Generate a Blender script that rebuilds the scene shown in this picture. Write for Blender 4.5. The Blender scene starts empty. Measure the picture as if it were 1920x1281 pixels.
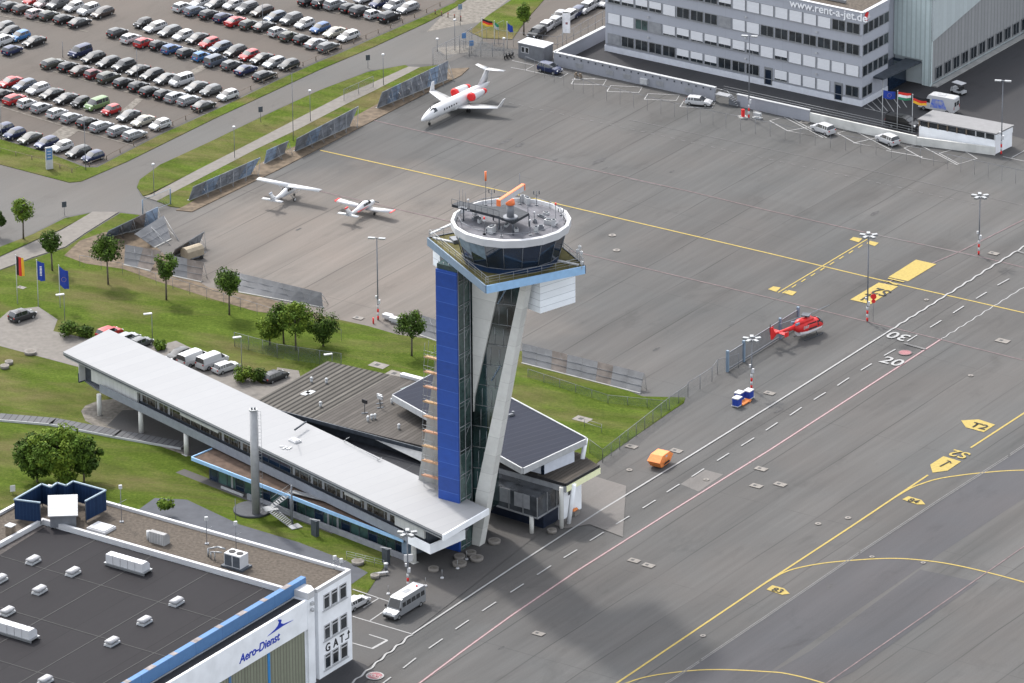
import bpy, bmesh, math, random
from mathutils import Vector, Matrix
random.seed(7)
rad = math.radians
SC = bpy.context.scene
COL = SC.collection
# ------------------------------------------------------------------ camera (206 mm aerial view, 835 m away, 22 degrees down)
FPX, TH, RO, DIST = 10998.0, rad(22.4215), rad(-0.4271), 835.0
FW = Vector((0, math.cos(TH), -math.sin(TH)))
_u = Vector((1, 0, 0)).cross(FW)
RT = Vector((1, 0, 0)) * math.cos(RO) + _u * math.sin(RO)
UP = -Vector((1, 0, 0)) * math.sin(RO) + _u * math.cos(RO)
CAM = -FW * DIST
cam = bpy.data.cameras.new('camera')
cam.sensor_width = 36.0
cam.lens = FPX / 1920 * 36.0
cam.clip_start = 10
cam.clip_end = 6000
camo = bpy.data.objects.new('camera', cam)
M3 = Matrix((RT, UP, -FW)).transposed()
camo.matrix_world = Matrix.Translation(CAM) @ M3.to_4x4()
COL.objects.link(camo)
SC.camera = camo
# ------------------------------------------------------------------ sky, sun, exposure
SUNV = Vector((-0.40, 0.755, 1.0)).normalized()     # towards the sun
elev = math.asin(SUNV.z)
azim = math.atan2(SUNV.x, SUNV.y)
w = bpy.data.worlds.new('World')
SC.world = w
w.use_nodes = True
nt = w.node_tree
sky = nt.nodes.new('ShaderNodeTexSky')
sky.sky_type = 'NISHITA'
sky.sun_disc = False
sky.sun_elevation = elev
sky.sun_rotation = azim
sky.air_density = 1.0
sky.dust_density = 2.5
sky.ozone_density = 0.6
bg = nt.nodes['Background']
hs = nt.nodes.new('ShaderNodeHueSaturation')      # thin high cloud takes most of the blue out of the sky
hs.inputs['Saturation'].default_value = 0.28
nt.links.new(sky.outputs[0], hs.inputs['Color'])
nt.links.new(hs.outputs[0], bg.inputs[0])
bg.inputs[1].default_value = 0.15
sl = bpy.data.lights.new('sun', 'SUN')
sl.energy = 1.2
sl.angle = rad(3.5)
sl.color = (1.0, 0.95, 0.88)
so = bpy.data.objects.new('sun', sl)
so.rotation_euler = SUNV.to_track_quat('Z', 'Y').to_euler()
COL.objects.link(so)
SC.view_settings.view_transform = 'Standard'
SC.view_settings.look = 'None'
SC.view_settings.exposure = 1.46
SC.view_settings.gamma = 1.0
# ------------------------------------------------------------------ helpers
A = Vector((math.cos(rad(55.73)), math.sin(rad(55.73)), 0))    # taxiway direction
B = Vector((math.sin(rad(55.73)), -math.cos(rad(55.73)), 0))   # across it
Zv = Vector((0, 0, 1))
def G(x, y, z=0.0):
    "world point at height z seen at photo coordinate x, y"
    r = FW * FPX + RT * (x - 960) - UP * (y - 640.5)
    return CAM + r * ((z - CAM.z) / r.z)
def PL(x, y, p0, n):
    r = FW * FPX + RT * (x - 960) - UP * (y - 640.5)
    return CAM + r * ((Vector(p0) - CAM).dot(n) / r.dot(n))
def HT(xb, yb, yt):
    g = G(xb, yb); lo, hi = 0.0, 90.0
    for _ in range(40):
        m = (lo + hi) / 2; d = g + Zv * m - CAM
        if 640.5 - FPX * d.dot(UP) / d.dot(FW) > yt: lo = m
        else: hi = m
    return m
def ang(v): return math.atan2(v.y, v.x)
def link(o, parent=None):
    COL.objects.link(o)
    if parent is not None: o.parent = parent
    return o
def tag(o, label, cat, group=None, kind=None):
    if label: o['label'] = label
    if cat: o['category'] = cat
    if group: o['group'] = group
    if kind: o['kind'] = kind
    return o
def empty(name, loc, rz=0.0, label=None, cat=None, group=None):
    o = bpy.data.objects.new(name, None)
    o.empty_display_size = 0.5
    o.location = loc; o.rotation_euler = (0, 0, rz)
    COL.objects.link(o)
    return tag(o, label, cat, group)
def copy_tree(o, parent=None):
    c = o.copy(); COL.objects.link(c); c.parent = parent
    for ch in list(o.children): copy_tree(ch, c)
    return c
class MB:
    "collects shapes, then links them as ONE mesh object"
    def __init__(s): s.v = []; s.f = []; s.m = []; s.sm = []
    def poly(s, pts, mi=0, sm=False):
        n = len(s.v); s.v += [tuple(p) for p in pts]; s.f.append(tuple(range(n, n + len(pts)))); s.m.append(mi); s.sm.append(sm)
        return s
    def box(s, c, d, rz=0.0, mi=0, fr=None):
        "c = centre of the bottom, d = sizes"
        c = Vector(c); ex, ey = Vector((math.cos(rz), math.sin(rz), 0)), Vector((-math.sin(rz), math.cos(rz), 0)); ez = Zv
        if fr: ex, ey, ez = fr
        n = len(s.v)
        for k in (0, 1):
            for (i, j) in ((-1, -1), (1, -1), (1, 1), (-1, 1)):
                s.v.append(tuple(c + ex * (i * d[0] / 2) + ey * (j * d[1] / 2) + ez * (k * d[2])))
        for q in ((3, 2, 1, 0), (4, 5, 6, 7), (0, 1, 5, 4), (1, 2, 6, 5), (2, 3, 7, 6), (3, 0, 4, 7)):
            s.f.append(tuple(n + i for i in q)); s.m.append(mi); s.sm.append(False)
        return s
    def prism(s, pts, dv, mi=0, mtop=None, mbot=None):
        "closed solid from polygon pts swept by dv"
        P = [Vector(p) for p in pts]; Q = [p + Vector(dv) for p in P]; n = len(s.v); k = len(P)
        s.v += [tuple(p) for p in P + Q]
        s.f.append(tuple(n + i for i in range(k))[::-1]); s.m.append(mi if mbot is None else mbot)
        s.f.append(tuple(n + k + i for i in range(k))); s.m.append(mi if mtop is None else mtop)
        for i in range(k):
            j = (i + 1) % k
            s.f.append((n + i, n + j, n + k + j, n + k + i)); s.m.append(mi)
        s.sm += [False] * (k + 2)
        return s
    def tube(s, p, q, r, r2=None, n=8, mi=0, cap=True, sm=True):
        p, q = Vector(p), Vector(q); r2 = r if r2 is None else r2
        d = (q - p).normalized(); a = d.orthogonal().normalized(); b = d.cross(a); m = len(s.v)
        for (c, rr) in ((p, r), (q, r2)):
            for i in range(n):
                t = 2 * math.pi * i / n
                s.v.append(tuple(c + (a * math.cos(t) + b * math.sin(t)) * rr))
        for i in range(n):
            j = (i + 1) % n
            s.f.append((m + i, m + j, m + n + j, m + n + i)); s.m.append(mi); s.sm.append(sm)
        if cap:
            s.f.append(tuple(m + i for i in range(n))[::-1]); s.m.append(mi); s.sm.append(False)
            s.f.append(tuple(m + n + i for i in range(n))); s.m.append(mi); s.sm.append(False)
        return s
    def path(s, pts, r, n=6, mi=0):
        for a, b in zip(pts[:-1], pts[1:]): s.tube(a, b, r, n=n, mi=mi)
        return s
    def loft(s, rings, mi=0, cap=True, sm=True):
        "rings: lists of equal length"
        m = len(s.v); k = len(rings[0])
        for r in rings: s.v += [tuple(p) for p in r]
        for a in range(len(rings) - 1):
            for i in range(k):
                j = (i + 1) % k
                s.f.append((m + a * k + i, m + a * k + j, m + (a + 1) * k + j, m + (a + 1) * k + i)); s.m.append(mi); s.sm.append(sm)
        if cap:
            s.f.append(tuple(m + i for i in range(k))[::-1]); s.m.append(mi); s.sm.append(False)
            b = m + (len(rings) - 1) * k
            s.f.append(tuple(b + i for i in range(k))); s.m.append(mi); s.sm.append(False)
        return s
    def blob(s, c, r, n=10, mi=0, sq=1.0):
        rings = []
        for i in range(1, n // 2 + 1):
            t = math.pi * i / (n // 2 + 1)
            rings.append([(c[0] + r * math.sin(t) * math.cos(2 * math.pi * k / n), c[1] + r * math.sin(t) * math.sin(2 * math.pi * k / n), c[2] + r * sq * math.cos(t)) for k in range(n)])
        return s.loft(rings, mi)
    def build(s, name, mats, parent=None, smooth=None):
        me = bpy.data.meshes.new(name)
        me.from_pydata(s.v, [], s.f)
        if not isinstance(mats, (list, tuple)): mats = [mats]
        for m in mats: me.materials.append(m)
        me.polygons.foreach_set('material_index', s.m)
        me.polygons.foreach_set('use_smooth', [bool(x) if smooth is None else smooth for x in s.sm])
        me.update()
        bm = bmesh.new(); bm.from_mesh(me); bmesh.ops.recalc_face_normals(bm, faces=bm.faces); bm.to_mesh(me); bm.free()
        return link(bpy.data.objects.new(name, me), parent)
def local(o, pts):
    "world points into the frame of an unparented empty"
    m = (Matrix.Translation(o.location) @ Matrix.Rotation(o.rotation_euler.z, 4, 'Z')).inverted()
    return [m @ Vector(p) for p in pts]
# ------------------------------------------------------------------ materials
def mat(name, col, rough=0.7, metal=0.0, var=0.12, scale=1.5, bump=0.0, spec=0.3, coat=0.0, detail=4.0, stain=None):
    m = bpy.data.materials.new(name); m.use_nodes = True
    n = m.node_tree.nodes; l = m.node_tree.links; b = n['Principled BSDF']
    b.inputs['Roughness'].default_value = rough; b.inputs['Metallic'].default_value = metal
    b.inputs['Specular IOR Level'].default_value = spec
    b.inputs['Coat Weight'].default_value = coat
    if var or bump or stain:
        tc = n.new('ShaderNodeTexCoord'); no = n.new('ShaderNodeTexNoise')
        no.inputs['Scale'].default_value = scale; no.inputs['Detail'].default_value = detail
        l.new(tc.outputs['Object'], no.inputs['Vector'])
        ra = n.new('ShaderNodeValToRGB')
        ra.color_ramp.elements[0].position = 0.32; ra.color_ramp.elements[1].position = 0.68
        lo = [c * (1 - var) for c in col[:3]]; hi = [min(1, c * (1 + var)) for c in col[:3]]
        if stain: lo = list(stain)
        ra.color_ramp.elements[0].color = (*lo, 1); ra.color_ramp.elements[1].color = (*hi, 1)
        l.new(no.outputs['Fac'], ra.inputs['Fac']); l.new(ra.outputs['Color'], b.inputs['Base Color'])
        if bump:
            bu = n.new('ShaderNodeBump'); bu.inputs['Strength'].default_value = bump; bu.inputs['Distance'].default_value = 0.05
            n2 = n.new('ShaderNodeTexNoise'); n2.inputs['Scale'].default_value = scale * 6; n2.inputs['Detail'].default_value = 3
            l.new(tc.outputs['Object'], n2.inputs['Vector']); l.new(n2.outputs['Fac'], bu.inputs['Height']); l.new(bu.outputs['Normal'], b.inputs['Normal'])
    else:
        b.inputs['Base Color'].default_value = (*col[:3], 1)
    return m
class NB:
    "small node-building helper"
    def __init__(s, name, rough=0.85, spec=0.3):
        s.m = bpy.data.materials.new(name); s.m.use_nodes = True
        s.n = s.m.node_tree.nodes; s.l = s.m.node_tree.links; s.b = s.n['Principled BSDF']
        s.b.inputs['Roughness'].default_value = rough; s.b.inputs['Specular IOR Level'].default_value = spec
        s.tc = s.n.new('ShaderNodeTexCoord').outputs['Object']
    def map(s, rz=0, sc=(1, 1, 1), loc=(0, 0, 0)):
        q = s.n.new('ShaderNodeMapping'); q.inputs['Rotation'].default_value = (0, 0, rz); q.inputs['Location'].default_value = loc
        q.inputs['Scale'].default_value = (1, 1, 1)
        s.l.new(s.tc, q.inputs['Vector'])
        q2 = s.n.new('ShaderNodeMapping'); q2.inputs['Scale'].default_value = sc; s.l.new(q.outputs[0], q2.inputs['Vector'])
        return q2.outputs[0]
    def noise(s, v, scale=1, detail=4, rough=0.55, dist=0):
        q = s.n.new('ShaderNodeTexNoise'); q.inputs['Scale'].default_value = scale; q.inputs['Detail'].default_value = detail
        q.inputs['Roughness'].default_value = rough; q.inputs['Distortion'].default_value = dist; s.l.new(v, q.inputs['Vector']); return q.outputs['Fac']
    def ramp(s, f, stops):
        q = s.n.new('ShaderNodeValToRGB'); e = q.color_ramp.elements
        while len(e) > 1: e.remove(e[-1])
        for i, (p, c) in enumerate(stops):
            c = (c, c, c) if isinstance(c, (int, float)) else c
            if i == 0: e[0].position = p; k = e[0]
            else: k = e.new(p)
            k.color = (*c, 1)
        s.l.new(f, q.inputs['Fac']); return q.outputs['Color']
    def mix(s, a, b, f, mode='MIX'):
        q = s.n.new('ShaderNodeMix'); q.data_type = 'RGBA'; q.blend_type = mode
        for k, val in ((0, f), (6, a), (7, b)):
            sock = q.inputs[k]
            if isinstance(val, (int, float)): sock.default_value = val if k == 0 else (val, val, val, 1)
            elif isinstance(val, tuple): sock.default_value = (*val, 1)
            else: s.l.new(val, sock)
        return q.outputs[2]
    def math(s, op, a, b=0.0, c=0.0):
        q = s.n.new('ShaderNodeMath'); q.operation = op
        for i, v in enumerate((a, b, c)):
            if isinstance(v, (int, float)): q.inputs[i].default_value = v
            else: s.l.new(v, q.inputs[i])
        return q.outputs[0]
    def sep(s, v):
        q = s.n.new('ShaderNodeSeparateXYZ'); s.l.new(v, q.inputs[0]); return q.outputs
    def bump(s, h, st=0.3, d=0.05):
        q = s.n.new('ShaderNodeBump'); q.inputs['Strength'].default_value = st; q.inputs['Distance'].default_value = d
        s.l.new(h, q.inputs['Height']); s.l.new(q.outputs['Normal'], s.b.inputs['Normal'])
    def done(s, c): s.l.new(c, s.b.inputs['Base Color']); return s.m
AZ = rad(55.73)
def paving(name, base, warm=None, streak=0.16, seams=0.0, seamw=7.0):
    q = NB(name, 0.92, 0.08)
    v1 = q.map(-AZ, (0.010, 0.16, 1)); v2 = q.map(-AZ, (0.06, 1.1, 1)); v3 = q.map(0, (1, 1, 1))
    big = q.ramp(q.noise(v3, 0.016, 3, 0.5), [(0.35, tuple(c * 0.9 for c in base)), (0.5, base), (0.66, tuple(c * 1.1 for c in base))])
    if warm:
        sx, sy = q.sep(q.tc)[0:2]
        # worn, paler concrete in the middle of the apron
        dx = q.math('MULTIPLY', q.math('ADD', sx, -warm[0]), 1 / warm[2]); dy = q.math('MULTIPLY', q.math('ADD', sy, -warm[1]), 1 / warm[3])
        d = q.math('SQRT', q.math('ADD', q.math('MULTIPLY', dx, dx), q.math('MULTIPLY', dy, dy)))
        d = q.math('ADD', d, q.math('MULTIPLY', q.math('ADD', q.noise(v3, 0.05, 3), -0.5), 0.9))
        f = q.ramp(d, [(0.55, 0.95), (1.15, 0.0)])
        big = q.mix(big, warm[4], f)
    s1 = q.ramp(q.noise(v1, 1, 5, 0.6), [(0.34, 1 - streak), (0.5, 1.0), (0.7, 1 + streak * 0.6)])
    c = q.mix(big, s1, 1.0, 'MULTIPLY')
    s2 = q.ramp(q.noise(v2, 1, 4, 0.6), [(0.3, 1 - streak * 0.5), (0.7, 1 + streak * 0.4)])
    c = q.mix(c, s2, 1.0, 'MULTIPLY')
    tint = q.ramp(q.noise(q.map(0, (1, 1, 1), (31, 7, 0)), 0.035, 4, 0.6), [(0.38, (0.98, 0.99, 0.995)), (0.62, (1.035, 1.0, 0.98))])
    c = q.mix(c, tint, 1.0, 'MULTIPLY')
    s3 = q.ramp(q.noise(v3, 5.0, 4, 0.7), [(0.3, 0.93), (0.7, 1.06)])
    c = q.mix(c, s3, 1.0, 'MULTIPLY')
    blot = q.ramp(q.noise(q.map(-AZ, (0.5, 1, 1), (3, 9, 0)), 0.16, 5, 0.7, 0.6), [(0.56, 1.0), (0.74, 0.82)])
    c = q.mix(c, blot, 1.0, 'MULTIPLY')
    if seams:
        y = q.sep(q.map(-AZ))[1]
        y = q.math('ADD', y, q.math('MULTIPLY', q.noise(v3, 0.03, 2), 1.2))
        t = q.math('PINGPONG', y, seamw / 2)
        wn = q.n.new('ShaderNodeTexWhiteNoise'); wn.noise_dimensions = '2D'
        cb = q.n.new('ShaderNodeCombineXYZ'); q.l.new(q.math('FLOOR', q.math('DIVIDE', y, seamw)), cb.inputs[0]); q.l.new(q.math('FLOOR', q.math('DIVIDE', q.sep(q.map(-AZ))[0], 34.0)), cb.inputs[1]); q.l.new(cb.outputs[0], wn.inputs['Vector'])
        c = q.mix(c, q.ramp(wn.outputs['Value'], [(0, 0.955), (1, 1.045)]), 1.0, 'MULTIPLY')
        ln = q.math('LESS_THAN', t, 0.10)
        vis = q.ramp(q.noise(q.map(-AZ, (0.03, 0.25, 1)), 1, 3), [(0.38, 0.0), (0.58, 1.0)])
        ln = q.math('MULTIPLY', ln, q.math('MULTIPLY', vis, seams))
        c = q.mix(c, tuple(x * 0.35 for x in base), ln)
        x = q.sep(q.map(-AZ))[0]
        t = q.math('PINGPONG', q.math('ADD', x, q.math('MULTIPLY', q.noise(v3, 0.05, 2), 1.0)), 14.0)
        ln = q.math('MULTIPLY', q.math('LESS_THAN', t, 0.08), q.math('MULTIPLY', vis, seams * 0.6))
        c = q.mix(c, tuple(x * 0.45 for x in base), ln)
    q.bump(q.noise(v3, 12, 3), 0.25, 0.02)
    return q.done(c)
def grass_mat(name, dry=0.35, shift=0):
    q = NB(name, 0.97, 0.02)
    v = q.map(0, (1, 1, 1), (shift, shift * 2, 0)); vs = q.map(rad(20), (0.35, 1, 1), (shift, 0, 0))
    g = q.ramp(q.noise(v, 2.2, 5, 0.7), [(0.3, (0.042, 0.068, 0.011)), (0.55, (0.068, 0.097, 0.016)), (0.75, (0.098, 0.124, 0.025))])
    d = q.ramp(q.noise(v, 3.0, 4), [(0.3, (0.095, 0.082, 0.036)), (0.7, (0.13, 0.112, 0.055))])
    f = q.ramp(q.noise(vs, 0.11, 5, 0.65, 0.5), [(0.5 - dry * 0.1, 0.0), (0.72 - dry * 0.1, dry * 1.6)])
    c = q.mix(g, d, f)
    l = q.ramp(q.noise(vs, 0.35, 4, 0.6), [(0.3, 0.78), (0.7, 1.25)])
    c = q.mix(c, l, 1.0, 'MULTIPLY')
    q.bump(q.noise(v, 7, 4, 0.8), 0.8, 0.12)
    return q.done(c)
def stripe_mat(name, c1, c2, ang_, period, duty=0.15, rough=0.6, var=0.12, axis=0, metal=0.0, bump=0.0, spec=0.12, wide=None):
    "boards or seams: lines across a direction in the object's own space"
    q = NB(name, rough, spec); q.b.inputs['Metallic'].default_value = metal
    co = q.sep(q.map(-ang_))[axis]
    t = q.math('FRACT', q.math('DIVIDE', co, period))
    ln = q.math('LESS_THAN', t, duty)
    idx = q.math('FLOOR', q.math('DIVIDE', co, period))
    wn = q.n.new('ShaderNodeTexWhiteNoise'); wn.noise_dimensions = '1D'; q.l.new(idx, wn.inputs['W'])
    per = q.ramp(wn.outputs['Value'], [(0, 1 - var), (1, 1 + var)])
    c = q.mix(c1, per, 1.0, 'MULTIPLY')
    n = q.ramp(q.noise(q.map(-ang_, (0.3, 1, 1) if axis else (1, 0.3, 1)), 1.3, 5, 0.7), [(0.3, 1 - var), (0.7, 1 + var)])
    c = q.mix(c, n, 1.0, 'MULTIPLY')
    c = q.mix(c, c2, ln)
    if bump: q.bump(q.math('SUBTRACT', 1.0, ln), bump, 0.04)
    return q.done(c)
def glass(name, col=(0.03, 0.05, 0.06), rough=0.08, var=0.5, scale=0.6):
    m = mat(name, col, rough, 0.0, var, scale, spec=0.9)
    return m
M = {}
M['white'] = mat('white_paint', (0.5, 0.505, 0.52), 0.45, var=0.05, scale=0.8)
M['white_wall'] = mat('white_render', (0.84, 0.86, 0.89), 0.8, var=0.07, scale=0.5, bump=0.1)
M['offwhite'] = mat('offwhite_metal', (0.42, 0.43, 0.44), 0.5, var=0.08)
M['grey'] = mat('grey_metal', (0.30, 0.31, 0.33), 0.5, 0.3, var=0.12)
M['midgrey'] = mat('mid_grey_metal', (0.17, 0.18, 0.20), 0.5, 0.3, var=0.12)
M['darkgrey'] = mat('dark_grey_metal', (0.06, 0.07, 0.085), 0.55, 0.2, var=0.2)
M['black'] = mat('black_rubber', (0.02, 0.02, 0.022), 0.7, var=0.2)
M['galv'] = mat('galvanised_steel', (0.28, 0.29, 0.3), 0.45, 0.5, var=0.12, scale=4)
M['glass'] = glass('dark_glass', (0.018, 0.024, 0.03))
M['glass_green'] = glass('green_glass', (0.035, 0.07, 0.065), 0.12, 0.7, 0.35)
M['glass_navy'] = glass('navy_glass', (0.010, 0.020, 0.040), 0.06, 0.5, 0.3)
M['car_glass'] = glass('car_glass', (0.02, 0.023, 0.027), 0.05, 0.2, 1.0)
M['blue_panel'] = stripe_mat('blue_facade_panel', (0.016, 0.058, 0.27), (0.05, 0.12, 0.42), 0, 2.05, 0.035, 0.45, 0.11, 2, spec=0.35)
M['light_blue'] = mat('light_blue_metal', (0.3, 0.5, 0.74), 0.5, var=0.07)
M['beam_blue'] = mat('blue_beam_paint', (0.09, 0.19, 0.37), 0.5, var=0.08, scale=0.6)
M['steel_blue'] = mat('steel_blue_metal', (0.17, 0.23, 0.3), 0.5, var=0.08)
M['navy'] = stripe_mat('navy_cladding', (0.012, 0.028, 0.07), (0.02, 0.045, 0.10), 0, 0.45, 0.12, 0.5, 0.1, 0)
M['concrete'] = mat('fair_faced_concrete', (0.58, 0.58, 0.555), 0.85, var=0.16, scale=0.45, bump=0.2, detail=8)
M['pale_conc'] = mat('pale_concrete', (0.3, 0.3, 0.29), 0.85, var=0.12, scale=0.8, bump=0.2)
M['red'] = mat('red_paint', (0.62, 0.03, 0.03), 0.4, var=0.06)
M['orange'] = mat('orange_paint', (0.80, 0.20, 0.07), 0.5, var=0.08)
M['skip_orange'] = mat('orange_skip_paint', (0.78, 0.25, 0.07), 0.55, var=0.12, scale=3)
M['yellow'] = mat('yellow_marking', (0.33, 0.25, 0.068), 0.8, var=0.12, scale=3)
M['mark_white'] = mat('white_marking', (0.30, 0.30, 0.30), 0.8, var=0.12, scale=3)
M['mark_worn'] = mat('worn_white_marking', (0.14, 0.137, 0.137), 0.85, var=0.18, scale=2)
M['mark_pink'] = mat('worn_pink_marking', (0.14, 0.105, 0.108), 0.85, var=0.25, scale=1.2)
M['mark_red'] = mat('red_marking', (0.26, 0.115, 0.125), 0.8, var=0.2, scale=1.5)
M['mark_black'] = mat('black_marking', (0.02, 0.02, 0.02), 0.8, var=0.2)
M['patch_dark'] = paving('dark_asphalt_patch', (0.079, 0.079, 0.084), streak=0.1)
M['patch_light'] = paving('light_concrete_patch', (0.150, 0.143, 0.138), streak=0.08)
M['conc_slab'] = mat('concrete_slab', (0.2, 0.185, 0.17), 0.9, var=0.15, scale=2)
M['bark'] = mat('bark', (0.10, 0.085, 0.07), 0.95, var=0.3, scale=5, bump=0.4)
M['dirt'] = mat('bare_earth', (0.115, 0.088, 0.062), 0.95, var=0.35, scale=0.9, bump=0.5, detail=8)
M['gravel'] = mat('pale_gravel', (0.15, 0.137, 0.12), 0.95, var=0.3, scale=1.6, bump=0.6, detail=10)
M['roofgravel'] = mat('roof_gravel', (0.082, 0.068, 0.055), 0.95, var=0.30, scale=2.4, bump=0.8, detail=12)
M['wood'] = mat('weathered_wood', (0.16, 0.13, 0.10), 0.9, var=0.25, scale=3)
for k, (c, v) in {'leaf_dark': ((.034,.062,.012), 0.35), 'leaf_mid': ((.070,.120,.018), 0.35), 'leaf_light': ((.125,.180,.024), 0.3)}.items():
    M[k] = mat(k + '_foliage', c, 0.75, var=v, scale=0.9, spec=0.08)
# ------------------------------------------------------------------ ground sheets
def sheet(name, pts, z, m, mat_pts=None, kind='structure', label=None, curb=0.0):
    P = [G(x, y) for x, y in pts]
    bm = bmesh.new(); vs = [bm.verts.new((p.x, p.y, z)) for p in P]
    f = bm.faces.new(vs)
    bmesh.ops.triangulate(bm, faces=[f])
    for fc in bm.faces:
        if fc.normal.z < 0: fc.normal_flip()
    if curb:
        r = bmesh.ops.extrude_face_region(bm, geom=list(bm.faces))
        for v in [e for e in r['geom'] if isinstance(e, bmesh.types.BMVert)]: v.co.z = z - curb
        bmesh.ops.recalc_face_normals(bm, faces=bm.faces)
    me = bpy.data.meshes.new(name); bm.to_mesh(me); bm.free(); me.materials.append(m)
    o = link(bpy.data.objects.new(name, me)); o['kind'] = kind
    if label: o['label'] = label
    return o
apron_warm = G(640, 500)
M['apron'] = paving('apron_asphalt', (0.094, 0.0935, 0.0925), (apron_warm.x, apron_warm.y, 38, 48, (0.152, 0.138, 0.126)), 0.15, 0.5, 7.5)
M['carpark'] = paving('car_park_asphalt', (0.112, 0.101, 0.092), None, 0.06)
M['road'] = paving('road_asphalt', (0.115, 0.112, 0.108), None, 0.06)
M['pathm'] = mat('pale_paving', (0.155, 0.143, 0.130), 0.9, var=0.1, scale=1.2)
M['plaza'] = paving('plaza_paving', (0.096, 0.094, 0.093), None, 0.05)
M['darkroad'] = paving('dark_road_asphalt', (0.055, 0.056, 0.060), None, 0.05)
M['grass'] = grass_mat('lawn_grass', 0.55)
M['grass2'] = grass_mat('verge_grass', 0.65, 13)
M['kerb'] = mat('kerb_stone', (0.42, 0.40, 0.36), 0.9, var=0.12, scale=2)
g = MB(); g.poly([(-700, -350, 0), (700, -350, 0), (900, 1800, 0), (-900, 1800, 0)])
o = g.build('apron_ground', M['apron']); o['kind'] = 'structure'
sheet('car_park_surface', [(-300, -200), (980, -200), (900, -45), (852, 4), (800, 27), (700, 70), (640, 96), (600, 112), (520, 148), (420, 196), (300, 250), (230, 286), (180, 312), (165, 312), (90, 284), (0, 258), (-200, 205)], 0.010, M['carpark'])
sheet('road', [(-300, 230), (0, 300), (130, 334), (152, 332), (240, 290), (400, 204), (600, 117), (700, 76), (800, 29), (850, 6), (930, -40), (1010, -100), (1080, -100), (960, 0), (915, 30), (880, 60), (905, 72), (885, 100), (862, 108), (832, 121), (780, 121), (760, 122), (690, 134), (600, 169), (500, 214), (400, 263), (300, 309), (262, 337), (256, 352), (264, 370), (300, 386), (320, 390), (262, 403), (228, 398), (178, 397), (120, 407), (60, 439), (0, 467), (-300, 600)], 0.016, M['road'])
sheet('verge_grass_by_car_park', [(-300, 195), (0, 262), (90, 288), (160, 315), (182, 315), (230, 290), (300, 254), (420, 200), (520, 152), (600, 116), (640, 100), (700, 73), (800, 30), (852, 6), (905, -40), (935, -40), (853, 15), (800, 43), (700, 89), (600, 131), (400, 224), (240, 303), (152, 341), (130, 343), (0, 309), (-300, 240)], 0.10, M['grass2'], curb=0.1)
sheet('grass_strip_by_road', [(257, 352), (262, 338), (300, 310), (400, 264), (500, 216), (600, 170), (690, 136), (760, 123), (766, 126), (690, 160), (640, 181), (555, 225), (480, 264), (370, 320), (285, 365), (268, 368)], 0.10, M['grass2'], curb=0.1)
sheet('footpath', [(766, 126), (690, 160), (640, 181), (555, 225), (480, 264), (370, 320), (285, 365), (270, 370), (294, 378), (390, 328), (480, 281), (560, 243), (650, 196), (700, 172), (788, 127)], 0.11, M['pathm'], curb=0.1)
sheet('grass_strip_by_barriers', [(788, 127), (700, 172), (650, 196), (560, 243), (480, 281), (390, 328), (294, 378), (320, 388), (352, 392), (440, 345), (505, 315), (560, 286), (655, 240), (705, 212), (760, 185), (850, 138), (830, 122)], 0.09, M['grass2'], curb=0.09)
sheet('bare_earth_strip', [(352, 384), (400, 352), (470, 318), (500, 300), (560, 272), (580, 262), (660, 222), (715, 192), (760, 170), (842, 130), (880, 128), (865, 142), (740, 206), (640, 258), (520, 320), (470, 344), (360, 398), (330, 395)], 0.10, M['dirt'], curb=0.1)
sheet('footpath_to_tower', [(-200, 600), (0, 484), (70, 452), (112, 435), (174, 398), (222, 399), (160, 438), (122, 464), (60, 484), (0, 507), (-200, 640)], 0.11, M['pathm'], curb=0.1)
sheet('grass_strip_by_footpath', [(-200, 590), (0, 464), (60, 441), (122, 410), (172, 400), (110, 433), (68, 450), (0, 481), (-200, 592)], 0.09, M['grass2'], curb=0.09)
sheet('lawn', [(-300, 640), (0, 508), (60, 486), (124, 465), (162, 439), (226, 400), (262, 404), (205, 438), (190, 452), (236, 498), (300, 520), (390, 543), (450, 545), (600, 592), (690, 612), (745, 628), (985, 660), (1205, 744), (1285, 746), (1282, 756), (1262, 769), (1122, 866), (1085, 905), (1000, 930), (900, 960), (800, 985), (735, 1040), (690, 1110), (500, 1300), (-300, 1300)], 0.06, M['grass'], curb=0.06)
sheet('bare_earth_by_barriers', [(150, 452), (196, 436), (262, 438), (300, 470), (330, 500), (390, 540), (500, 560), (600, 590), (598, 600), (480, 585), (400, 562), (300, 530), (230, 505), (160, 495), (120, 480)], 0.075, M['dirt'])
sheet('driveway', [(-200, 560), (0, 598), (18, 583), (72, 576), (108, 600), (100, 622), (190, 641), (236, 632), (300, 648), (330, 640), (455, 700), (492, 722), (512, 715), (520, 690), (560, 696), (565, 715), (520, 780), (400, 730), (150, 690), (0, 650), (-200, 615)], 0.085, M['pathm'])
sheet('gravel_bed', [(152, 772), (160, 762), (185, 752), (230, 748), (330, 790), (440, 830), (425, 872), (352, 856), (300, 838), (250, 826), (190, 806), (160, 790)], 0.085, M['gravel'])
sheet('paving_under_building', [(200, 800), (230, 770), (330, 770), (520, 860), (480, 900), (330, 845)], 0.095, M['plaza'])
sheet('slate_path', [(290, 935), (350, 938), (450, 985), (560, 1018), (650, 1053), (690, 1075), (640, 1110), (200, 1000)], 0.085, mat('slate_blue_paving', (.066, .071, .084), .85, var=.1, scale=.8))
sheet('tower_plaza', [(690, 1112), (740, 1040), (800, 985), (600, 920), (640, 860), (820, 880), (930, 905), (1062, 905), (1110, 895), (1108, 925), (770, 1190), (640, 1290), (560, 1290)], 0.065, M['plaza'])
sheet('light_concrete_area', [(1085, 905), (1112, 893), (1174, 912), (1168, 1003), (1168, 1008), (1105, 984), (1060, 992), (1040, 985)], 0.078, M['patch_light'])
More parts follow.
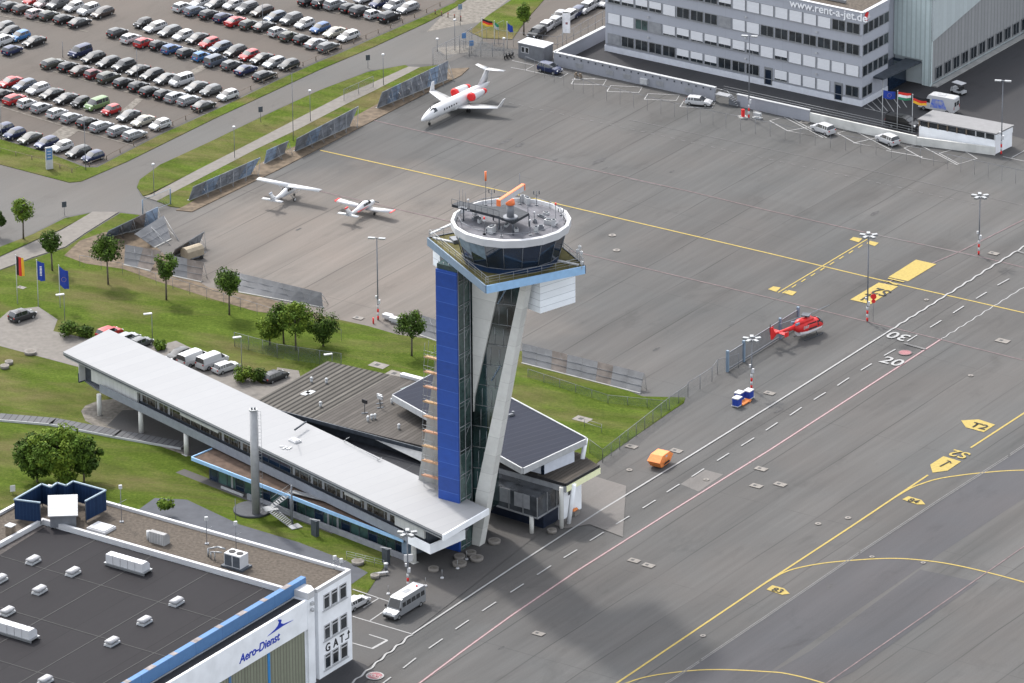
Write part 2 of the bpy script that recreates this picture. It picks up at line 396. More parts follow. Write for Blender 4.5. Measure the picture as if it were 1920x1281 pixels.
sheet('asphalt_patch_between_lines', [(1276, 908), (1318, 880), (1356, 890), (1310, 922)], 0.012, M['patch_light'])
sheet('car_bay_dark_patch', [(560, 1300), (600, 1276), (662, 1238), (684, 1247), (706, 1262), (650, 1310)], 0.071, M['darkroad'])  # darker ground patch along the foot of the GAT wall
sheet('dark_repair_strip', [(1612, 1040), (1762, 941), (1900, 852), (2050, 755), (2150, 790), (1920, 935), (1760, 1040), (1600, 1150), (1440, 1262), (1330, 1340), (1180, 1335), (1312, 1243)], 0.010, M['patch_dark'])
sheet('dark_repair_patch', [(1725, 1068), (1835, 1092), (1600, 1260), (1440, 1345), (1330, 1330), (1520, 1220)], 0.014, M['patch_dark'])
sheet('office_road', [(1045, 98), (1145, 45), (1400, -60), (2400, -60), (2300, 320), (1925, 262), (1880, 250), (1700, 262), (1380, 175)], 0.010, M['darkroad'])
sheet('office_parking', [(900, 75), (930, 88), (1040, 100), (1150, 45), (1200, -60), (1050, -60), (1000, 15), (980, 50)], 0.012, M['carpark'])
sheet('office_grass', [(880, 60), (915, 30), (960, 0), (1035, -60), (1120, -60), (1020, 0), (985, 40), (960, 75), (905, 72)], 0.09, M['grass2'], curb=0.09)
sheet('gravel_corner', [(818, 90), (880, 84), (878, 98), (835, 104)], 0.022, M['gravel'])
sheet('dirt_track', [(800, 60), (850, 8), (930, -70), (1040, -140), (1090, -120), (990, -30), (900, 42), (860, 48)], 0.020, M['gravel'])
# ------------------------------------------------------------------ painted markings: one object per line
MZ = [0.03]
def line_pts(pts, wd, z):
    P = [Vector((p.x, p.y, z)) for p in (G(x, y) for x, y in pts)]
    L, R_ = [], []
    for i, p in enumerate(P):
        d = ((P[min(i + 1, len(P) - 1)] - P[max(i - 1, 0)])); d.z = 0; d.normalize(); n = Vector((-d.y, d.x, 0)) * wd / 2
        L.append(p + n); R_.append(p - n)
    return L, R_
def smooth_pts(pts, n=6):
    out = []
    for i in range(len(pts) - 1):
        p0 = pts[max(i - 1, 0)]; p1 = pts[i]; p2 = pts[i + 1]; p3 = pts[min(i + 2, len(pts) - 1)]
        for k in range(n):
            t = k / n
            out.append(tuple(0.5 * ((2 * p1[j]) + (-p0[j] + p2[j]) * t + (2 * p0[j] - 5 * p1[j] + 4 * p2[j] - p3[j]) * t * t + (-p0[j] + 3 * p1[j] - 3 * p2[j] + p3[j]) * t ** 3) for j in (0, 1)))
    return out + [pts[-1]]
def mark(name, segs, wd, m, z=None, wave=0):
    if z is None: MZ[0] += 0.0006; z = MZ[0]
    b = MB()
    for pts in segs:
        L, R_ = line_pts(pts, wd, z)
        for i in range(len(L) - 1): b.poly([L[i], L[i + 1], R_[i + 1], R_[i]])
    o = b.build(name, m); o['kind'] = 'structure'
    me = o.data
    for p in me.polygons:
        if p.normal.z < 0: p.flip()
    return o
def wavy(p, q, n, amp):
    out = []
    for i in range(n + 1):
        t = i / n; dx, dy = q[0] - p[0], q[1] - p[1]; l = math.hypot(dx, dy); s = amp * (1 if i % 2 else -1) * (0.6 + 0.8 * random.random())
        out.append((p[0] + dx * t - dy / l * s, p[1] + dy * t + dx / l * s))
    return smooth_pts(out, 4)
mark('white_edge_line', [[(773, 1190), (960, 1066), (1125, 959), (1300, 852), (1440, 765), (1670, 620)]], 0.269, M['mark_white'], 0.10)
mark('white_wavy_line', [wavy((1670, 620), (2060, 375), 44, 0.9), wavy((773, 1190), (600, 1330), 18, 1.5)], 0.269, M['mark_white'], 0.10)
mark('red_stand_line', [[(740, 1320), (787, 1281), (870, 1219), (960, 1153.7), (1080, 1072), (1257, 960), (1440, 846), (1765, 636)]], 0.30, M['mark_red'])
mark('white_core_line', [[(740, 1320), (787, 1281), (870, 1219), (960, 1153.7), (1080, 1072), (1257, 960), (1440, 846), (1765, 636)]], 0.109, M['mark_white'])
mark('white_wavy_line', [wavy((1765, 636), (2010, 482), 30, 0.8)], 0.151, M['mark_white'])
D = [((1155, 984), (1180, 969)), ((1106, 1015), (1132, 999)), ((1057, 1047), (1082, 1032)), ((1007, 1079), (1033, 1062)), ((957, 1112), (982, 1096)), ((904, 1147), (930, 1130)), ((854, 1181), (879, 1164)), ((804, 1217), (830, 1199)), ((756, 1254), (780, 1235)), ((1205, 954), (1229, 939)), ((1250, 924), (1274, 909)), ((1297, 895), (1320, 880)), ((1344.5, 865), (1367, 851)), ((1390, 837), (1414, 822)), ((1436, 808), (1458, 793.5)), ((1481, 780), (1503, 765)), ((1526, 750.5), (1548, 737)), ((1570, 724), (1592, 709.5)), ((1614, 695.5), (1634.5, 683)), ((1657.5, 668), (1679, 656)), ((1701, 641), (1720, 629)), ((1744, 615), (1765, 602)), ((1787, 588), (1807, 575)), ((1830, 561), (1850, 549)), ((1870, 536), (1892, 524)), ((708, 1290), (733, 1271))]
mark('white_dashed_line', [list(d) for d in D], 0.210, M['mark_white'], 0.10)
mark('yellow_apron_line', [[(600, 282), (780, 322), (970, 365), (1200, 419), (1440, 475), (1700, 537), (2000, 605)]], 0.30, M['yellow'])
mark('yellow_taxi_line', [[(1120, 1306), (1157, 1281), (1440, 1090), (1600, 985), (1740, 891)], [(1820, 840), (1920, 775), (2000, 722)]], 0.30, M['yellow'])
mark('yellow_curved_line', [smooth_pts([(1430, 1097), (1465, 1076), (1502, 1064), (1565, 1054), (1665, 1047.5), (1740, 1052), (1815, 1065), (1920, 1092), (2040, 1130)])], 0.28, M['yellow'])
mark('yellow_curved_line', [smooth_pts([(1668, 939), (1705, 917), (1727, 908), (1765, 897), (1840, 887), (1920, 882), (2030, 884)])], 0.28, M['yellow'])
mark('yellow_curved_line', [smooth_pts([(1160, 1287), (1210, 1270), (1285, 1259), (1352, 1256), (1440, 1260), (1477, 1264), (1530, 1277), (1600, 1300)])], 0.28, M['yellow'])
for off in (-1.6, 1.6):
    mark('grey_double_line', [[(1200, 1316 + off), (1252, 1280 + off), (1311, 1241 + off)], [(1315, 1238 + off), (1440, 1154 + off), (1610, 1038 + off)], [(1613, 1036 + off), (1760, 939 + off), (1890, 856 + off)], [(1894, 853 + off), (2000, 783 + off)]], 0.16, M['mark_worn'])
mark('pink_stand_line', [[(590, 357), (601, 359), (850, 417), (1067, 470), (1250, 513), (1440, 558), (1735, 630), (1960, 686)]], 0.22, M['mark_pink'])
mark('pink_service_line', [[(692, 224), (960, 286), (1115, 320), (1300, 361), (1440, 395), (1640, 440), (1835, 481), (1960, 512)]], 0.22, M['mark_pink'])
mark('white_service_line', [[(1180, 336), (1240, 349)], [(1640, 440), (1700, 453)], [(1735, 460), (1850, 486)]], 0.15, M['mark_worn'])
mark('pink_edge_line', [[(1500, 1316), (1552, 1280), (1700, 1178), (1920, 1025), (2000, 970)]], 0.20, M['mark_pink'])
ds = []
for x0, y0, x1, y1, n in ((955, 193, 1390, 288, 23), (1400, 290, 1545, 321, 7), (1545, 321, 1840, 386, 15)):
    for i in range(n):
        a, b_ = i / n, (i + 0.42) / n
        ds.append([(x0 + (x1 - x0) * a, y0 + (y1 - y0) * a), (x0 + (x1 - x0) * b_, y0 + (y1 - y0) * b_)])
mark('faint_dashed_line', ds, 0.16, M['mark_worn'])
mark('faint_white_line', [[(1180, 225), (1500, 292), (1700, 335), (1960, 395)]], 0.12, M['mark_worn'])
mark('faint_white_line', [[(1640, 680 - 140), (1800, 472), (1960, 392)]], 0.25, M['mark_pink'])
mark('yellow_stop_line', [[(1459, 549), (1626, 449)]], 0.22, M['yellow'])
mark('yellow_stop_dashes', [[(1466 + 160 * i / 9 + 1, 549.5 - 96 * i / 9 + 0.8), (1466 + 160 * (i + 0.5) / 9, 549.5 - 96 * (i + 0.5) / 9 + 0.8)] for i in range(9)], 0.22, M['yellow'])
# parking bays by the office wall
mark('parking_bay_lines', [[(960, 114), (1001, 123), (985, 132), (958, 127)], [(985, 132), (1052, 146), (1065, 138)], [(1116, 148), (1072, 150), (1077, 147)]], 0.168, M['mark_white'])
for (x, y) in ((1071, 158), (1138, 172), (1208, 187), (1275, 201)):
    mark('parking_bay', [[(x, y), (x + 7, y - 11), (x + 66, y - 8), (x + 60, y + 2), (x, y)]], 0.193, M['mark_white'])
for (x, y) in ((1443, 227), (1570, 250), (1695, 278), (1762, 291)):
    mark('parking_bay', [[(x, y), (x + 27, y - 7), (x + 101, y + 32), (x + 34, y + 19), (x, y)]] if x < 1700 else [[(x - 1, y - 3), (x + 37, y - 13), (x + 70, y + 7), (x + 36, y + 17), (x - 1, y - 3)]], 0.193, M['mark_white'])
mark('parking_bay', [[(1478, 246), (1520, 238)], [(1550, 259), (1478, 219)]], 0.193, M['mark_white'])
mark('parking_bay', [[(1600, 269), (1644, 259)], [(1662, 283), (1730, 295)], [(1645, 242 + 14), (1604, 243)]], 0.193, M['mark_white'])
mark('loading_bay_lines', [[(1618 + 13 * i, 190 - 3 * i), (1640 + 12 * i, 207 + (1 if i < 4 else -1) * i)] for i in range(6)] + [[(1620, 203), (1676, 216)]], 0.143, M['mark_white'])
mark('road_bay_lines', [[(1880, 294), (1935, 306)], [(1897, 296), (1945, 270)]], 0.168, M['mark_white'])
# bays near the GAT corner
mark('car_bay_lines', [[(661, 1106), (735, 1131)], [(661, 1157), (772, 1190)], [(681, 1141), (712, 1122)], [(694, 1165), (722, 1146)], [(692, 1191), (727, 1202)], [(661, 1207), (700, 1218)]], 0.193, M['mark_white'], 0.10)
mark('car_bay_hatched_line', [[(699, 1217), (726, 1202)]], 0.378, M['mark_white'], 0.105)
def flat(name, pts, m, z=None):
    if z is None: MZ[0] += 0.0006; z = MZ[0]
    b = MB(); P = [G(x, y) for x, y in pts]; b.poly([(p.x, p.y, z) for p in P])
    o = b.build(name, m); o['kind'] = 'structure'
    for p in o.data.polygons:
        if p.normal.z < 0: p.flip()
    return o
for q in ([(1666, 520), (1717.5, 487.5), (1755.5, 496), (1702.5, 528)], [(1594, 562.5), (1647.5, 530.5), (1684, 537.5), (1632.5, 571)],
          [(1593, 450), (1600, 445), (1617, 448), (1610, 455)], [(1624.5, 457), (1631, 452), (1648, 456), (1640, 462)], [(1440, 543), (1450, 537.5), (1464, 540), (1455.5, 548)], [(1470, 550), (1479, 544.5), (1494, 548), (1485.5, 555)],
          [(1802, 789), (1835, 787), (1866, 797), (1844.5, 811), (1811, 802)], [(1744, 872), (1769, 856), (1802, 866), (1777, 883), (1748.5, 887)],
          [(1691.5, 937), (1703, 931), (1727.5, 938), (1735, 946.5), (1719.6, 946.6)], [(1437, 1106), (1448, 1098), (1470, 1104), (1481, 1114), (1466, 1116)]):
    flat('yellow_ground_sign', q, M['yellow'])
def text_obj(name, s, size, m, loc, right, upv, ext=0.0, sx=1.0, parent=None):
    cu = bpy.data.curves.new(name, 'FONT'); cu.body = s; cu.size = size; cu.align_x = 'CENTER'; cu.align_y = 'CENTER'; cu.extrude = ext; cu.resolution_u = 4; cu.offset = 0.012 * size
    t = bpy.data.objects.new(name, cu); COL.objects.link(t)
    dg = bpy.context.evaluated_depsgraph_get(); me = bpy.data.meshes.new_from_object(t.evaluated_get(dg))
    bpy.data.objects.remove(t); me.materials.clear(); me.materials.append(m)
    r = Vector(right).normalized(); u = Vector(upv).normalized(); n = r.cross(u)
    for v in me.vertices:
        c = v.co; v.co = Vector(loc) + r * (c.x * sx) + u * c.y + n * c.z
    me.name = name
    return link(bpy.data.objects.new(name, me), parent)
def gtext(s, x, y, size, m, flip=False, z=0.115, sx=1.0, d=None):
    u = (d or A) * (-1 if flip else 1); r = Vector((u.y, -u.x, 0)); p = G(x, y, z)
    o = text_obj('painted_number', s, size, m, p, r, u, sx=sx); o['kind'] = 'structure'; return o
def bolder(o, t):
    return o
gtext('30', 1685, 630, 3.4, M['mark_white'], True)
gtext('20', 1672.5, 678, 3.4, M['mark_white'])
gtext('S2', 1799, 851, 3.1, M['yellow'], True, sx=0.95)
gtext('T2', 1836, 799, 2.3, M['mark_black'])
gtext('84', 1713, 939, 1.6, M['mark_black'])
gtext('83', 1458, 1107, 1.6, M['mark_black'])
gtext('S2', 1652, 547, 3.4, M['mark_black'], True, sx=0.8)
mark('black_ground_arrow', [[(1762, 876), (1781, 866), (1776, 864.5)], [(1781, 866), (1783, 870)]], 0.22, M['mark_black'], 0.118)
mark('black_ground_arrow', [[(1614, 564), (1632, 553), (1622, 553)], [(1632, 553), (1634, 559)]], 0.30, M['mark_black'], 0.118)
mark('white_stop_bar', [[(1696, 645), (1735, 656)]], 0.45, M['mark_worn'], 0.11)
mark('yellow_guide_line', [[(1657, 528), (1668, 529.5), (1676, 534), (1683, 535)], [(1665, 523), (1695, 530)]], 0.35, M['yellow'], 0.118)
mark('white_cross_line', [[(1907, 472), (1940, 482)]], 0.4, M['mark_worn'], 0.11)
def disc_mark(name, x, y, r, m, m2=None, z=0.11, n=28):
    c = G(x, y, z); b = MB(); b.poly([c + Vector((math.cos(2 * math.pi * i / n) * r, math.sin(2 * math.pi * i / n) * r, 0)) for i in range(n)])
    if m2: b.poly([c + Vector((math.cos(2 * math.pi * i / n) * r * .82, math.sin(2 * math.pi * i / n) * r * .82, 0.004)) for i in range(n)], 1)
    o = b.build(name, [m, m2] if m2 else m); o['kind'] = 'structure'
    return o
disc_mark('round_ground_sign', 703, 1267, 1.15, M['mark_white'], M['mark_red'])
gtext('STOP', 703, 1267, 1.0, M['mark_white'], True, z=0.122, sx=0.8)
disc_mark('round_ground_sign', 1697, 661, 1.0, M['mark_pink'], M['mark_red'])
disc_mark('round_ground_sign', 1633, 549, 0.1, M['red'], None, z=0.12)
# inspection covers: pale concrete slabs with a dark lid
M['lid'] = mat('cast_iron_lid', (0.05, 0.05, 0.05), 0.7, var=0.2)
def cover(x, y, s=1.3, rect=1.5, m=None, rnd=False):
    s *= 0.86
    b = MB(); c = G(x, y)
    c.z = 0.07
    if rnd: b.tube(c, c + Zv * 0.03, s * 0.5, n=14); b.tube(c + Zv * 0.03, c + Zv * 0.036, s * 0.2, n=10, mi=1)
    else:
        b.box(c, (s * rect, s, 0.03), AZ + math.pi / 2)
        b.box(c + B * -0.25 + Zv * 0.03, (s * 0.42, s * 0.42, 0.006), AZ + math.pi / 2, 1)
    o = b.build('inspection_cover', [m or M['conc_slab'], M['lid']]); return o
cov = [(1189, 1052, 1.25), (1216, 1061, 1.25), (1427, 880, 1.3), (1463, 909, 1.3), (1418, 912, 1.3), (1010, 1189, 1.2), (1184, 838, 1.3), (1268, 846, 1.3), (1092, 787, 1.9), (710, 686, 2.0), (742, 702, 2.0), (1880, 640, 1.5), (1443, 738, 1.2), (1863, 476, 1.2), (1509, 214 + 16, 1.2), (742, 598, 1.0), (672, 597, 1.2), (40, 540, 1.0)]
covr = [(1148, 442, 1.3), (1156, 470, 1.3), (1180, 882, 1.0), (1324, 900, 1.0), (1318, 1193, 0.9), (1534, 983, 1.0), (1590, 972, 1.0), (1635, 1045, 0.8), (1731, 1056, 0.8), (1820, 705, 0.9), (1737, 563, 0.8), (851, 322 + 0, 0.0)]
def rel(x, y):
    refs = [((1238, 855), 'the orange skip'), ((760, 1133), 'the grey and white minibus'), ((1500, 610), 'the red helicopter'), ((1797, 851), 'the painted yellow S2'), ((1685, 630), 'the painted white 30'), ((1713, 939), 'the painted yellow 84'), ((1458, 1107), 'the painted yellow 83'), ((1697, 508), 'the large yellow rectangles'), ((1090, 870), 'the cream edged wooden roof'), ((700, 740), 'the timber roof'), ((1000, 470), 'the control tower cab'), ((865, 180), 'the white business jet'), ((540, 355), 'the high wing light aircraft')]
    (rx, ry), nm = min(refs, key=lambda r: math.hypot(r[0][0] - x, r[0][1] - y))
    dx, dy = x - rx, y - ry
    side = ('right' if dx > 0 else 'left') if abs(dx) > abs(dy) * 1.3 else ('below' if dy > 0 else 'above')
    near = math.hypot(dx, dy)
    return ('%s of %s' % (side, nm) if side in ('left', 'right') else '%s %s' % (side, nm)), near
for i, (x, y, s) in enumerate(cov):
    o = cover(x, y, s); r, _ = rel(x, y)
    tag(o, 'pale rectangular slab cover %s, %s' % (r, ['set in asphalt', 'set in grass'][x in (710, 742, 1092, 40)] + ['', ', leftmost of its pair', ', rightmost of its pair', ', topmost of three', ', middle of three', ', lowest of three'][{1189: 1, 1216: 2, 1427: 3, 1463: 4, 1418: 5}.get(x, 0)]), 'manhole cover', 'slab covers let into the ground')
for i, (x, y, s) in enumerate(covr):
    if s:
        o = cover(x, y, s, rnd=True); r, n_ = rel(x, y)
        tag(o, 'small round pale ground light %s, about %d metres away' % (r, n_ / 13), 'ground light', 'round covers let into the apron')

for k, pts in enumerate(([(78, 128), (200, 163), (392, 214)], [(0, 200), (130, 240), (256, 275)], [(212, 72), (350, 112), (505, 156)], [(0, 30), (90, 45), (165, 60)], [(335, 22), (470, 58), (625, 102)], [(130, 108), (290, 150), (440, 192)], [(0, 166), (150, 204), (305, 246)], [(255, 56), (400, 96), (552, 134)], [(560, 8), (650, 30), (740, 48)])):
    mark('bay_edge_kerb', [pts], 0.30, M['gravel'], 0.05 + .001 * k)
for k, q in enumerate(([(228, 208), (256, 184), (268, 187), (240, 212)], [(348, 138), (378, 122), (392, 126), (362, 142)], [(84, 262), (120, 236), (150, 244), (112, 270)], [(500, 62), (530, 50), (545, 54), (515, 68)])):
    flat('worn_strip', q, M['gravel'], 0.04 + .001 * k)
M['stain'] = mat('oil_stain', (0.050, 0.049, 0.050), 0.8, var=.35, scale=1.5)
rs = random.Random(11)
for k, (x, y, r) in enumerate(((948, 265, .9), (975, 272, .7), (1123, 302, 1.1), (1134, 316, .4), (1040, 300, .5), (1260, 322, .4), (1230, 655, .5), (940, 1215, .4), (1460, 770, .6), (1555, 1100, .5), (1640, 400, .6), (560, 430, .4), (1370, 610, .4))):
    c = G(x, y, .024 + .0004 * k); b = MB(); b.poly([c + A * (r * 1.8 * math.cos(t * .449) * rs.uniform(.7, 1.2)) + B * (r * .6 * math.sin(t * .449) * rs.uniform(.6, 1.2)) for t in range(14)])
    o = b.build('oil_stain', M['stain']); o['kind'] = 'structure'
# ------------------------------------------------------------------ control tower
S0 = G(864, 1035)
def TP(a, b, z): return S0 + A * a + B * b + Zv * z
AZB = ang(B)
DZ = 41.0
dL, dF, dR, dK = G(803, 447, DZ), G(912, 537, DZ), G(1096, 500, DZ), G(989, 411, DZ)
tw = empty('control_tower', S0 + B * -1.5 + A * 1.4, 0, 'tall airport control tower with blue panel, leaning concrete legs and round glass cab', 'control tower')
def T(mb, name, mats, par=None):
    "mesh given in world coordinates, parented to the tower"
    off = tw.location
    mb.v = [tuple(Vector(v) - off) for v in mb.v]
    return mb.build(name, mats, par or tw)
# shaft: blue screen + glass side
mb = MB(); mb.prism([TP(-0.25, -3.3, 0), TP(-0.25, 0, 0), TP(0, 0, 0), TP(0, -3.3, 0)], Zv * 39.3)
T(mb, 'blue_facade', M['blue_panel'])
M['gl_shaft'] = stripe_mat('shaft_glass', (0.035, 0.062, 0.058), (0.13, 0.16, 0.16), 0, 3.4, 0.04, 0.12, 0.5, 2, spec=0.8)
mb = MB(); mb.prism([TP(0.003, -3.25, 0), TP(0.003, -0.05, 0), TP(2.75, -0.05, 0), TP(2.75, -3.25, 0)], Zv * 40.0)
sh = T(mb, 'glass_shaft', M['gl_shaft'])
mb = MB()
for a in (0.05, 1.35, 2.72):
    mb.tube(TP(a, 0.0, 0), TP(a, 0.0, 40), 0.055, n=5)
for z in [3.4 * i + 0.6 for i in range(12)]:
    mb.tube(TP(0.0, -0.01, z), TP(2.75, -0.01, z), 0.05, n=5)
    mb.tube(TP(0.05, -0.3, z), TP(1.35, -0.3, z + 1.7), 0.04, n=4); mb.tube(TP(1.35, -0.02, z + 1.7), TP(2.72, -0.02, z + 3.4), 0.035, n=4)
T(mb, 'mullions', M['grey'])
mb = MB()
for b in (-3.2, -2.4, -1.6, -0.8): mb.tube(TP(0.3, b, 38.9), TP(0.3, b, 40.2), 0.06, n=5)
T(mb, 'top_mullions', M['galv'])
M['leg_conc'] = stripe_mat('board_marked_concrete', (0.57, 0.57, 0.545), (0.44, 0.44, 0.42), 0, 2.7, 0.025, 0.85, 0.07, 2, bump=.1)
# leg 1: concrete wall that spreads to the right with height
a1 = 2.80
L1 = [(0.28, 19.0), (0.3, 40.1), (5.25, 40.1), (4.46, 37.3), (0.45, 21.2)]
mb = MB(); mb.prism([TP(a1, b, z) for b, z in L1], A * 0.9)
T(mb, 'leg', M['leg_conc'])
# leg 2: long leaning slab, foot on the plaza
L2 = [(-0.1, 0), (1.15, 0), (9.2, 40.1), (8.3, 40.1), (0.65, 7.5)]
mb = MB(); mb.prism([TP(a1 - 0.15, b, z) for b, z in L2], A * 1.25)
T(mb, 'leg', M['leg_conc'])
# leg 3: the scaffolded slab on the far left
L3 = [(-10.1, 0), (-5.0, 0), (-3.0, 33), (-3.6, 38)]
mb = MB(); mb.prism([TP(3.2, b, z) for b, z in L3], A * 1.5)
T(mb, 'leg', M['pale_conc'])
# glass band between the legs with stair landings behind
M['gl_band'] = glass('tower_band_glass', (0.016, 0.034, 0.034), 0.08, 0.8, 0.25)
mb = MB(); mb.prism([TP(a1 + 0.25, b, z) for b, z in ((0.1, 0), (0.8, 7.5), (8.35, 40.1), (5.2, 40.1), (0.3, 20.5), (0.0, 19.5))], A * 0.12)
mb.prism([TP(a1 + 0.4, b, z) for b, z in ((-3.2, 0), (0.5, 4), (0.5, 40.1), (-3.2, 40.1))], A * 5.0)
gb = T(mb, 'glass_band', M['gl_band'])
mb = MB()
for z in range(2, 40, 3):
    b0 = max(0.05, (z - 20.5) * 0.244 + 0.2); b1 = 0.2 + z * 0.203
    if b1 - b0 > 0.3:
        mb.tube(TP(a1 + 0.2, b0, z), TP(a1 + 0.2, b1, z + 0.35), 0.045, n=4)
        for k in (0.35, 0.7):
            bb = b0 + (b1 - b0) * k
            mb.tube(TP(a1 + 0.22, bb, z), TP(a1 + 0.22, bb + 0.05, z + 2.6), 0.04, n=4)
T(mb, 'glazing_bars', M['galv'], gb)
for z0 in (13, 24, 35):
    mb = MB()
    for k in range(9):
        b = 0.7 + z0 * 0.1 + k * 0.16
        mb.box(TP(a1 + 0.16, b, z0 + k * 0.28), (0.22, 0.05, 0.10), AZB)
    mb.tube(TP(a1 + 0.16, 0.7 + z0 * .1, z0), TP(a1 + 0.16, 2.0 + z0 * .1, z0 + 2.3), 0.05, n=4)
    T(mb, 'stair_flight', M['steel_blue'], gb)
# deck
def cen(*p): return sum(p, Vector()) / len(p)
mb = MB(); mb.prism([dL - Zv * 0.85, dF - Zv * 0.85, dR - Zv * 0.85, dK - Zv * 0.85], Zv * 0.83, 0)
M['deck'] = mat('mossy_deck_roofing', (0.092, 0.082, 0.028), 0.95, var=0.35, scale=0.8, bump=0.3, detail=9)
dk = T(mb, 'deck', [M['deck']])
def fascia(p, q, m, h=0.95, th=0.18, out=None):
    d = (q - p).normalized(); n = Vector((d.y, -d.x, 0))
    b = MB(); b.prism([p + n * 0.0 - Zv * h, q - Zv * h, q + n * th - Zv * h, p + n * th - Zv * h], Zv * (h + 0.12))
    return b
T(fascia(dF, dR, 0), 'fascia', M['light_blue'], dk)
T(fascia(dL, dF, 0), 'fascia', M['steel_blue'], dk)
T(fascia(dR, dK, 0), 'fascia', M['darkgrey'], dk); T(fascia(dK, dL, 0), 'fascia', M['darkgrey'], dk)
mb = MB()
for p, q in ((dL, dF), (dF, dR), (dR, dK), (dK, dL)):
    n = max(3, int((q - p).length / 2.0)); d = (q - p).normalized(); nn = Vector((-d.y, d.x, 0)) * 0.25
    for i in range(n + 1):
        s = p.lerp(q, i / n) + nn; mb.tube(s, s + Zv * 1.15, 0.035, n=4)
    for h in (0.45, 0.8, 1.15): mb.tube(p + nn + Zv * h, q + nn + Zv * h, 0.022 if h < 1.1 else 0.04, n=4)
T(mb, 'deck_railing', M['galv'])
# cable trays on the deck
for p, q in ((G(812, 447, DZ), G(852, 456, DZ)), (G(1040, 489, DZ), G(1085, 498, DZ)), (G(806, 440, DZ), G(848, 421, DZ))):
    d = (q - p); T(MB().box(cen(p, q), (d.length, 0.35, 0.18), ang(d)), 'cable_tray', M['offwhite'])
mb = MB(); p = G(862, 452, DZ)
mb.box(p, (2.3, 1.5, 0.5), 0.4); mb.tube(p + Vector((-0.4, 0, .5)), p + Vector((0.5, 0, 2.6)), 0.07); mb.tube(p + Vector((0.6, 0, .5)), p + Vector((0.1, 0, 2.4)), 0.07)
T(mb, 'winch_frame', M['midgrey'])
# white boxes hanging under the deck
M['clad'] = stripe_mat('white_horizontal_cladding', (0.86, 0.90, 0.94), (0.50, 0.54, 0.58), 0, 0.95, 0.07, 0.5, 0.04, 2)
zb = 34.4
b1, b2, b3 = G(1013, 588, zb), G(1079, 567, zb), G(985, 577, zb)
mb = MB(); mb.prism([b3, b1, b2, b2 + (b3 - b1)], Zv * (DZ - 0.87 - zb))
T(mb, 'clad_room', M['clad'])
zb = 37.0
b1, b2 = G(812, 497, zb), G(825, 504, zb)
mb = MB(); mb.prism([b1, b2, b2 + A * 3 + B * 0.6, b1 + A * 3 + B * 0.6], Zv * (DZ - 0.87 - zb))
T(mb, 'clad_room', M['clad'])
# cab
CC = G(958.5, 481, DZ); NF = 18
def ring(r, z, n=NF, ph=0.1): return [Vector((CC.x + r * math.cos(2 * math.pi * (i + ph) / n), CC.y + r * math.sin(2 * math.pi * (i + ph) / n), z)) for i in range(n)]
rb, rt, rr = 6.25, 7.25, 7.72
ZT = DZ + 4.0
mb = MB(); mb.loft([ring(rb, DZ - 0.02), ring(rb + 0.12, DZ + 0.75)], 0, True, False)
T(mb, 'cab_plinth', mat('navy_cab_base', (0.012, 0.03, 0.075), 0.4, var=0.2))
mb = MB(); mb.loft([ring(rb + 0.13, DZ + 0.75), ring(rt, ZT)], 0, True, False)
cg = T(mb, 'cab_glass', M['glass_navy'])
mb = MB()
_a, _b = ring(rb + 0.15, DZ + 0.75), ring(rt + 0.02, ZT)
for i in range(NF): mb.tube(_a[i], _b[i], 0.05, n=4); mb.tube(_a[i], _a[(i + 1) % NF], 0.05, n=4)
T(mb, 'cab_mullions', M['midgrey'], cg)
mb = MB()   # consoles and blinds seen through the panes
for i in (10, 11):
    r0, r1 = ring(rb + 0.35, DZ + 1.3), ring(rt + 0.03, ZT - 0.1)
    mb.poly([r1[i], r1[(i + 1) % NF], ring(rb + 0.45, DZ + 1.9)[(i + 1) % NF], ring(rb + 0.7, DZ + 2.6)[i]])
T(mb, 'sun_blind', mat('tinted_blind', (0.14, 0.19, 0.24), 0.3, var=0.2), cg)
mb = MB()
mb.loft([ring(rt, ZT - 0.02), ring(rr, ZT + 0.15), ring(rr + .02, ZT + 1.12), ring(rr - 0.38, ZT + 1.22), ring(rr - 0.6, ZT + 0.75)], 0, False, False)
mb.poly(ring(rt - 0.1, ZT + 0.1))
T(mb, 'cab_parapet', M['white'])
RZ = ZT + 0.85
mb = MB(); mb.poly(ring(rr - 0.7, RZ))
T(mb, 'cab_roof', mat('grey_roof_membrane', (0.125, 0.125, 0.14), 0.85, var=0.22, scale=0.5, detail=8, bump=0.2))
mb = MB()
r1 = ring(rr - 0.95, RZ + 0.9)
for i in range(NF):
    mb.tube(r1[i], r1[(i + 1) % NF], 0.05, n=5)
    if i % 2 == 0: mb.tube(r1[i] - Zv * 0.9, r1[i], 0.04, n=4)
T(mb, 'roof_safety_rail', M['midgrey'])
# steel grating platform with radar
PZ = RZ + 1.5
pts = [G(*q, PZ) for q in ((847, 388), (862, 382), (925, 393), (953, 387), (992, 404), (962, 421), (940, 413), (936, 411))]
mb = MB(); mb.prism(pts, Zv * 0.35)
pf = T(mb, 'grating_platform', stripe_mat('steel_grating', (0.045, 0.050, 0.058), (0.028, 0.03, 0.035), ang(pts[2] - pts[1]), 0.5, 0.2, 0.6, 0.12, 1))
for q in (pts[2], pts[3], pts[4], pts[5], pts[7], pts[0].lerp(pts[7], 0.25)):
    T(MB().tube(Vector((q.x, q.y, RZ)) if (q - CC).xy.length < 6.8 else q - Zv * 0.6, q, 0.09, n=5), 'platform_support', M['darkgrey'])
mb = MB()
for i in range(9):
    q = pts[0].lerp(pts[7], i / 8); mb.tube(q + Zv * .35, q + Zv * 1.1, 0.03, n=4)
mb.tube(pts[0] + Zv * 1.1, pts[7] + Zv * 1.1, 0.03, n=4)
T(mb, 'platform_railing', M['darkgrey'])
pb = G(957, 409, PZ + 0.35)
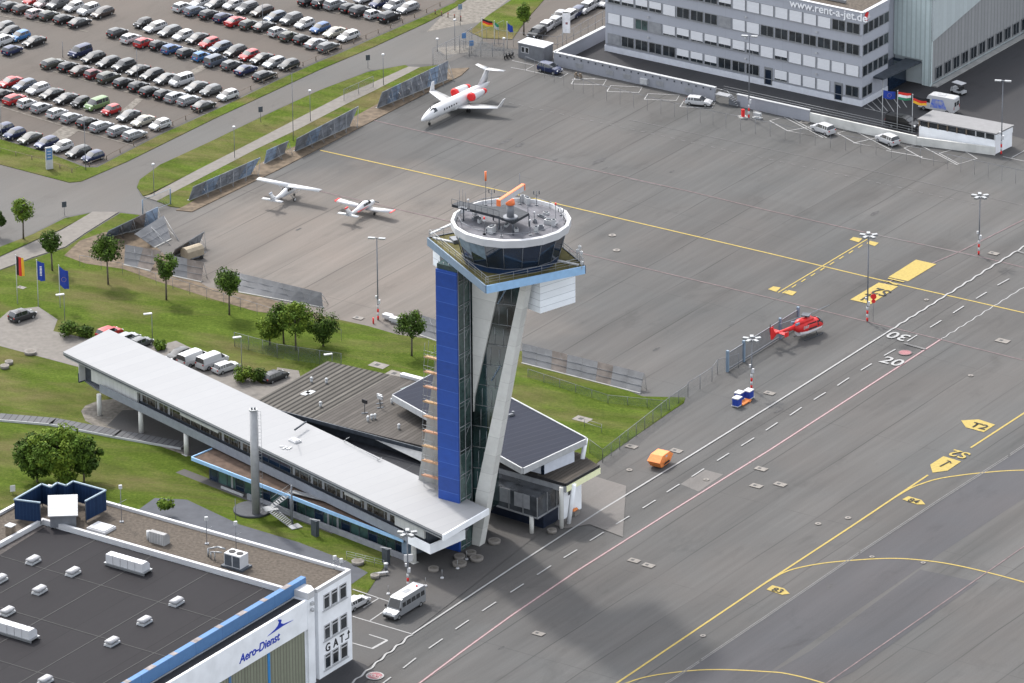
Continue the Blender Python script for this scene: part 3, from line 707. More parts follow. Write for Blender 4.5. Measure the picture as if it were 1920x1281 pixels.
mb = MB(); mb.tube(pb, pb + Zv * 1.9, 0.48, n=14); mb.tube(pb, pb + Zv * 0.25, 0.95, n=14)
rp = T(mb, 'radar_pedestal', M['midgrey'])
mb = MB(); mb.tube(pb + Zv * 1.9, pb + Zv * 2.5, 0.62, 0.55, n=14)
T(mb, 'radar_turntable', M['orange'], rp)
rz_ = PZ + 0.35 + 2.75
q0, q1 = G(931, 386, rz_), G(977, 356, rz_)
d = (q1 - q0).normalized(); n = Vector((-d.y, d.x, 0)); off = pb + Zv * 2.4 - cen(q0, q1) - n * 0.1
off.z = 0
mb = MB()
for i, (h0, h1, w0, w1, mi) in enumerate(((0.0, 0.80, .20, .20, 0), (0.80, 0.85, .26, .20, 1))):
    P = [q0 + off - n * w0 + Zv * h0, q0 + off + n * w0 + Zv * h0, q0 + off + n * w1 + Zv * h1, q0 + off - n * w1 + Zv * h1]
    mb.prism(P, d * (q1 - q0).length, mi)
for q in (q0, q1): mb.box(q + off, (0.14, 0.56, 0.84), ang(d), 1)
T(mb, 'radar_antenna', [M['white'], M['orange']], rp)
# roof clutter: antennas, obstruction lights, hatches
def mast(x, yb, yt, kind, z0=None, r=0.045):
    z0 = RZ if z0 is None else z0
    p = G(x, yb, z0); h = (yb - yt) / 12.4
    b = MB(); b.tube(p, p + Zv * h, r, n=5); b.box(p, (0.35, 0.35, 0.12))
    if kind == 'red': b.tube(p + Zv * (h - 1.3), p + Zv * h, 0.13, n=8, mi=1)
    if kind == 'fork':
        for s in (-1, 1):
            b.tube(p + Zv * (h - 0.7), p + Vector((s * 0.35, 0, h - 0.45)), 0.03, n=4); b.tube(p + Vector((s * 0.35, 0, h - 0.5)), p + Vector((s * 0.35, 0, h)), 0.06, n=5, mi=2)
    if kind == 'white': b.blob(p + Zv * h, 0.16, 8, 3)
    if kind == 'redlamp': b.tube(p + Zv * h, p + Zv * (h + 0.3), 0.12, n=7, mi=1)
    return T(b, 'roof_antenna', [M['midgrey'], M['orange'] if kind == 'red' else M['red'], M['darkgrey'], M['white']])
for a_ in ((911, 385, 327, 'red', None), (922, 390, 358, 'fork'), (1006, 385, 360, 'fork'), (975, 383, 330, 'thin'), (908, 440, 414, 'redlamp'), (908, 440, 416, 'white'), (994, 441, 416, 'white'), (940, 444, 426, 'fork'), (1042, 420, 388, 'redlamp'), (1002, 413, 400, 'white'), (990, 402, 384, 'thin'), (862, 390, 358, 'thin', PZ + .3, 0.025), (868, 390, 358, 'thin', PZ + .3, 0.025), (873, 392, 364, 'thin', PZ + .3, 0.025), (878, 396, 377, 'white', PZ + .3), (1052, 404, 392, 'fork')):
    mast(*a_)
for i, (x, y, sx, sy, sz) in enumerate(((893, 412, 1.1, .5, .4), (899, 418, .4, .4, .5), (922, 436, 1.2, .7, .9), (915, 436, .5, .5, .6), (968, 433, .9, .5, .35), (988, 382, 1.1, .5, .9), (1016, 408, 1.4, .35, .25), (1030, 420, 1.2, .8, .6), (1038, 424, .5, .5, .9), (1014, 430, .8, .5, .5), (1005, 436, .5, .4, .8), (930, 394, 2.2, .9, .35), (1003, 418, .4, .4, .4), (950, 424, 1.0, .4, .3), (980, 378, .7, .6, .8), (955, 398, 1.4, 1.2, 0.5), (890, 402, .5, .5, .3), (1024, 402, .7, .5, .3))):
    p = G(x, y, RZ); b = MB(); b.box(p, (sx, sy, sz), 0.5 + i * 0.3); b.box(p + Zv * sz, (sx * .6, sy * .6, 0.12), 0.5 + i * 0.3, 1)
    T(b, 'roof_unit', [M['offwhite'] if i % 3 else M['midgrey'], M['darkgrey']])
for i, (x, y) in enumerate(((1087, 492), (1090, 497), (1083, 488), (1091, 505))):
    p = G(x, y, DZ); b = MB(); b.tube(p, p + Zv * (2.4 - i * 0.4), 0.05, n=5); b.box(p + Zv * (1.9 - i * .4), (0.4, 0.3, 0.35)); T(b, 'deck_antenna', M['offwhite'])
# scaffold on the left leg: orange boards between posts, reaching up behind the blue screen
scf = empty('scaffold', TP(2.0, -6, 0), 0, 'light scaffold with pale orange boards on the pale leg left of the blue tower panel', 'scaffold')
mb = MB(); pl = []
for k in range(9):
    z = 8.6 + k * 2.12
    x0 = -7.2 + max(0, (z - 9)) * 0.04; x1 = -3.4
    if x0 < x1 - 0.4:
        p, q = TP(1.9, x0, z), TP(1.9, x1, z)
        pb_ = MB(); pb_.box(cen(p, q) - scf.location, ((q - p).length, 0.7, 0.08), AZB)
        pb_.box(cen(p, q) - scf.location - A * 0.45 + Zv * 0.12, ((q - p).length, 0.05, 0.16), AZB)
        pb_.build('scaffold_board', mat('orange_board%d' % k, (0.46, 0.26 + 0.02 * (k % 3), 0.17), 0.8, var=0.15), scf)
        for xx in (x0, (x0 + x1) / 2, x1):
            for a_ in (1.45, 2.35): mb.tube(TP(a_, xx, z) - scf.location, TP(a_, xx + 0.2, z + 2.12) - scf.location, 0.035, n=4)
        for h in (0.55, 1.05): mb.tube(TP(1.45, x0, z + h) - scf.location, TP(1.45, x1, z + h) - scf.location, 0.028, n=4)
        mb.tube(TP(1.45, x0, z) - scf.location, TP(1.45, x1, z + 2.1) - scf.location, 0.025, n=4)
for xx in (-7.1, -5.4, -3.6): mb.tube(TP(1.9, xx, 0) - scf.location, TP(1.9, xx, 8.6) - scf.location, 0.05, n=4)
mb.build('scaffold_tubes', M['galv'], scf)
# ------------------------------------------------------------------ buildings helper
class Bld:
    def __init__(s, name, loc, label, cat='building'): s.r = empty(name, loc, 0, label, cat); s.o = Vector(loc)
    def part(s, mb, name, m, par=None):
        mb.v = [tuple(Vector(v) - s.o) for v in mb.v]; return mb.build(name, m, par or s.r)
def slab(pts, z0, z1, mi=0, mtop=None):
    b = MB(); b.prism([Vector((p.x, p.y, z0)) for p in pts], Zv * (z1 - z0), mi, mtop); return b
# ---------------------------------------------------------------- hangar with the sign
H0 = G(661, 1237)
def H(a, b, z=0): return H0 + A * a + B * b + Zv * z
HG = Bld('hangar', H(-8, -8, 0), 'white hangar with black roof, blue roof beam and blue lettering over green doors', 'hangar')
P = HG.part
P(MB().prism([H(-90, -0.35), H(-9.3, -0.35), H(-9.3, -41.6), H(-90, -41.6)], Zv * 11.6), 'hall', M['white_wall'])
b_ = MB(); b_.prism([H(-7.08, 0), H(0, 0), H(0, -48), H(-90, -48), H(-90, -41.5), H(-9.0, -41.5), H(-9.0, -0.6), H(-9.3, -.6), H(-9.3, -2.4), H(-7.08, -2.4)][:1] + [H(0, 0), H(0, -48), H(-90, -48), H(-90, -41.62), H(-9.28, -41.62), H(-9.28, -2.4), H(-7.08, -2.4)], Zv * 12.0)
P(b_, 'office_wing', M['white_wall'])
P(MB().prism([H(-0.4, -0.4, 12.0), H(-0.4, -47.6, 12.0), H(-90, -47.6, 12.0), H(-90, -41.9, 12.0), H(-9.1, -41.9, 12.0), H(-9.1, -2.2, 12.0), H(-6.9, -0.4, 12.0)], Zv * 0.12), 'gravel_roof', M['roofgravel'])
def coping(pts, z, w=0.42, h=0.5, m=None, name='coping', par=None):
    for p, q in zip(pts[:-1], pts[1:]):
        d = q - p; P(MB().box((p + q) / 2 + Zv * z, (d.length + w, w, h), ang(d)), name, m or M['white'])
coping([H(-7.0, -0.2), H(-0.2, -0.2)], 12.0); coping([H(-0.21, -0.6), H(-0.21, -47.8)], 12.0, h=.52); coping([H(-0.6, -47.8), H(-90, -47.8)], 12.0, h=.48)
coping([H(-9.15, -2.9), H(-9.15, -41.7)], 12.0, h=0.62, w=.45); coping([H(-9.5, -41.75), H(-90, -41.75)], 12.0, h=0.6, w=.45)
P(MB().prism([H(-9.5, -2.3, 11.6), H(-9.5, -41.4, 11.6), H(-90, -41.4, 11.6), H(-90, -2.3, 11.6)], Zv * 0.35), 'bitumen_roof', None or stripe_mat('bitumen_roof', (0.0235, 0.0225, 0.025), (0.015, 0.0145, 0.016), ang(A), 11.0, 0.008, 0.85, 0.05, 1, bump=0.1))
# seams with little dark studs running over the membrane
sm = MB()
for bb in (-33, -24, -15, -6.5):
    sm.box(H(-40, bb, 11.95), (61, 0.12, 0.03), ang(A))
for aa in (-20, -32, -44): sm.box(H(aa, -22, 11.955), (0.12, 39, 0.03), ang(A))
P(sm, 'roof_seams', mat('roof_seam', (0.045, 0.045, 0.045), 0.8))
P(MB().prism([H(-9.6, -40.9, 11.95), H(-9.6, -41.5, 11.95), H(-90, -41.5, 11.95), H(-90, -38.9, 11.95), H(-30, -39.6, 11.95)], Zv * 0.02), 'gutter_stain', mat('gutter_dust', (0.07, 0.062, 0.06), .9, var=.3))
# blue beam in front, black gutter, sign fascia, doors
P(MB().box(H(-48.3, -2.35, 11.9), (83, 0.75, 1.65), ang(A)), 'blue_beam', stripe_mat('blue_beam_panels', (0.09, 0.19, 0.37), (0.07, 0.15, 0.30), ang(A), 5.4, 0.02, 0.5, 0.06, 0))
for k in range(14):
    P(MB().box(H(-10.5 - k * 4.6, -2.35, 13.552), (0.9 if k % 2 else 1.5, 0.78, 0.02), ang(A)), 'worn_patch', mat('worn_beam%d' % k, (0.22, 0.20, 0.20), 0.8, var=0.3))
P(MB().prism([H(-9.4, -0.4, 11.62), H(-9.4, -1.95, 11.62), H(-90, -1.95, 11.62), H(-90, -0.4, 11.62)], Zv * 0.04), 'black_gutter', M['black'])
P(MB().prism([H(-90, 0.0, 7.9), H(-9.31, 0.0, 7.9), H(-9.31, -0.34, 7.9), H(-90, -0.34, 7.9)], Zv * 4.0), 'sign_fascia', M['white_wall'])
P(MB().prism([H(-9.3, 0.05, 0), H(-7.9, 0.05, 0), H(-7.9, -2.3, 0), H(-9.3, -2.3, 0)], Zv * 11.9), 'corner_pier', M['white_wall'])
P(MB().prism([H(-9.3, 0.15, 11.92), H(-7.95, 0.15, 11.92), H(-7.2, -0.9, 11.92), H(-7.2, -2.6, 11.92), H(-9.3, -2.6, 11.92)], Zv * 0.9), 'pier_cap', M['white'])
P(MB().box(H(-8.6, 0.25, 11.0), (0.5, 0.4, 0.4), ang(A)).tube(H(-8.6, 0.2, 10.2), H(-8.6, 0.3, 10.5), .25, n=8), 'wall_lamp', M['offwhite'])
M['door'] = stripe_mat('corrugated_green_door', (0.24, 0.25, 0.19), (0.16, 0.165, 0.125), ang(A), 0.62, 0.3, 0.6, 0.08, 0, bump=0.6)
for k in range(10):
    P(MB().box(H(-9.6 - 6.2 * (k + .5), -0.36, 0.02), (6.15, 0.14, 7.86), ang(A)), 'hangar_door', M['door'])
for k in (0, 2): P(MB().box(H(-9.6 - 7.6 - 8 * k / 2, -0.25, 0.02), (0.45, 0.1, 7.84), ang(A)), 'door_stripe', M['beam_blue'] if k else mat('bright_blue_stripe', (0.05, 0.24, 0.55), 0.5))
sg = text_obj('sign_lettering', 'Aero-Dienst', 1.62, mat('sign_blue', (0.02, 0.05, 0.42), 0.4, var=0), H(-19.3, 0.03, 9.3) - HG.o, A, Vector((0.22 * A.x, 0.22 * A.y, 1)), 0.03, 1.0, HG.r)
pl = MB()
pl.prism([H(a, 0.01, z) for a, z in [(-17.7, 10.25), (-15.4, 10.35), (-14.6, 10.4), (-12.3, 10.35), (-14.4, 10.62), (-14.9, 10.95), (-14.75, 11.35), (-15.3, 11.6), (-15.5, 11.5), (-15.25, 11.2), (-15.6, 10.8), (-16.2, 10.55)]], B * 0.05)
P(pl, 'aircraft_emblem', bpy.data.materials['sign_blue'])
# GAT wall: windows in three rows, lettering
def window(bp, c, d, n, w, h, name='window', frame=None, pane=None, bars=1, transom=0.0, th=0.08, fw=0.07, dep=0.02):
    "c = centre bottom on the wall, d = direction along wall, n = outward normal"
    fr = (d, n, Zv); b = MB()
    b.box(c - d * (w / 2 - fw / 2) + n * dep, (fw, th, h), fr=fr); b.box(c + d * (w / 2 - fw / 2) + n * dep, (fw, th, h), fr=fr)
    b.box(c + n * dep, (w - 2 * fw, th, fw), fr=fr); b.box(c + Zv * (h - fw) + n * dep, (w - 2 * fw, th, fw), fr=fr)
    for i in range(bars): b.box(c + d * (-w / 2 + w * (i + 1) / (bars + 1)) + Zv * fw + n * dep, (fw, th * .9, h - 2 * fw), fr=fr)
    if transom: b.box(c + Zv * transom + n * dep, (w - 2 * fw, th * .8, fw), fr=fr)
    f = bp.part(b, name, frame or M['white'])
    g_ = MB(); g_.box(c + Zv * fw + n * (dep - 0.01), (w - 2 * fw, 0.02, h - 2 * fw), fr=fr)
    bp.part(g_, 'pane', pane or M['glass'], f)
    return f
for zr in (9.15, 4.95, 0.95):
    for a_, w_ in ((-5.3, 1.3), (-3.65, 1.4), (-1.8, 1.5)):
        window(HG, H(a_, 0, zr), A, B, w_, 2.1, bars=0, transom=1.55, th=0.14, fw=0.13)
    P(MB().box(H(-3.6, 0.1, zr - 0.12), (5.2, 0.3, 0.08), ang(A)), 'window_sill', M['offwhite'])
for ch, a_ in (('G', -5.2), ('A', -3.55), ('T', -2.2)):
    text_obj('letter', ch, 1.55, M['black'], H(a_, 0.04, 3.75) - HG.o, A, Zv, 0.03, 0.95, HG.r)
ar = MB()
for q in ([(-1.5, 3.3), (-0.7, 3.3), (-0.7, 3.42), (-1.5, 3.42)], [(-0.82, 3.42), (-0.7, 3.42), (-0.7, 4.1), (-0.82, 4.1)], [(-1.05, 4.0), (-0.76, 4.45), (-0.47, 4.0)]):
    ar.prism([H(a, 0.01, z) for a, z in q], B * 0.05)
P(ar, 'arrow_sign', M['black'])
# roof furniture of the hangar: every unit a thing of its own
ZR = 11.97
def skylight(a, b):
    c = H(a, b, ZR); t = empty('roof_skylight', c, ang(A))
    t.scale = (.82, .85, .85)
    b0 = MB(); b0.box((0, 0, 0), (2.3, 1.3, 0.28)); b0.build('kerb', M['offwhite'], t)
    d0 = MB(); d0.loft([[(-1.05, -.65, .45), (1.05, -.65, .45), (1.05, .65, .45), (-1.05, .65, .45)], [(-1.0, -.6, .75), (1.0, -.6, .75), (1.0, .6, .75), (-1.0, .6, .75)], [(-.85, -.35, .92), (.85, -.35, .92), (.85, .35, .92), (-.85, .35, .92)]], 0)
    d0.tube((-.7, 0, .2), (-1.4, .5, .1), .05, n=5)
    d0.build('dome', mat('opal_dome', (0.36, 0.36, 0.37), 0.3, var=0.1) if 'opal_dome' not in bpy.data.materials else bpy.data.materials['opal_dome'], t)
    return t
sk = [((62, 1049), 'beside the roof corner, farthest up the black roof'), ((137, 1071), 'between the corner skylight and the long ribbed roof unit'), ((74, 1105), 'below the corner skylight on the black roof'), ((331, 1127), 'nearest the gravel strip on the right of the black roof'), ((271, 1163), 'second in the right hand row of the black roof'), ((210, 1202), 'third in the right hand row of the black roof'), ((85, 1274), 'lowest one, at the bottom edge of the photo'), ((0, 1084), 'cut by the left edge, upper one'), ((14, 1145), 'just above the left ribbed roof unit'), ((-60, 1180), 'outside')]
for (x, y), t in sk[:-1]:
    p = G(x, y, ZR + 0.4) - H0
    o = skylight(p.dot(A), p.dot(B)); tag(o, 'white domed skylight ' + t, 'skylight', 'skylights on the black hangar roof')
def ribbed(x, y, label):
    p = G(x, y, ZR + 0.8); t = empty('ventilation_unit', Vector((p.x, p.y, ZR)), ang(B), label, 'ventilation unit', 'long ribbed roof units')
    f = MB(); f.box((0, -.75, 0), (6.2, .12, .3)); f.box((0, .75, 0), (6.2, .12, .3)); f.box((0, 0, 0.3), (6.3, 1.9, .1)); f.build('base_frame', M['galv'], t)
    for k in range(5):
        q = MB(); x0 = -2.9 + k * 1.16
        sec = [(-0.8, .4), (.8, .4), (.8, 1.1), (.35, 1.55), (-.8, 1.55)]
        q.prism([(x0, y_, z_) for y_, z_ in sec], (1.08, 0, 0)); q.build('vent_section', M['white'], t)
ribbed(240, 1055, 'long white ribbed ventilation unit on the black roof near the gravel strip')
ribbed(28, 1180, 'long white ribbed ventilation unit at the left edge of the black roof')
# gravel strip things
ZG = 12.13
def at(x, y, z): return G(x, y, z)
c = at(443, 1052, ZG + 0.8); t = empty('air_conditioner', Vector((c.x, c.y, ZG)), ang(B), 'white box air conditioner with two round fans on the gravel roof', 'air conditioner')
MB().box((0, 0, .25), (2.5, 1.7, 1.7)).build('housing', M['white'], t)
MB().box((0, 0, 0), (3.3, 2.2, .25)).build('base_frame', M['darkgrey'], t)
for x in (-.6, .6): MB().tube((x, 0, 1.95), (x, 0, 2.02), .45, n=16).build('fan', M['black'], t)
for x in (-.62, .62): MB().box((x, -.86, .35), (1.1, .03, 1.45)).build('grille', M['darkgrey'], t)
c = at(405, 1048, ZG); t = empty('duct_pipes', Vector((c.x, c.y, ZG)), ang(B), 'bent silver pipes beside the boxed air conditioner', 'pipes')
b = MB(); b.path([(-1.2, 0, 0), (-1.2, 0, 1.1), (0, .4, 1.5), (1.2, .4, 1.5)], .13); b.path([(-.5, -.4, 0), (-.5, -.4, 1.0), (.9, -.2, 1.2)], .1); b.path([(.2, -.5, 0), (.2, -.5, 1.2), (1.2, -.3, 1.3)], .08); b.build('pipe_run', M['galv'], t)
c = at(299, 1012, ZG + .4); t = empty('roof_exhaust', Vector((c.x, c.y, ZG)), ang(B), 'pale ribbed exhaust hood with round pipe on gravel roof', 'exhaust hood')
q = MB(); q.prism([(-1.2, y_, z_) for y_, z_ in [(-.6, 0), (.6, 0), (.6, 1.0), (.1, 1.5), (-.6, 1.5)]], (2.4, 0, 0)); q.build('hood', stripe_mat('ribbed_hood', (0.34, .34, .34), (.2, .2, .2), 0, .25, .3, axis=0), t)
MB().tube((-1.7, 0, 0), (-1.7, 0, 1.2), .3, n=12).build('exhaust_pipe', M['offwhite'], t)
c = at(190, 993, ZG); t = MB().box(c, (2.9, 2.4, .35), ang(B)).box(c + Zv * .35, (2.6, 2.1, .12), ang(B)).build('roof_hatch', M['white']); tag(t, 'flat white square roof hatch on the gravel strip', 'roof hatch')
c = at(20, 1003, ZG); t = MB().box(c, (.9, .9, 1.3), ang(B)).box(c + Zv * 1.3, (1.1, 1.1, .1), ang(B), 1).build('roof_vent', [M['wood'], M['offwhite']]); tag(t, 'small brown roof vent with white cap left of the hangar roof corner', 'roof vent')
for i, (x, y, h) in enumerate(((228, 979, 5.0), (388, 1020, 3.6), (443, 1034, 4.0), (628, 1066, 1.6), (640, 1066, 1.2))):
    c = at(x, y, ZG); b = MB(); b.tube(c, c + Zv * h, .05, n=5); b.tube(c + Zv * h * .55 - A * 1.1, c + Zv * h * .55 + A * 1.1, .03, n=4)
    b.box(c + Zv * (h - .35), (.4, .3, .5), .3, 1); b.box(c, (.5, .5, .1), 0, 0)
    t = b.build('roof_mast', [M['midgrey'], M['offwhite']])
    tag(t, ['tall antenna mast behind the blue roof screens', 'thin mast on the gravel roof beside the parapet', 'thin mast just above the boxed air conditioner', 'camera post on the white roof corner, left one', 'camera post on the white roof corner, right one'][i], 'mast')
# blue screens with a grey pitched cover behind the hangar corner
sc = empty('roof_screen', H(-4, -45, ZG), 0, 'navy blue zigzag screen wall around the rooftop plant at the hangar corner', 'screen wall')
top = [(75, 943), (27, 937), (78, 908), (95, 914), (107, 906), (124, 911), (137, 903), (198, 920), (160, 940)]
zt = ZG + 3.0
for p, q in zip(top[:-1], top[1:]):
    p, q = G(*p, zt), G(*q, zt); d = q - p; c = (p + q) / 2 - Zv * 2.7 - sc.location
    w_ = MB(); w_.box(c, (d.length, .1, 2.65), ang(d)); pn = w_.build('screen_panel', M['navy'], sc)
    MB().box(c + Zv * 2.65, (d.length + .1, .22, .16), ang(d)).build('cap_rail', mat('pale_blue_rail', (.22, .29, .35), .5) if 'pale_blue_rail' not in bpy.data.materials else bpy.data.materials['pale_blue_rail'], pn)
for q in top[::2]:
    q = G(*q, zt); MB().tube(q - Zv * 3.0 - sc.location, q - sc.location, .07, n=5).build('screen_post', M['darkgrey'], sc)
c = at(118, 955, ZG + 1.7); t = empty('rooftop_plant', Vector((c.x, c.y, ZG)), ang(B) + rad(38), 'grey ribbed metal cover over rooftop plant inside the blue screens', 'rooftop plant')
q = MB(); q.prism([(-1.9, -2.2, 1.6), (1.9, -2.2, 1.6), (1.9, 2.2, 2.6), (-1.9, 2.2, 2.6)], (0, 0, .15)); q.build('ribbed_cover', stripe_mat('ribbed_cover', (.25, .26, .275), (.14, .145, .155), 0, .62, .1, .4, .05, 1, .4), t)
MB().box((0, .1, 0), (3.3, 3.9, 1.55)).build('housing', M['midgrey'], t)
# ---------------------------------------------------------------- long building with the white roof
W1, W2, W3, W4 = G(118, 660, 7.0), G(204, 617.5, 7.0), G(914, 954, 7.0), G(830, 1003, 7.0)
U = (W4 - W1).normalized(); V = Vector((-U.y, U.x, 0))
def W(u, v, z=0): p = W1 + U * u + V * v; return Vector((p.x, p.y, z))
AU = ang(U)
WB = Bld('terminal_wing', W(40, 5, 0), 'long raised office wing with a bright white roof standing on concrete pillars', 'building')
P = WB.part
b = MB(); b.prism([W1 - Zv * .32, W4 - Zv * .32, W3 - Zv * .32, W2 - Zv * .32], Zv * .32)
P(b, 'roof', stripe_mat('white_roof_membrane', (0.290, 0.294, 0.303), (0.255, 0.258, 0.268), AU, 2.0, 0.03, 0.7, 0.018, 0))
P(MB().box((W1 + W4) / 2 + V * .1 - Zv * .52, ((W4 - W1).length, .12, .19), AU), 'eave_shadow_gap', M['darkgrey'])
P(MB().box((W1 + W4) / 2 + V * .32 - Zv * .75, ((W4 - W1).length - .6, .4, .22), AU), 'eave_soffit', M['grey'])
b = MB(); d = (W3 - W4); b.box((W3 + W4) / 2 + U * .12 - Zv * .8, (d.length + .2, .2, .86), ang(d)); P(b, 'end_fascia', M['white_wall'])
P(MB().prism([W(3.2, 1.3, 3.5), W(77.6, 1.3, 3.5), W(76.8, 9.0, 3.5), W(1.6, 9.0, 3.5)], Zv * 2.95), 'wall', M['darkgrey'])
P(MB().prism([W(6.8, .55, 3.25), W(78.3, .75, 3.25), W(77.8, 6.5, 3.25), W(76.5, 9.2, 3.25), W(1.8, 9.2, 3.25), W(3.0, 1.2, 3.25)], Zv * .25), 'floor_slab', M['midgrey'])
P(MB().box(W(43.0, .42, 3.3), (70.4, .16, 1.18), AU), 'parapet_band', mat('blue_grey_band', (0.24, 0.26, 0.30), 0.5, 0.2, var=0.08))
P(MB().prism([W(74.6, .28, 3.15), W(79.1, .28, 3.15), W(79.1, .42, 3.15), W(74.6, .42, 3.15)], Zv * 1.35), 'white_parapet', M['white_wall'])
P(MB().prism([W(79.1, .28, 3.15), W(79.28, .28, 3.15), W(78.6, 6.8, 3.15), W(78.4, 6.8, 3.15)], Zv * 1.35), 'white_parapet', M['white_wall'])
# facade bays on the camera side
M['curt'] = mat('curtained_glass', (0.05, 0.045, 0.038), 0.15, var=0.8, scale=2.2, spec=0.8)
M['panelw'] = stripe_mat('facade_panel', (0.50, 0.51, 0.50), (0.34, 0.35, 0.35), AU, 0.9, 0.04, 0.6, 0.05, 0)
u0 = lambda x: 5.11 + (x - 171) * (78.8 - 5.11) / (810 - 171) * (1 - 0.00 * x)
def ux(x):
    X = [150, 171, 258, 337, 410, 480, 543, 645, 676, 740, 810]; Y = [2.5, 5.1, 15.7, 25.2, 33.8, 42.0, 49.2, 60.7, 64.1, 71.2, 78.8]
    for i in range(10):
        if x <= X[i + 1]: return Y[i] + (Y[i + 1] - Y[i]) * (x - X[i]) / (X[i + 1] - X[i])
    return Y[-1]
for x0, x1, ty in ((171, 258, 'p'), (258, 337, 'w'), (337, 410, 'h'), (410, 480, 'w'), (480, 543, 'n'), (543, 645, 'c'), (645, 676, 'h'), (676, 740, 'w'), (740, 812, 'p')):
    a, e = ux(x0), min(ux(x1), 77.3); Lb = e - a; zb_ = 4.0 if ty == 'p' and x0 < 200 else 4.45
    c = W((a + e) / 2, 1.22, zb_)
    if ty == 'p': P(MB().box(c - V * .12, (Lb - .1, .3, 6.5 - zb_), AU), 'facade_panel', M['panelw'])
    else:
        n = max(2, int(Lb / 1.9)); gl = M['curt'] if ty != 'n' else M['glass_navy']
        for k in range(n):
            cc = W(a + Lb * (k + .5) / n, 1.22, zb_)
            b = MB(); b.box(cc - U * (Lb / n / 2 - .05), (.1, .16, 2.0), AU); b.box(cc + Zv * 1.9, (Lb / n, .15, .1), AU)
            f = P(b, 'window', M['galv'] if ty != 'n' else M['darkgrey'])
            P(MB().box(cc + U * .03, (Lb / n - .12, .05, 1.9), AU), 'pane', gl, f)
            if ty in 'wc' and k % 3 != 1: P(MB().box(cc + U * (.2 if k % 2 else -.3) - V * .04, (Lb / n * .25, .03, 1.9), AU), 'curtain', M['grey'], f)
        if ty == 'h': P(MB().box(c - V * .14 + Zv * .85, (Lb - .15, .16, 1.15), AU), 'sun_screen', M['panelw'])
P(MB().box(W(3.25, 1.25, 3.5), (.1, 2.0, 2.9), AU), 'end_panel', M['panelw'])
P(MB().box(W(3.15, 1.3, 3.3), (.2, 2.2, 1.4), AU), 'end_window', M['glass_navy'])
for (x, y) in ((187, 780), (265, 812), (350, 853), (776, 1055)):
    g_ = G(x, y); b = MB(); b.tube(g_, Vector((g_.x, g_.y, 3.25)), .36, .33, n=14); b.box(Vector((g_.x, g_.y, 0)), (1.0, 1.0, .08), AU); P(b, 'pillar', M['concrete'])
for u_, v_ in ((8.5, 7.8), (17, 7.8), (27, 7.8), (60, 8)): P(MB().tube(W(u_, v_, 0), W(u_, v_, 3.25), .34, n=12), 'pillar', M['concrete'])
# rooftop bits of the wing
c = G(553, 828, 7.0) ; P(MB().box(c, (1.5, 1.1, .25), AU).box(c + Zv * .25, (1.2, .8, .1), AU), 'roof_hatch', M['white'])
c = G(546, 829, 7.0)
P(MB().tube(G(556, 826, 7.0), G(556, 826, 8.7), .05, n=5).tube(G(553, 806, 7.9), G(574, 791, 7.9), .14, n=6), 'roof_arm', M['darkgrey'])
for i in range(5): P(MB().box(G(528 + i * 4, 838 + (i * 3) % 5 * 1.2, 7.0), (.5, .3, .12), i), 'roof_fitting', M['offwhite'])
for p_, q_ in (((645, 826), (712, 862)), ((708, 862), (716, 858)), ((648, 824), (655, 820))):
    P(MB().tube(G(*p_, 7.3), G(*q_, 7.3), .05, n=5).tube(G(*p_, 6.9), G(*p_, 7.3), .04, n=4), 'roof_rail', M['galv'])
# ---------------------------------------------------------------- low glazed pavilion under it, with light blue fascia
LB = Bld('low_pavilion', W(54, 1, 0), 'low glazed pavilion with brown flat roof and light blue edge under the white roofed wing', 'building')
P = LB.part
e0, e1 = G(360, 858, 3.0), G(757, 1012, 3.0)
W1_ = e0; dU = (e1 - e0).normalized(); dV = Vector((-dU.y, dU.x, 0)); LE = (e1 - e0).length
def E_(u, v, z=0): p = e0 + dU * u + dV * v; return Vector((p.x, p.y, z))
bk = G(398, 842, 3.0)
P(slab([e0, e1, W(73.5, 5.5), W(34, 5.5), bk], 2.72, 2.96), 'flat_roof', mat('brown_roof_cover', (0.098, 0.068, 0.052), .95, var=.25, scale=1.0, bump=.3, detail=8))
AE = ang(dU)
P(MB().box(E_(LE / 2, -.08, 2.62), (LE, .16, .5), AE), 'fascia', M['light_blue'])
d = bk - e0; P(MB().box((e0 + bk) / 2 - Zv * .38 - dU * .06, (d.length, .16, .5), ang(d)), 'fascia', M['light_blue'])
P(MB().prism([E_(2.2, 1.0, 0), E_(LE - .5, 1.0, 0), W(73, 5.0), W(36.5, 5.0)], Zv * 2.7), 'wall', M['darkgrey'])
n = 22
for k in range(n):
    a = 2.4 + (LE - 3.2) * k / n; wd = (LE - 3.2) / n; cc = E_(a + wd / 2, .93, .25)
    b = MB(); b.box(cc - dU * (wd / 2 - .05), (.09, .16, 2.4), AE); b.box(cc + Zv * 2.35, (wd, .14, .08), AE)
    f = P(b, 'window', M['darkgrey']); P(MB().box(cc + dU * .04, (wd - .1, .05, 2.35), AE), 'pane', M['glass_green'] if k % 3 else M['glass_navy'], f)
    if k in (2, 5, 9, 13, 14): P(MB().box(cc + dV * -.05 + dU * (.1 * (k % 4)), (.35, .03, 2.3), AE), 'blind', M['grey'], f)
a0 = (G(462, 928, .8) - e0).dot(dU)
P(MB().box(E_((a0 + LE) / 2 + .2, .0, .02), (LE - a0 + .6, .25, .85), AE), 'planter_wall', mat('planter_grey', (.24, .25, .275), .7, var=.1))
P(MB().box(E_(7.5, .15, .02), (4.2, .18, .35), AE), 'low_sill', M['offwhite'])
P(MB().box(E_(12, .4, .012), (LE - 10, 1.6, .06), AE), 'paved_edge', M['plaza'])
P(MB().box(E_(LE - .2, .7, 0), (.9, .9, 3.1), AE), 'end_pier', M['steel_blue'])
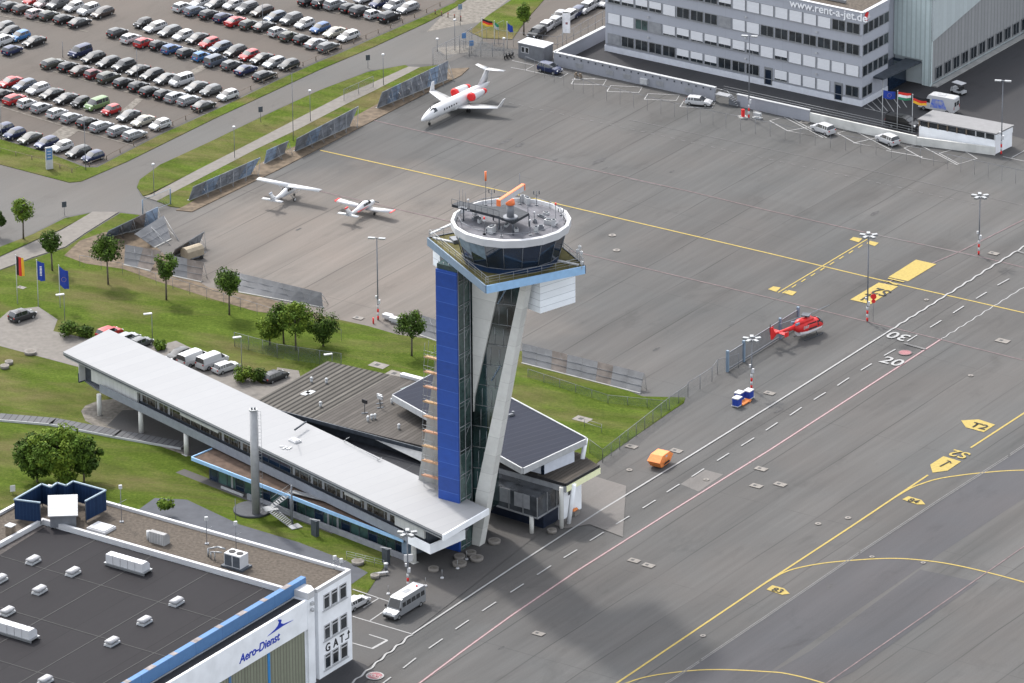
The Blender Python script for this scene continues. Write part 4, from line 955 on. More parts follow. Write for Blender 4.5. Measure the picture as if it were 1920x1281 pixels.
# ---------------------------------------------------------------- terminal: timber roof, slate roof, wood-edged roof
TB = Bld('terminal_building', TP(14, -18, 0), 'terminal building around the tower foot with timber slat roof and dark slate roof', 'building')
P = TB.part
SQ = lambda a, b, z=0: TP(a, b, z)
M['timber'] = stripe_mat('timber_slat_roof', (0.09, 0.08, 0.07), (0.04, 0.035, 0.03), ang(B), 0.62, 0.22, 0.9, 0.22, 0, bump=0.5)
M['timber2'] = stripe_mat('timber_slat_roof_open', (0.105, 0.098, 0.088), (0.032, 0.03, 0.028), ang(A), 0.85, 0.42, 0.9, 0.20, 1, bump=0.6)
M['timber'] = stripe_mat('timber_slat_roof2', (0.084, 0.077, 0.071), (0.05, 0.046, 0.042), ang(A), 0.6, 0.16, 0.9, 0.16, 1, bump=0.3)
t1 = [SQ(13.0, -43.3), SQ(30.6, -43.4), SQ(31.4, -33.0), SQ(13.0, -33.0)]
t2 = [SQ(13.0, -32.98), SQ(31.4, -32.98), SQ(31.6, -31.8), SQ(31.4, -12), SQ(14.2, -12), SQ(13.7, -15)]
P(slab(t1, 6.2, 6.52), 'timber_roof', M['timber2']); P(slab(t2, 6.2, 6.5), 'timber_roof', M['timber'])
P(MB().box(SQ(12.92, -29, 6.0), (28.6, .14, .55), ang(B)), 'roof_edge', M['darkgrey'])
P(MB().box(SQ(31.9, -27.2, 6.5), (9.2, .8, .42), ang(B)), 'white_coping', M['white'])
for i, (x, y) in enumerate(((584, 717), (612, 719), (690, 790), (601, 763), (697, 787), (735, 757), (748, 805), (703, 826 - 40))):
    c = G(x, y, 6.5); P(MB().tube(c, c + Zv * .5, .18, n=8).blob(c + Zv * .6, .24, 8), 'roof_vent', M['offwhite'])
for (x, y, h) in ((684, 775, 1.9), (713, 765, 1.7), (712, 757, 1.3)):
    c = G(x, y, 6.5); P(MB().tube(c, c + Zv * h, .05, n=5).box(c + Zv * (h - .4), (.2, .9, .5), .8, 1).box(c, (.9, .3, .08), .3), 'roof_antenna', [M['darkgrey'], M['offwhite'] if h < 1.8 else M['black']])
for (x, y) in ((573, 738), (582, 736)): P(MB().box(G(x, y, 6.53), (1.3, .9, .06), ang(A)), 'skylight', M['offwhite'])
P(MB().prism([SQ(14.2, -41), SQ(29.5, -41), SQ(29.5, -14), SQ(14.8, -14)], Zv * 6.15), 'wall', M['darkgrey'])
# lower dark roof between the wings and pale wedge wall
P(MB().prism([SQ(3.0, -36), SQ(12.8, -40), SQ(14.1, -30), SQ(14.1, -10), SQ(8, -5), SQ(2.7, -5)], Zv * 4.3), 'link_roof', stripe_mat('dark_link_roof', (0.028, 0.030, 0.036), (0.045, .047, .055), ang(A), 2.2, .05, .6, .15, 1))
P(MB().prism([SQ(13.6, -26, 6.1), SQ(13.7, -11.5, 6.1), SQ(12.2, -11.5, 4.32)], A * .15), 'wedge_wall', M['offwhite'])
for i in range(6):
    c = TP(6 + i, -12 + i * 1.1, 4.3); P(MB().box(c, (2.2, .2, .15), .5 + i), 'roof_duct', M['grey'])
# slate roof
SR = [SQ(10.2, 2.9), SQ(22.9, 4.4), SQ(33.6, -25.1), SQ(21.1, -25.5)]
M['slate'] = stripe_mat('slate_seam_roof', (0.050, 0.056, 0.072), (0.085, 0.09, 0.105), ang(B), 1.15, 0.05, 0.55, 0.05, 0, bump=.3)
srx = [G(980, 877, 9), G(1098, 822, 9), G(841, 685, 9), G(737, 740, 9)]
AS = ang(srx[0] - srx[3])
M['slate'] = stripe_mat('slate_roof', (0.020, 0.0235, 0.037), (0.034, 0.038, 0.052), AS, 1.2, 0.07, 0.8, 0.05, 0, bump=.3)
srr = P(slab(srx, 8.75, 9.0), 'slate_roof', M['slate'])
def edge(p, q, z0, h, th, m, name, par=None):
    d = (q - p).normalized(); n_ = Vector((d.y, -d.x, 0)); b = MB()
    b.prism([Vector((p.x, p.y, z0)), Vector((q.x, q.y, z0)), Vector((q.x, q.y, z0)) + n_ * th, Vector((p.x, p.y, z0)) + n_ * th], Zv * h)
    return P(b, name, m, par)
edge(srx[3], srx[0], 8.1, .88, .2, M['offwhite'], 'fascia', srr); edge(srx[0], srx[1], 8.1, .88, .2, M['offwhite'], 'fascia', srr)
edge(srx[1], srx[2], 8.3, .8, .2, M['offwhite'], 'fascia', srr); edge(srx[2], srx[3], 8.1, .88, .2, M['midgrey'], 'fascia', srr)
P(MB().prism([G(752, 757, 6.5), G(940, 861, 6.5), G(1040, 818, 6.5), G(850, 715, 6.5)], Zv * 2.2), 'clerestory', M['glass_green'])
for k in range(14):
    p = G(752, 757, 6.5).lerp(G(940, 861, 6.5), k / 13); P(MB().tube(p, p + Zv * 2.2, .06, n=4), 'clerestory_post', M['galv'])
c = G(958, 780, 9.02); P(MB().box(c, (.7, .3, .3), .4).box(c + A * .5, (.3, .3, .5), .1), 'roof_fixture', M['midgrey'])
# wood-decked lower roof on the right
lr = [G(1060, 908, 6.3), G(1123, 873, 6.3), G(1086, 849, 6.3), TP(21, -10, 6.3), TP(14.3, -10, 6.3), G(930, 871, 6.3)]
wr = P(slab(lr, 5.95, 6.3), 'lower_roof', stripe_mat('wood_deck_roof', (0.062, 0.055, 0.048), (0.04, 0.035, 0.031), ang(A), .55, .2, .9, .2, 1))
edge(lr[5], lr[0], 6.0, .42, .12, M['black'], 'roof_rim', wr); edge(lr[0], lr[1], 6.0, .42, .12, M['black'], 'roof_rim', wr)
o_ = Vector((B.x * .0, 0, 0))
edge(lr[5], lr[0] + (lr[0] - lr[5]).normalized() * .2, 5.2, .8, .24, M['grey'], 'fascia', wr)
edge(lr[0], lr[1], 5.2, .8, .26, mat('cream_fascia', (0.85, 0.86, 0.55), .6, var=.04), 'fascia', wr)
q1, q2 = G(1019, 890, 6.3), G(1077, 866, 6.3)
P(MB().prism([q1, q2, q2 - B * 6, q1 - B * 6], Zv * 2.2), 'upper_room', mat('lilac_grey_wall', (.62, .65, .72), .6, var=.05))
P(MB().box(q1 - B * .1 - A * .03 , (.5, .06, 2.2), ang(B)), 'dark_corner_glass', M['glass_navy'])
# glazed cantilevered storey
zc = 2.4
g0, g1, g2 = G(917, 940, zc), G(1008, 972, zc), G(1047, 950, zc)
g1 = SQ(10.0, 5.4, zc); g0 = SQ(10.6, -4.0, zc); g2 = SQ(15.0, 5.6, zc)
P(MB().prism([g0, g1, SQ(20, 5.4, zc), SQ(20, -8, zc)], Zv * 2.9), 'glazed_storey', mat('smoky_glass', (0.055, 0.06, 0.068), .15, var=.5, scale=.5, spec=.8))
P(MB().prism([g0 - Zv * .12 - A * .08, g1 - Zv * .12 - A * .08 + B * .08, SQ(20, 5.48, zc - .12), SQ(20, -8, zc - .12)], Zv * .22), 'floor_edge', M['grey'])
for k in range(5):
    p = g0.lerp(g1, k / 4) - A * .06; P(MB().box(p, (.12, .12, 2.95), ang(B)), 'mullion', M['galv'])
for k in range(1, 5): p = g1.lerp(SQ(20, 5.4, zc), k / 4.5) + B * .06; P(MB().box(p, (.12, .12, 2.95), ang(A)), 'mullion', M['galv'])
for t0, t1_ in ((.08, .3), (.34, .52), (.60, .9)):
    p, q = g0.lerp(g1, t0) - A * .05 + Zv * .9, g0.lerp(g1, t1_) - A * .05 + Zv * .9
    P(MB().box((p + q) / 2, ((q - p).length, .04, 2.0), ang(B)), 'blind', M['grey'])
P(MB().prism([SQ(12.6, -6), SQ(12.0, 5.0), SQ(19.5, 5.0), SQ(19.5, -6)], Zv * 2.35), 'undercroft_wall', mat('shaded_undercroft', (0.014, 0.02, 0.038), .5, var=.2))  # recessed wall, near black: the undercroft's shade is put into its colour
P(MB().prism([SQ(15.5, 5.6), SQ(20.2, 5.6), SQ(20.2, 5.0), SQ(15.5, 5.0)], Zv * 5.2), 'side_wall', M['white_wall'])
for (x, y, h, r_) in ((997, 1000, 2.4, .3), (1053, 990, 5.9, .3)):
    g_ = G(x, y); P(MB().tube(g_, g_ + Zv * h, r_, n=12), 'column', M['concrete'])
for (x, y), (x1, y1, z1) in (((1066, 982), (1076, 908, 5.9)), ((1092, 862), (1098, 822, 8.4))):
    p = G(x, y, 0 if z1 < 7 else 6.2); q = G(x1, y1, z1); P(MB().tube(p, q, .3, .34, n=6), 'raking_post', M['white_wall'])
P(MB().box(SQ(17.5, 5.7, 3.2), (1.1, .06, 1.1), ang(A)), 'side_window', M['glass'])
# ---------------------------------------------------------------- office building top right
OO = G(1615, 200)
def OF(a, b, z=0): return OO + A * a + B * b + Zv * z
OB = Bld('office_building', OF(6, -20, 0), 'grey four storey office building with ribbon windows and rooftop web address', 'office building')
P = OB.part
M['offwall'] = stripe_mat('grey_facade_panels', (0.37, 0.385, 0.43), (0.30, 0.31, 0.345), ang(B), 5.35, 0.008, 0.55, 0.025, 0)
M['blindm'] = stripe_mat('closed_blind', (0.70, 0.71, 0.74), (0.60, 0.61, 0.64), 0, 0.22, 0.25, 0.6, 0.03, 2)
HB = 15.6
P(MB().prism([OF(0, -48.2), OF(0, 0), OF(8.0, 0), OF(8.0, -2.5), OF(60, -2.5), OF(60, -48.2)], Zv * (HB - .8)), 'wall', M['offwall'])
P(MB().prism([OF(-.08, -48.3, HB - .8), OF(-.08, .08, HB - .8), OF(8.1, .08, HB - .8), OF(8.1, -.5, HB - .8), OF(.5, -.5, HB - .8), OF(.5, -48.3, HB - .8)], Zv * .8), 'parapet', M['offwall'])
for p_, q_ in ((OF(0, -48.3, HB), OF(0, 0, HB)), (OF(.3, .0, HB), OF(8.1, .0, HB))):
    d = q_ - p_; P(MB().box((p_ + q_) / 2, (d.length + .2, .5, .09), ang(d)), 'parapet_coping', M['white'])
P(MB().prism([OF(.5, -48, HB - .78), OF(.5, -.5, HB - .78), OF(59, -2.6, HB - .78), OF(59, -48, HB - .78)], Zv * .1), 'gravel_roof', M['roofgravel'])
P(MB().box(OF(4, -9, HB - .6), (7, .3, .5), ang(B)).box(OF(3, -12, HB - .6), (.3, 4, .5), ang(B)), 'roof_walkway', M['galv'])
rnd = random.Random(3)
nb = 18; bw = 47.4 / nb
pat = {3: 'BBBBOOOOOOBBBBBBDD', 2: 'BbBBGbbB' + 'BBOOOOOOOO', 1: 'BBHHBBbHHHBBHHBBBB', 0: 'DDDDDDHHHDDDHHBBBD'}
pat = {0: 'bDDDDHHHDDdDhBBBBD', 1: 'BBGbhHhHHhHBHBBBBB', 2: 'HHHHBDDDbBBDDDDDDD', 3: 'DDDDDDDDHBBBBBBBOD'}
for fl in range(4):
    zs = 1.35 + fl * 3.5
    P(MB().box(OF(-.06, -24.1, zs - .12), (47.9, .2, .1), ang(B)), 'sill_band', M['grey'])
    for k in range(nb):
        c = OF(0, -47.8 + bw * (k + .5), zs); ch = pat[fl][k]
        if fl == 0 and k in (11, 16): continue
        f = window(OB, c, B, -A, bw - .22, 1.8, bars=1, frame=M['galv'], pane=M['glass'] if ch != 'G' else M['glass_green'], th=.1, fw=.1, dep=.03)
        hgt = {'B': 1.75, 'b': 1.75, 'H': 1.15, 'h': 1.45}.get(ch, 0)
        if hgt:
            mm = M['blindm'] if ch in 'BHh' else M['grey']
            P(MB().box(c - A * .09 + Zv * (1.76 - hgt), (bw - .4, .03, hgt), ang(B)), 'blind', mm, f)
    for k in range(5):
        c = OF(.75 + k * 1.6, 0, zs)
        if fl == 0 and k > 1: continue
        window(OB, c + A * .1, A, B, 1.4, 1.8, bars=0, frame=M['galv'], th=.1, fw=.09, dep=.03)
    if fl < 3:
        for k in (3, 10, 15): P(MB().box(OF(-.15, -47.8 + bw * k, zs + 2.4), (.35, .2, .25), ang(B)), 'facade_lamp', M['offwhite'])
for b_x in (-17.2, -4.2):
    f = P(MB().box(OF(-.04, b_x, 0.3), (1.5, .14, 2.9), ang(B)), 'door_frame', M['galv']); P(MB().box(OF(-.12, b_x, .4), (1.1, .06, 2.4), ang(B)), 'door', M['glass_navy'], f)
P(MB().prism([OF(-.1, -48.3, 0), OF(-.1, .1, 0), OF(8, .1, 0), OF(8, 0, 0), OF(0.0, 0, 0), OF(0, -48.3, 0)], Zv * 1.0), 'plinth', mat('plinth_grey', (.62, .64, .69), .7, var=.06))
text_obj('roof_lettering', 'www.rent-a-jet.de', 1.85, mat('sign_white', (.85, .86, .88), .5, var=0), OF(-.16, -6.2, HB - .82) - OB.o, B, Zv, .05, 1.04, OB.r)
b = MB(); b.prism([OF(1.0 + .7 * math.cos(t * .5236), .12, HB - .85 + .75 * math.sin(t * .5236)) for t in range(12)], B * .06); P(b, 'round_logo', M['red'])
b = MB(); b.prism([OF(a_, .19, z_) for a_, z_ in ((.6, HB - 1.5), (1.9, HB - 1.2), (1.5, HB - .3), (1.2, HB - .9))], B * .05); P(b, 'round_logo_swoosh', M['white'])
P(MB().prism([OF(3.5, -.1, 3.7), OF(3.5, 1.8, 3.7), OF(13.7, 2.8, 3.7), OF(13.7, -.1, 3.7)], Zv * .3), 'entrance_canopy', M['darkgrey'])
P(MB().prism([OF(8.4, .05, 0), OF(13.7, .05, 0), OF(13.7, -2.3, 0), OF(8.4, -2.3, 0)], Zv * 3.7), 'entrance_glass', M['glass_navy'])
P(MB().tube(OF(3.8, 1.6, 0), OF(3.8, 1.6, 3.7), .1, n=6), 'canopy_post', M['galv'])
# hangar behind with translucent cladding
HN = Bld('cladded_hangar', OF(40, 10, 0), 'large pale green ribbed hangar with a row of low windows at the right edge', 'hangar')
P = HN.part
M['ribg'] = stripe_mat('pale_green_ribbed_cladding', (0.52, 0.60, 0.60), (0.40, 0.47, 0.47), ang(B), 0.85, 0.3, 0.35, 0.06, 0, bump=.3)
M['ribs'] = stripe_mat('pale_green_side_cladding', (0.46, 0.51, 0.52), (0.43, 0.475, 0.48), ang(A), 1.3, 0.15, 0.35, 0.04, 0, bump=.2)
M['ribd'] = stripe_mat('grey_ribbed_doors', (0.30, 0.305, 0.31), (0.23, 0.235, 0.24), ang(A), 1.05, 0.22, 0.5, 0.05, 0, bump=.4)
P(MB().prism([OF(13.8, -2.4, 4.2), OF(13.8, 4.54, 4.2), OF(14.2, 4.54, 4.2), OF(14.2, -2.4, 4.2)], Zv * 10.6), 'front_cladding', M['ribg'])
P(MB().prism([OF(13.8, 2.9), OF(13.8, 4.54), OF(14.2, 4.54), OF(14.2, 2.9)], Zv * 4.2), 'front_pier', M['ribg'])
P(MB().prism([OF(15.5, -2.4), OF(15.5, 2.9), OF(15.7, 2.9), OF(15.7, -2.4)], Zv * 4.2), 'gate_recess', M['glass'])
P(MB().tube(OF(15.3, -.6, .4), OF(15.3, 2.2, 3.6), .5, n=8), 'yellow_gate_boom', mat('gate_yellow', (.55, .35, .05), .6, var=.4))
P(MB().prism([OF(14.2, 4.3), OF(120, 4.3), OF(120, -2.4), OF(14.2, -2.4)], Zv * 14.6), 'hall', M['ribs'])
side = [(13.8, 7.7), (46, 13.2), (60, 14.8), (13.8, 14.8)]
b = MB(); b.prism([OF(a_, 4.54, z_) for a_, z_ in side], B * .3); P(b, 'pale_side_sheet', M['ribs'])  # paler sheet over the upper side wall, lower edge slanting
b = MB(); b.prism([OF(a_, 4.42, z_) for a_, z_ in ((13.8, .5), (120, .5), (120, 14.7), (13.8, 14.7))], B * .1); P(b, 'sliding_doors', M['ribd'])
P(MB().prism([OF(13.4, -2.6, 14.8), OF(13.4, 5.0, 14.8), OF(120, 5.0, 14.8), OF(120, -2.6, 14.8)], Zv * .35), 'roof', M['white'])
for k in range(26):
    c = OF(16.2 + k * 2.75, 4.6, .75); window(HN, c, A, B, 2.0, 2.1, bars=1, frame=M['galv'], th=.12, fw=.12)
P(MB().prism([OF(14, 4.6), OF(120, 4.6), OF(120, 5.6), OF(14, 5.6)], Zv * .22), 'door_rail_kerb', M['pale_conc'])
P(MB().tube(OF(44.5, 5.0, 0), OF(44.5, 5.0, 14.5), .28, n=8), 'rain_pipe', M['darkgrey'])
# walls in front of the office
M['nwall'] = stripe_mat('painted_barrier_wall', (.29, .30, .335), (.28, .29, .31), ang(B), 4.2, .01, .7, .05, 0)
wl = Bld('apron_wall', OF(-10.3, -30, 0), 'long low grey wall with white coping between the apron bays and the office', 'wall')
P = wl.part
P(MB().box(OF(-10.3, -35.9), (30.4, .3, 2.2), ang(B)), 'wall', M['nwall']); P(MB().box(OF(-10.3, -35.9, 2.2), (30.6, .55, .12), ang(B)), 'coping', M['offwhite'])
P(MB().box(OF(-3, -51.2), (14.6, .3, 2.2), ang(A)), 'wall', M['nwall']); P(MB().box(OF(-3, -51.2, 2.2), (14.8, .6, .12), ang(A)), 'coping', M['offwhite'])
P(MB().box(OF(-10.3, -9.9), (13.3, .3, 1.9), ang(B)), 'wall', M['nwall']); P(MB().box(OF(-10.3, -9.9, 1.9), (13.4, .5, .1), ang(B)), 'coping', M['offwhite'])
for k in range(22): P(MB().box(OF(-10.5, -50 + k * 1.36 * 1.0, 1.75), (.16, .2, .22), ang(B)), 'bracket', M['darkgrey'])
for k, b_ in enumerate((-46.3, -40.5, -37.2, -31.0, -25.6)): P(MB().box(OF(-10.47, b_, .5), (1.4, .05, .8), ang(B)), 'louvre', M['grey'])
P(MB().box(OF(-10.7, -33.8, .4), (1.3, .6, .9), ang(B)), 'meter_box', M['offwhite'])
w2 = Bld('concrete_wall', OF(-9.8, 6, 0), 'weathered bare concrete wall between the two white cars and the flag poles', 'wall')
w2.part(MB().box(OF(-10.2, 6.2), (19.6, .28, 1.5), ang(B)), 'wall', M['concrete'])
p_, q_ = OF(-10.1, 15.9), G(1866, 291); d = q_ - p_
w2.part(MB().box((p_ + q_) / 2, (d.length, .28, 1.3), ang(d)), 'wall', M['concrete'])
for h in (.5, .9, 1.3): w2.part(MB().tube(OF(-8.9, -20, .9 + h), OF(-8.9, 15, .9 + h), .035, n=4), 'rail', M['galv'])
# shelter
sh_ = Bld('bike_shelter', OF(-6, 21, 0), 'white flat roofed shelter box with a window strip beside the flag poles', 'shelter')
P = sh_.part
s0, s1, s2, s3 = G(1720, 223, 3.5), G(1868, 251, 3.5), G(1902, 234.5, 3.5), G(1749, 206, 3.5)
P(slab([s0, s1, s2, s3], 3.3, 3.5), 'roof', mat('pale_shelter_roof', (.19, .19, .195), .7, var=.06))
ins = [p.lerp((s0 + s1 + s2 + s3) / 4, .04) for p in (s0, s1, s2, s3)]
P(slab(ins, 0, 2.35), 'wall', M['white_wall']); P(slab([p.lerp((s0 + s2) / 2, .03) for p in ins], 2.35, 3.3), 'window_strip', M['glass'])
for k in range(9):
    c = ins[0].lerp(ins[1], k / 8); P(MB().box(Vector((c.x, c.y, 2.35)), (.18, .18, .95), ang(B)), 'post', M['wood'] if k < 6 else M['offwhite'])
P(MB().box(Vector(((ins[1].x + ins[2].x) / 2, (ins[1].y + ins[2].y) / 2, 2.3)), ((ins[2] - ins[1]).length, .2, 1.0), ang(ins[2] - ins[1])), 'end_wall', M['white_wall'])
# steel steps in the gap of the wall
st = Bld('steel_steps', OF(-10.8, -18.8, 0), 'small grey steel steps and platform in the gap of the apron wall', 'steps')
b = MB()
for k in range(6): b.box(OF(-10.6, -17.7 + k * .3, 1.4 - .22 * k), (.32, 1.1, .08), ang(B))
b.box(OF(-10.6, -17.0, .0), (1.9, .06, .9), ang(B)); st.part(b, 'treads', M['midgrey'])
st.part(MB().box(OF(-10.6, -19.0, 1.45), (2.4, 1.3, .1), ang(B)), 'platform', M['grey'])
b = MB(); b.path([OF(-11.2, -20, 1.5), OF(-11.2, -20, 2.5), OF(-11.2, -17.9, 2.5), OF(-11.2, -16.2, 1.1)], .04); st.part(b, 'handrail', M['galv'])
# cabin
cb = Bld('site_cabin', G(1000, 115), 'small grey cabin with white roof beside the dark car near the office wall', 'cabin')
f0 = G(972, 107.5); f1 = f0 + B * 4.9
cb.part(MB().prism([f0, f1, f1 + A * 2.7, f0 + A * 2.7], Zv * 2.5), 'wall', M['midgrey'])
cb.part(MB().prism([f0 - B * .1 + Zv * 2.5 - A * .1, f1 + B * .1 + Zv * 2.5 - A * .1, f1 + A * 2.8 + B * .1 + Zv * 2.5, f0 + A * 2.8 - B * .1 + Zv * 2.5], Zv * .1), 'roof', M['white'])
for k in (.9, 1.7): window(cb, f0 + B * k + Zv * 1.0, B, -A, .7, 1.0, bars=0)
# ---------------------------------------------------------------- vehicles
PAINT = {}
def paint(n, c, met=0.0, r=0.35):
    PAINT[n] = mat('car_paint_' + n.replace(' ', '_'), c, r, met, var=0.03, scale=.5, coat=0.3)
paint('white', (.46, .465, .475)); paint('silver', (.25, .26, .275), .3); paint('grey', (.09, .095, .10), .3); paint('dark grey', (.036, .038, .041), .3)
paint('black', (.011, .0115, .013)); paint('dark blue', (.015, .024, .07), .2); paint('blue', (.035, .085, .21), .2); paint('bright blue', (.035, .14, .33)); paint('red', (.33, .018, .02))
paint('dark red', (.12, .014, .02)); paint('green', (.13, .21, .085)); paint('cream', (.29, .28, .235)); paint('dark brown', (.04, .03, .027)); paint('grey blue', (.08, .10, .135), .2); paint('olive grey', (.05, .053, .043)); paint('pink white', (.38, .31, .31))
M['headlight'] = mat('headlight_lens', (.7, .72, .75), .1, var=.1, spec=.8); M['taillight'] = mat('tail_light_lens', (.35, .01, .01), .2, var=.1)
M['tyre'] = mat('tyre_rubber', (.018, .018, .018), .8, var=.2); M['rim'] = mat('alloy_rim', (.34, .35, .36), .35, .6, var=.1)
KIND = dict(
    hatchback=dict(L=4.1, W=1.76, H=1.48, belt=.95, nose=.68, xr0=-1.97, xr1=-1.62, xf1=.25, xf0=1.05, rear=.90),
    estate=dict(L=4.7, W=1.80, H=1.47, belt=.95, nose=.66, xr0=-2.25, xr1=-1.82, xf1=.35, xf0=1.15, rear=.90),
    saloon=dict(L=4.7, W=1.80, H=1.43, belt=.94, nose=.66, xr0=-1.72, xr1=-1.02, xf1=.32, xf0=1.15, rear=.96),
    suv=dict(L=4.6, W=1.88, H=1.68, belt=1.08, nose=.82, xr0=-2.20, xr1=-1.85, xf1=.40, xf0=1.15, rear=1.02),
    minivan=dict(L=4.7, W=1.85, H=1.80, belt=1.08, nose=.78, xr0=-2.28, xr1=-2.10, xf1=.75, xf0=1.60, rear=1.0),
    small=dict(L=3.6, W=1.65, H=1.50, belt=.93, nose=.70, xr0=-1.73, xr1=-1.45, xf1=.28, xf0=1.0, rear=.88),
    van=dict(L=5.0, W=1.92, H=1.95, belt=1.15, nose=.85, xr0=-2.46, xr1=-2.38, xf1=1.0, xf0=1.85, rear=1.1))
def make_car(kind):
    k = KIND[kind]; L2, hw, H = k['L'] / 2, k['W'] / 2, k['H']; zb = k['belt']
    t = empty('parked_car', (0, 0, 0))
    st = [(-L2, k['rear'] - .22, None, .86), (-L2 + .04, k['rear'], None, .93), (k['xr0'], zb if kind != 'saloon' else k['rear'], None, .98)]
    if kind == 'saloon': st = [(-L2, .62, None, .88), (-L2 + .08, .93, None, .94), (k['xr0'], .97, None, .98)]
    mid = (k['xr1'] + k['xf1']) / 2
    st += [(k['xr1'], zb, H - .05, 1.0), (k['xr1'] + .12, zb, H - .03, 1.0), (mid - .06, zb, H, 1.0), (mid + .06, zb, H, 1.0), (k['xf1'], zb, H - .03, 1.0), (k['xf0'], zb - .01, None, .99),
           ((k['xf0'] + L2) / 2 + .05, (zb + k['nose']) / 2 + .08, None, .97), (L2 - .18, k['nose'] + .06, None, .92), (L2, k['nose'] - .12, None, .84)]
    if kind in ('van', 'minivan', 'estate', 'suv'):
        q = (k['xr1'] + .12 + mid) / 2; st.insert(5, (q - .05, zb, H - .01, 1.0)); st.insert(6, (q + .05, zb, H - .01, 1.0))
    sec = []
    for x, b, r, f in st:
        w_ = hw * f; lo = .26 if abs(x) < L2 - .03 else .36
        if r is None: up = [(w_ * .86, b + .012), (w_ * .45, b + .035), (0, b + .045)]
        else: up = [(w_ * .79, r - .05), (w_ * .42, r), (0, r + .012)]
        sec.append([(x, y, z) for y, z in [(w_ * .93, lo), (w_, lo + .2), (w_, b - .12), (w_ * .955, b)] + up])
    bd, gl = MB(), MB()
    pillar = set()
    for i in range(len(st) - 1):
        c0, c1 = st[i][2] is not None, st[i + 1][2] is not None
        narrow = c0 and c1 and (st[i + 1][0] - st[i][0]) < .13
        for s in (1, -1):
            P0 = [(x, y * s, z) for x, y, z in sec[i]]; P1 = [(x, y * s, z) for x, y, z in sec[i + 1]]
            for j in range(6):
                q = [P0[j], P1[j], P1[j + 1], P0[j + 1]]
                if j == 3 and (c0 and c1) and not narrow:
                    bd_ = gl if not (kind == 'van' and st[i][0] < .2 and CARVAN[0]) else bd
                elif j >= 4 and c0 != c1: bd_ = gl
                elif j == 3 and c0 != c1: bd_ = gl
                else: bd_ = bd
                bd_.poly(q, 0, True)
    for e, sgn in ((0, 1), (-1, -1)):
        pts = [(x, y, z) for x, y, z in sec[e]] + [(x, -y, z) for x, y, z in sec[e][::-1][1:]]
        bd.poly(pts)
    # underside, dark
    und = [(x, y, z) for s_ in (1, -1) for x, y, z in [(q[0][0], q[0][1] * s_, q[0][2]) for q in (sec if s_ == 1 else sec[::-1])]]
    bd.poly(und, 1)
    for s in (1, -1):   # mirrors, sills, bumper strip
        bd.box((k['xf0'] - .25, s * (hw + .08), zb - .02), (.16, .2, .14)); bd.box((0, s * hw * .97, .2), (k['L'] * .5, .08, .12), 0, 1)
    bd.box((L2 - .02, 0, .38), (.08, hw * 1.2, .14), 0, 1); bd.box((L2 + .005, 0, .42), (.05, .5, .1), 0, 2); bd.box((-L2 - .005, 0, .58), (.05, .5, .11), 0, 2)
    o = bd.build('body', [PAINT['white'], M['black'], M['offwhite']], t); o.material_slots[0].link = 'OBJECT'; o.material_slots[0].material = PAINT['white']
    gl.build('windows', M['car_glass'], t)
    r = .33 if kind in ('suv', 'van') else .31
    for xx in (L2 * .62, -L2 * .62):
        for s in (1, -1):
            wb = MB(); wb.tube((xx, s * (hw - .20), r), (xx, s * (hw + .015), r), r, n=14, mi=0, sm=False); wb.tube((xx, s * (hw + .015), r), (xx, s * (hw + .022), r), r * .62, n=10, mi=1, sm=False)
            wb.build('wheel', [M['tyre'], M['rim']], t)
    for s in (1, -1):
        MB().box((L2 - .13, s * hw * .68, k['nose'] - .12), (.22, .34, .16), -s * .25).build('headlight', M['headlight'], t)
        MB().box((-L2 + .03, s * hw * .78, k['rear'] - .2), (.10, .24, .2)).build('tail_light', M['taillight'], t)
    return t
CARVAN = [False]
PROTO = {k: make_car(k) for k in KIND}
USED = {}
def place_car(kind, x, y, colour, heading, label, group, name='parked_car', zc=.7, cat='car'):
    t = PROTO[kind] if kind not in USED else copy_tree(PROTO[kind])
    USED[kind] = 1
    t.name = name
    p = G(x, y, zc); t.location = (p.x, p.y, 0.02); t.rotation_euler = (0, 0, heading)
    for c in t.children:
        if c.name.startswith('body'): c.material_slots[0].link = 'OBJECT'; c.material_slots[0].material = PAINT[colour]
    tag(t, label, cat, group); return t
AW, TO = rad(47), rad(227)          # nose away from / towards the camera in the car park
K_ = dict(h='hatchback', e='estate', s='saloon', u='suv', m='minivan', k='small', v='van')
C_ = dict(w='white', s='silver', g='grey', d='dark grey', b='black', n='dark blue', l='blue', L='bright blue', r='red', R='dark red', G='green', c='cream', B='dark brown', a='grey blue', o='olive grey', p='pink white')
ORD = ['first', 'second', 'third', 'fourth', 'fifth', 'sixth', 'seventh', 'eighth', 'ninth', 'tenth', 'eleventh', 'twelfth', 'thirteenth', 'fourteenth', 'fifteenth', 'sixteenth', 'seventeenth', 'eighteenth', 'nineteenth', 'twentieth', 'twenty-first', 'twenty-second']
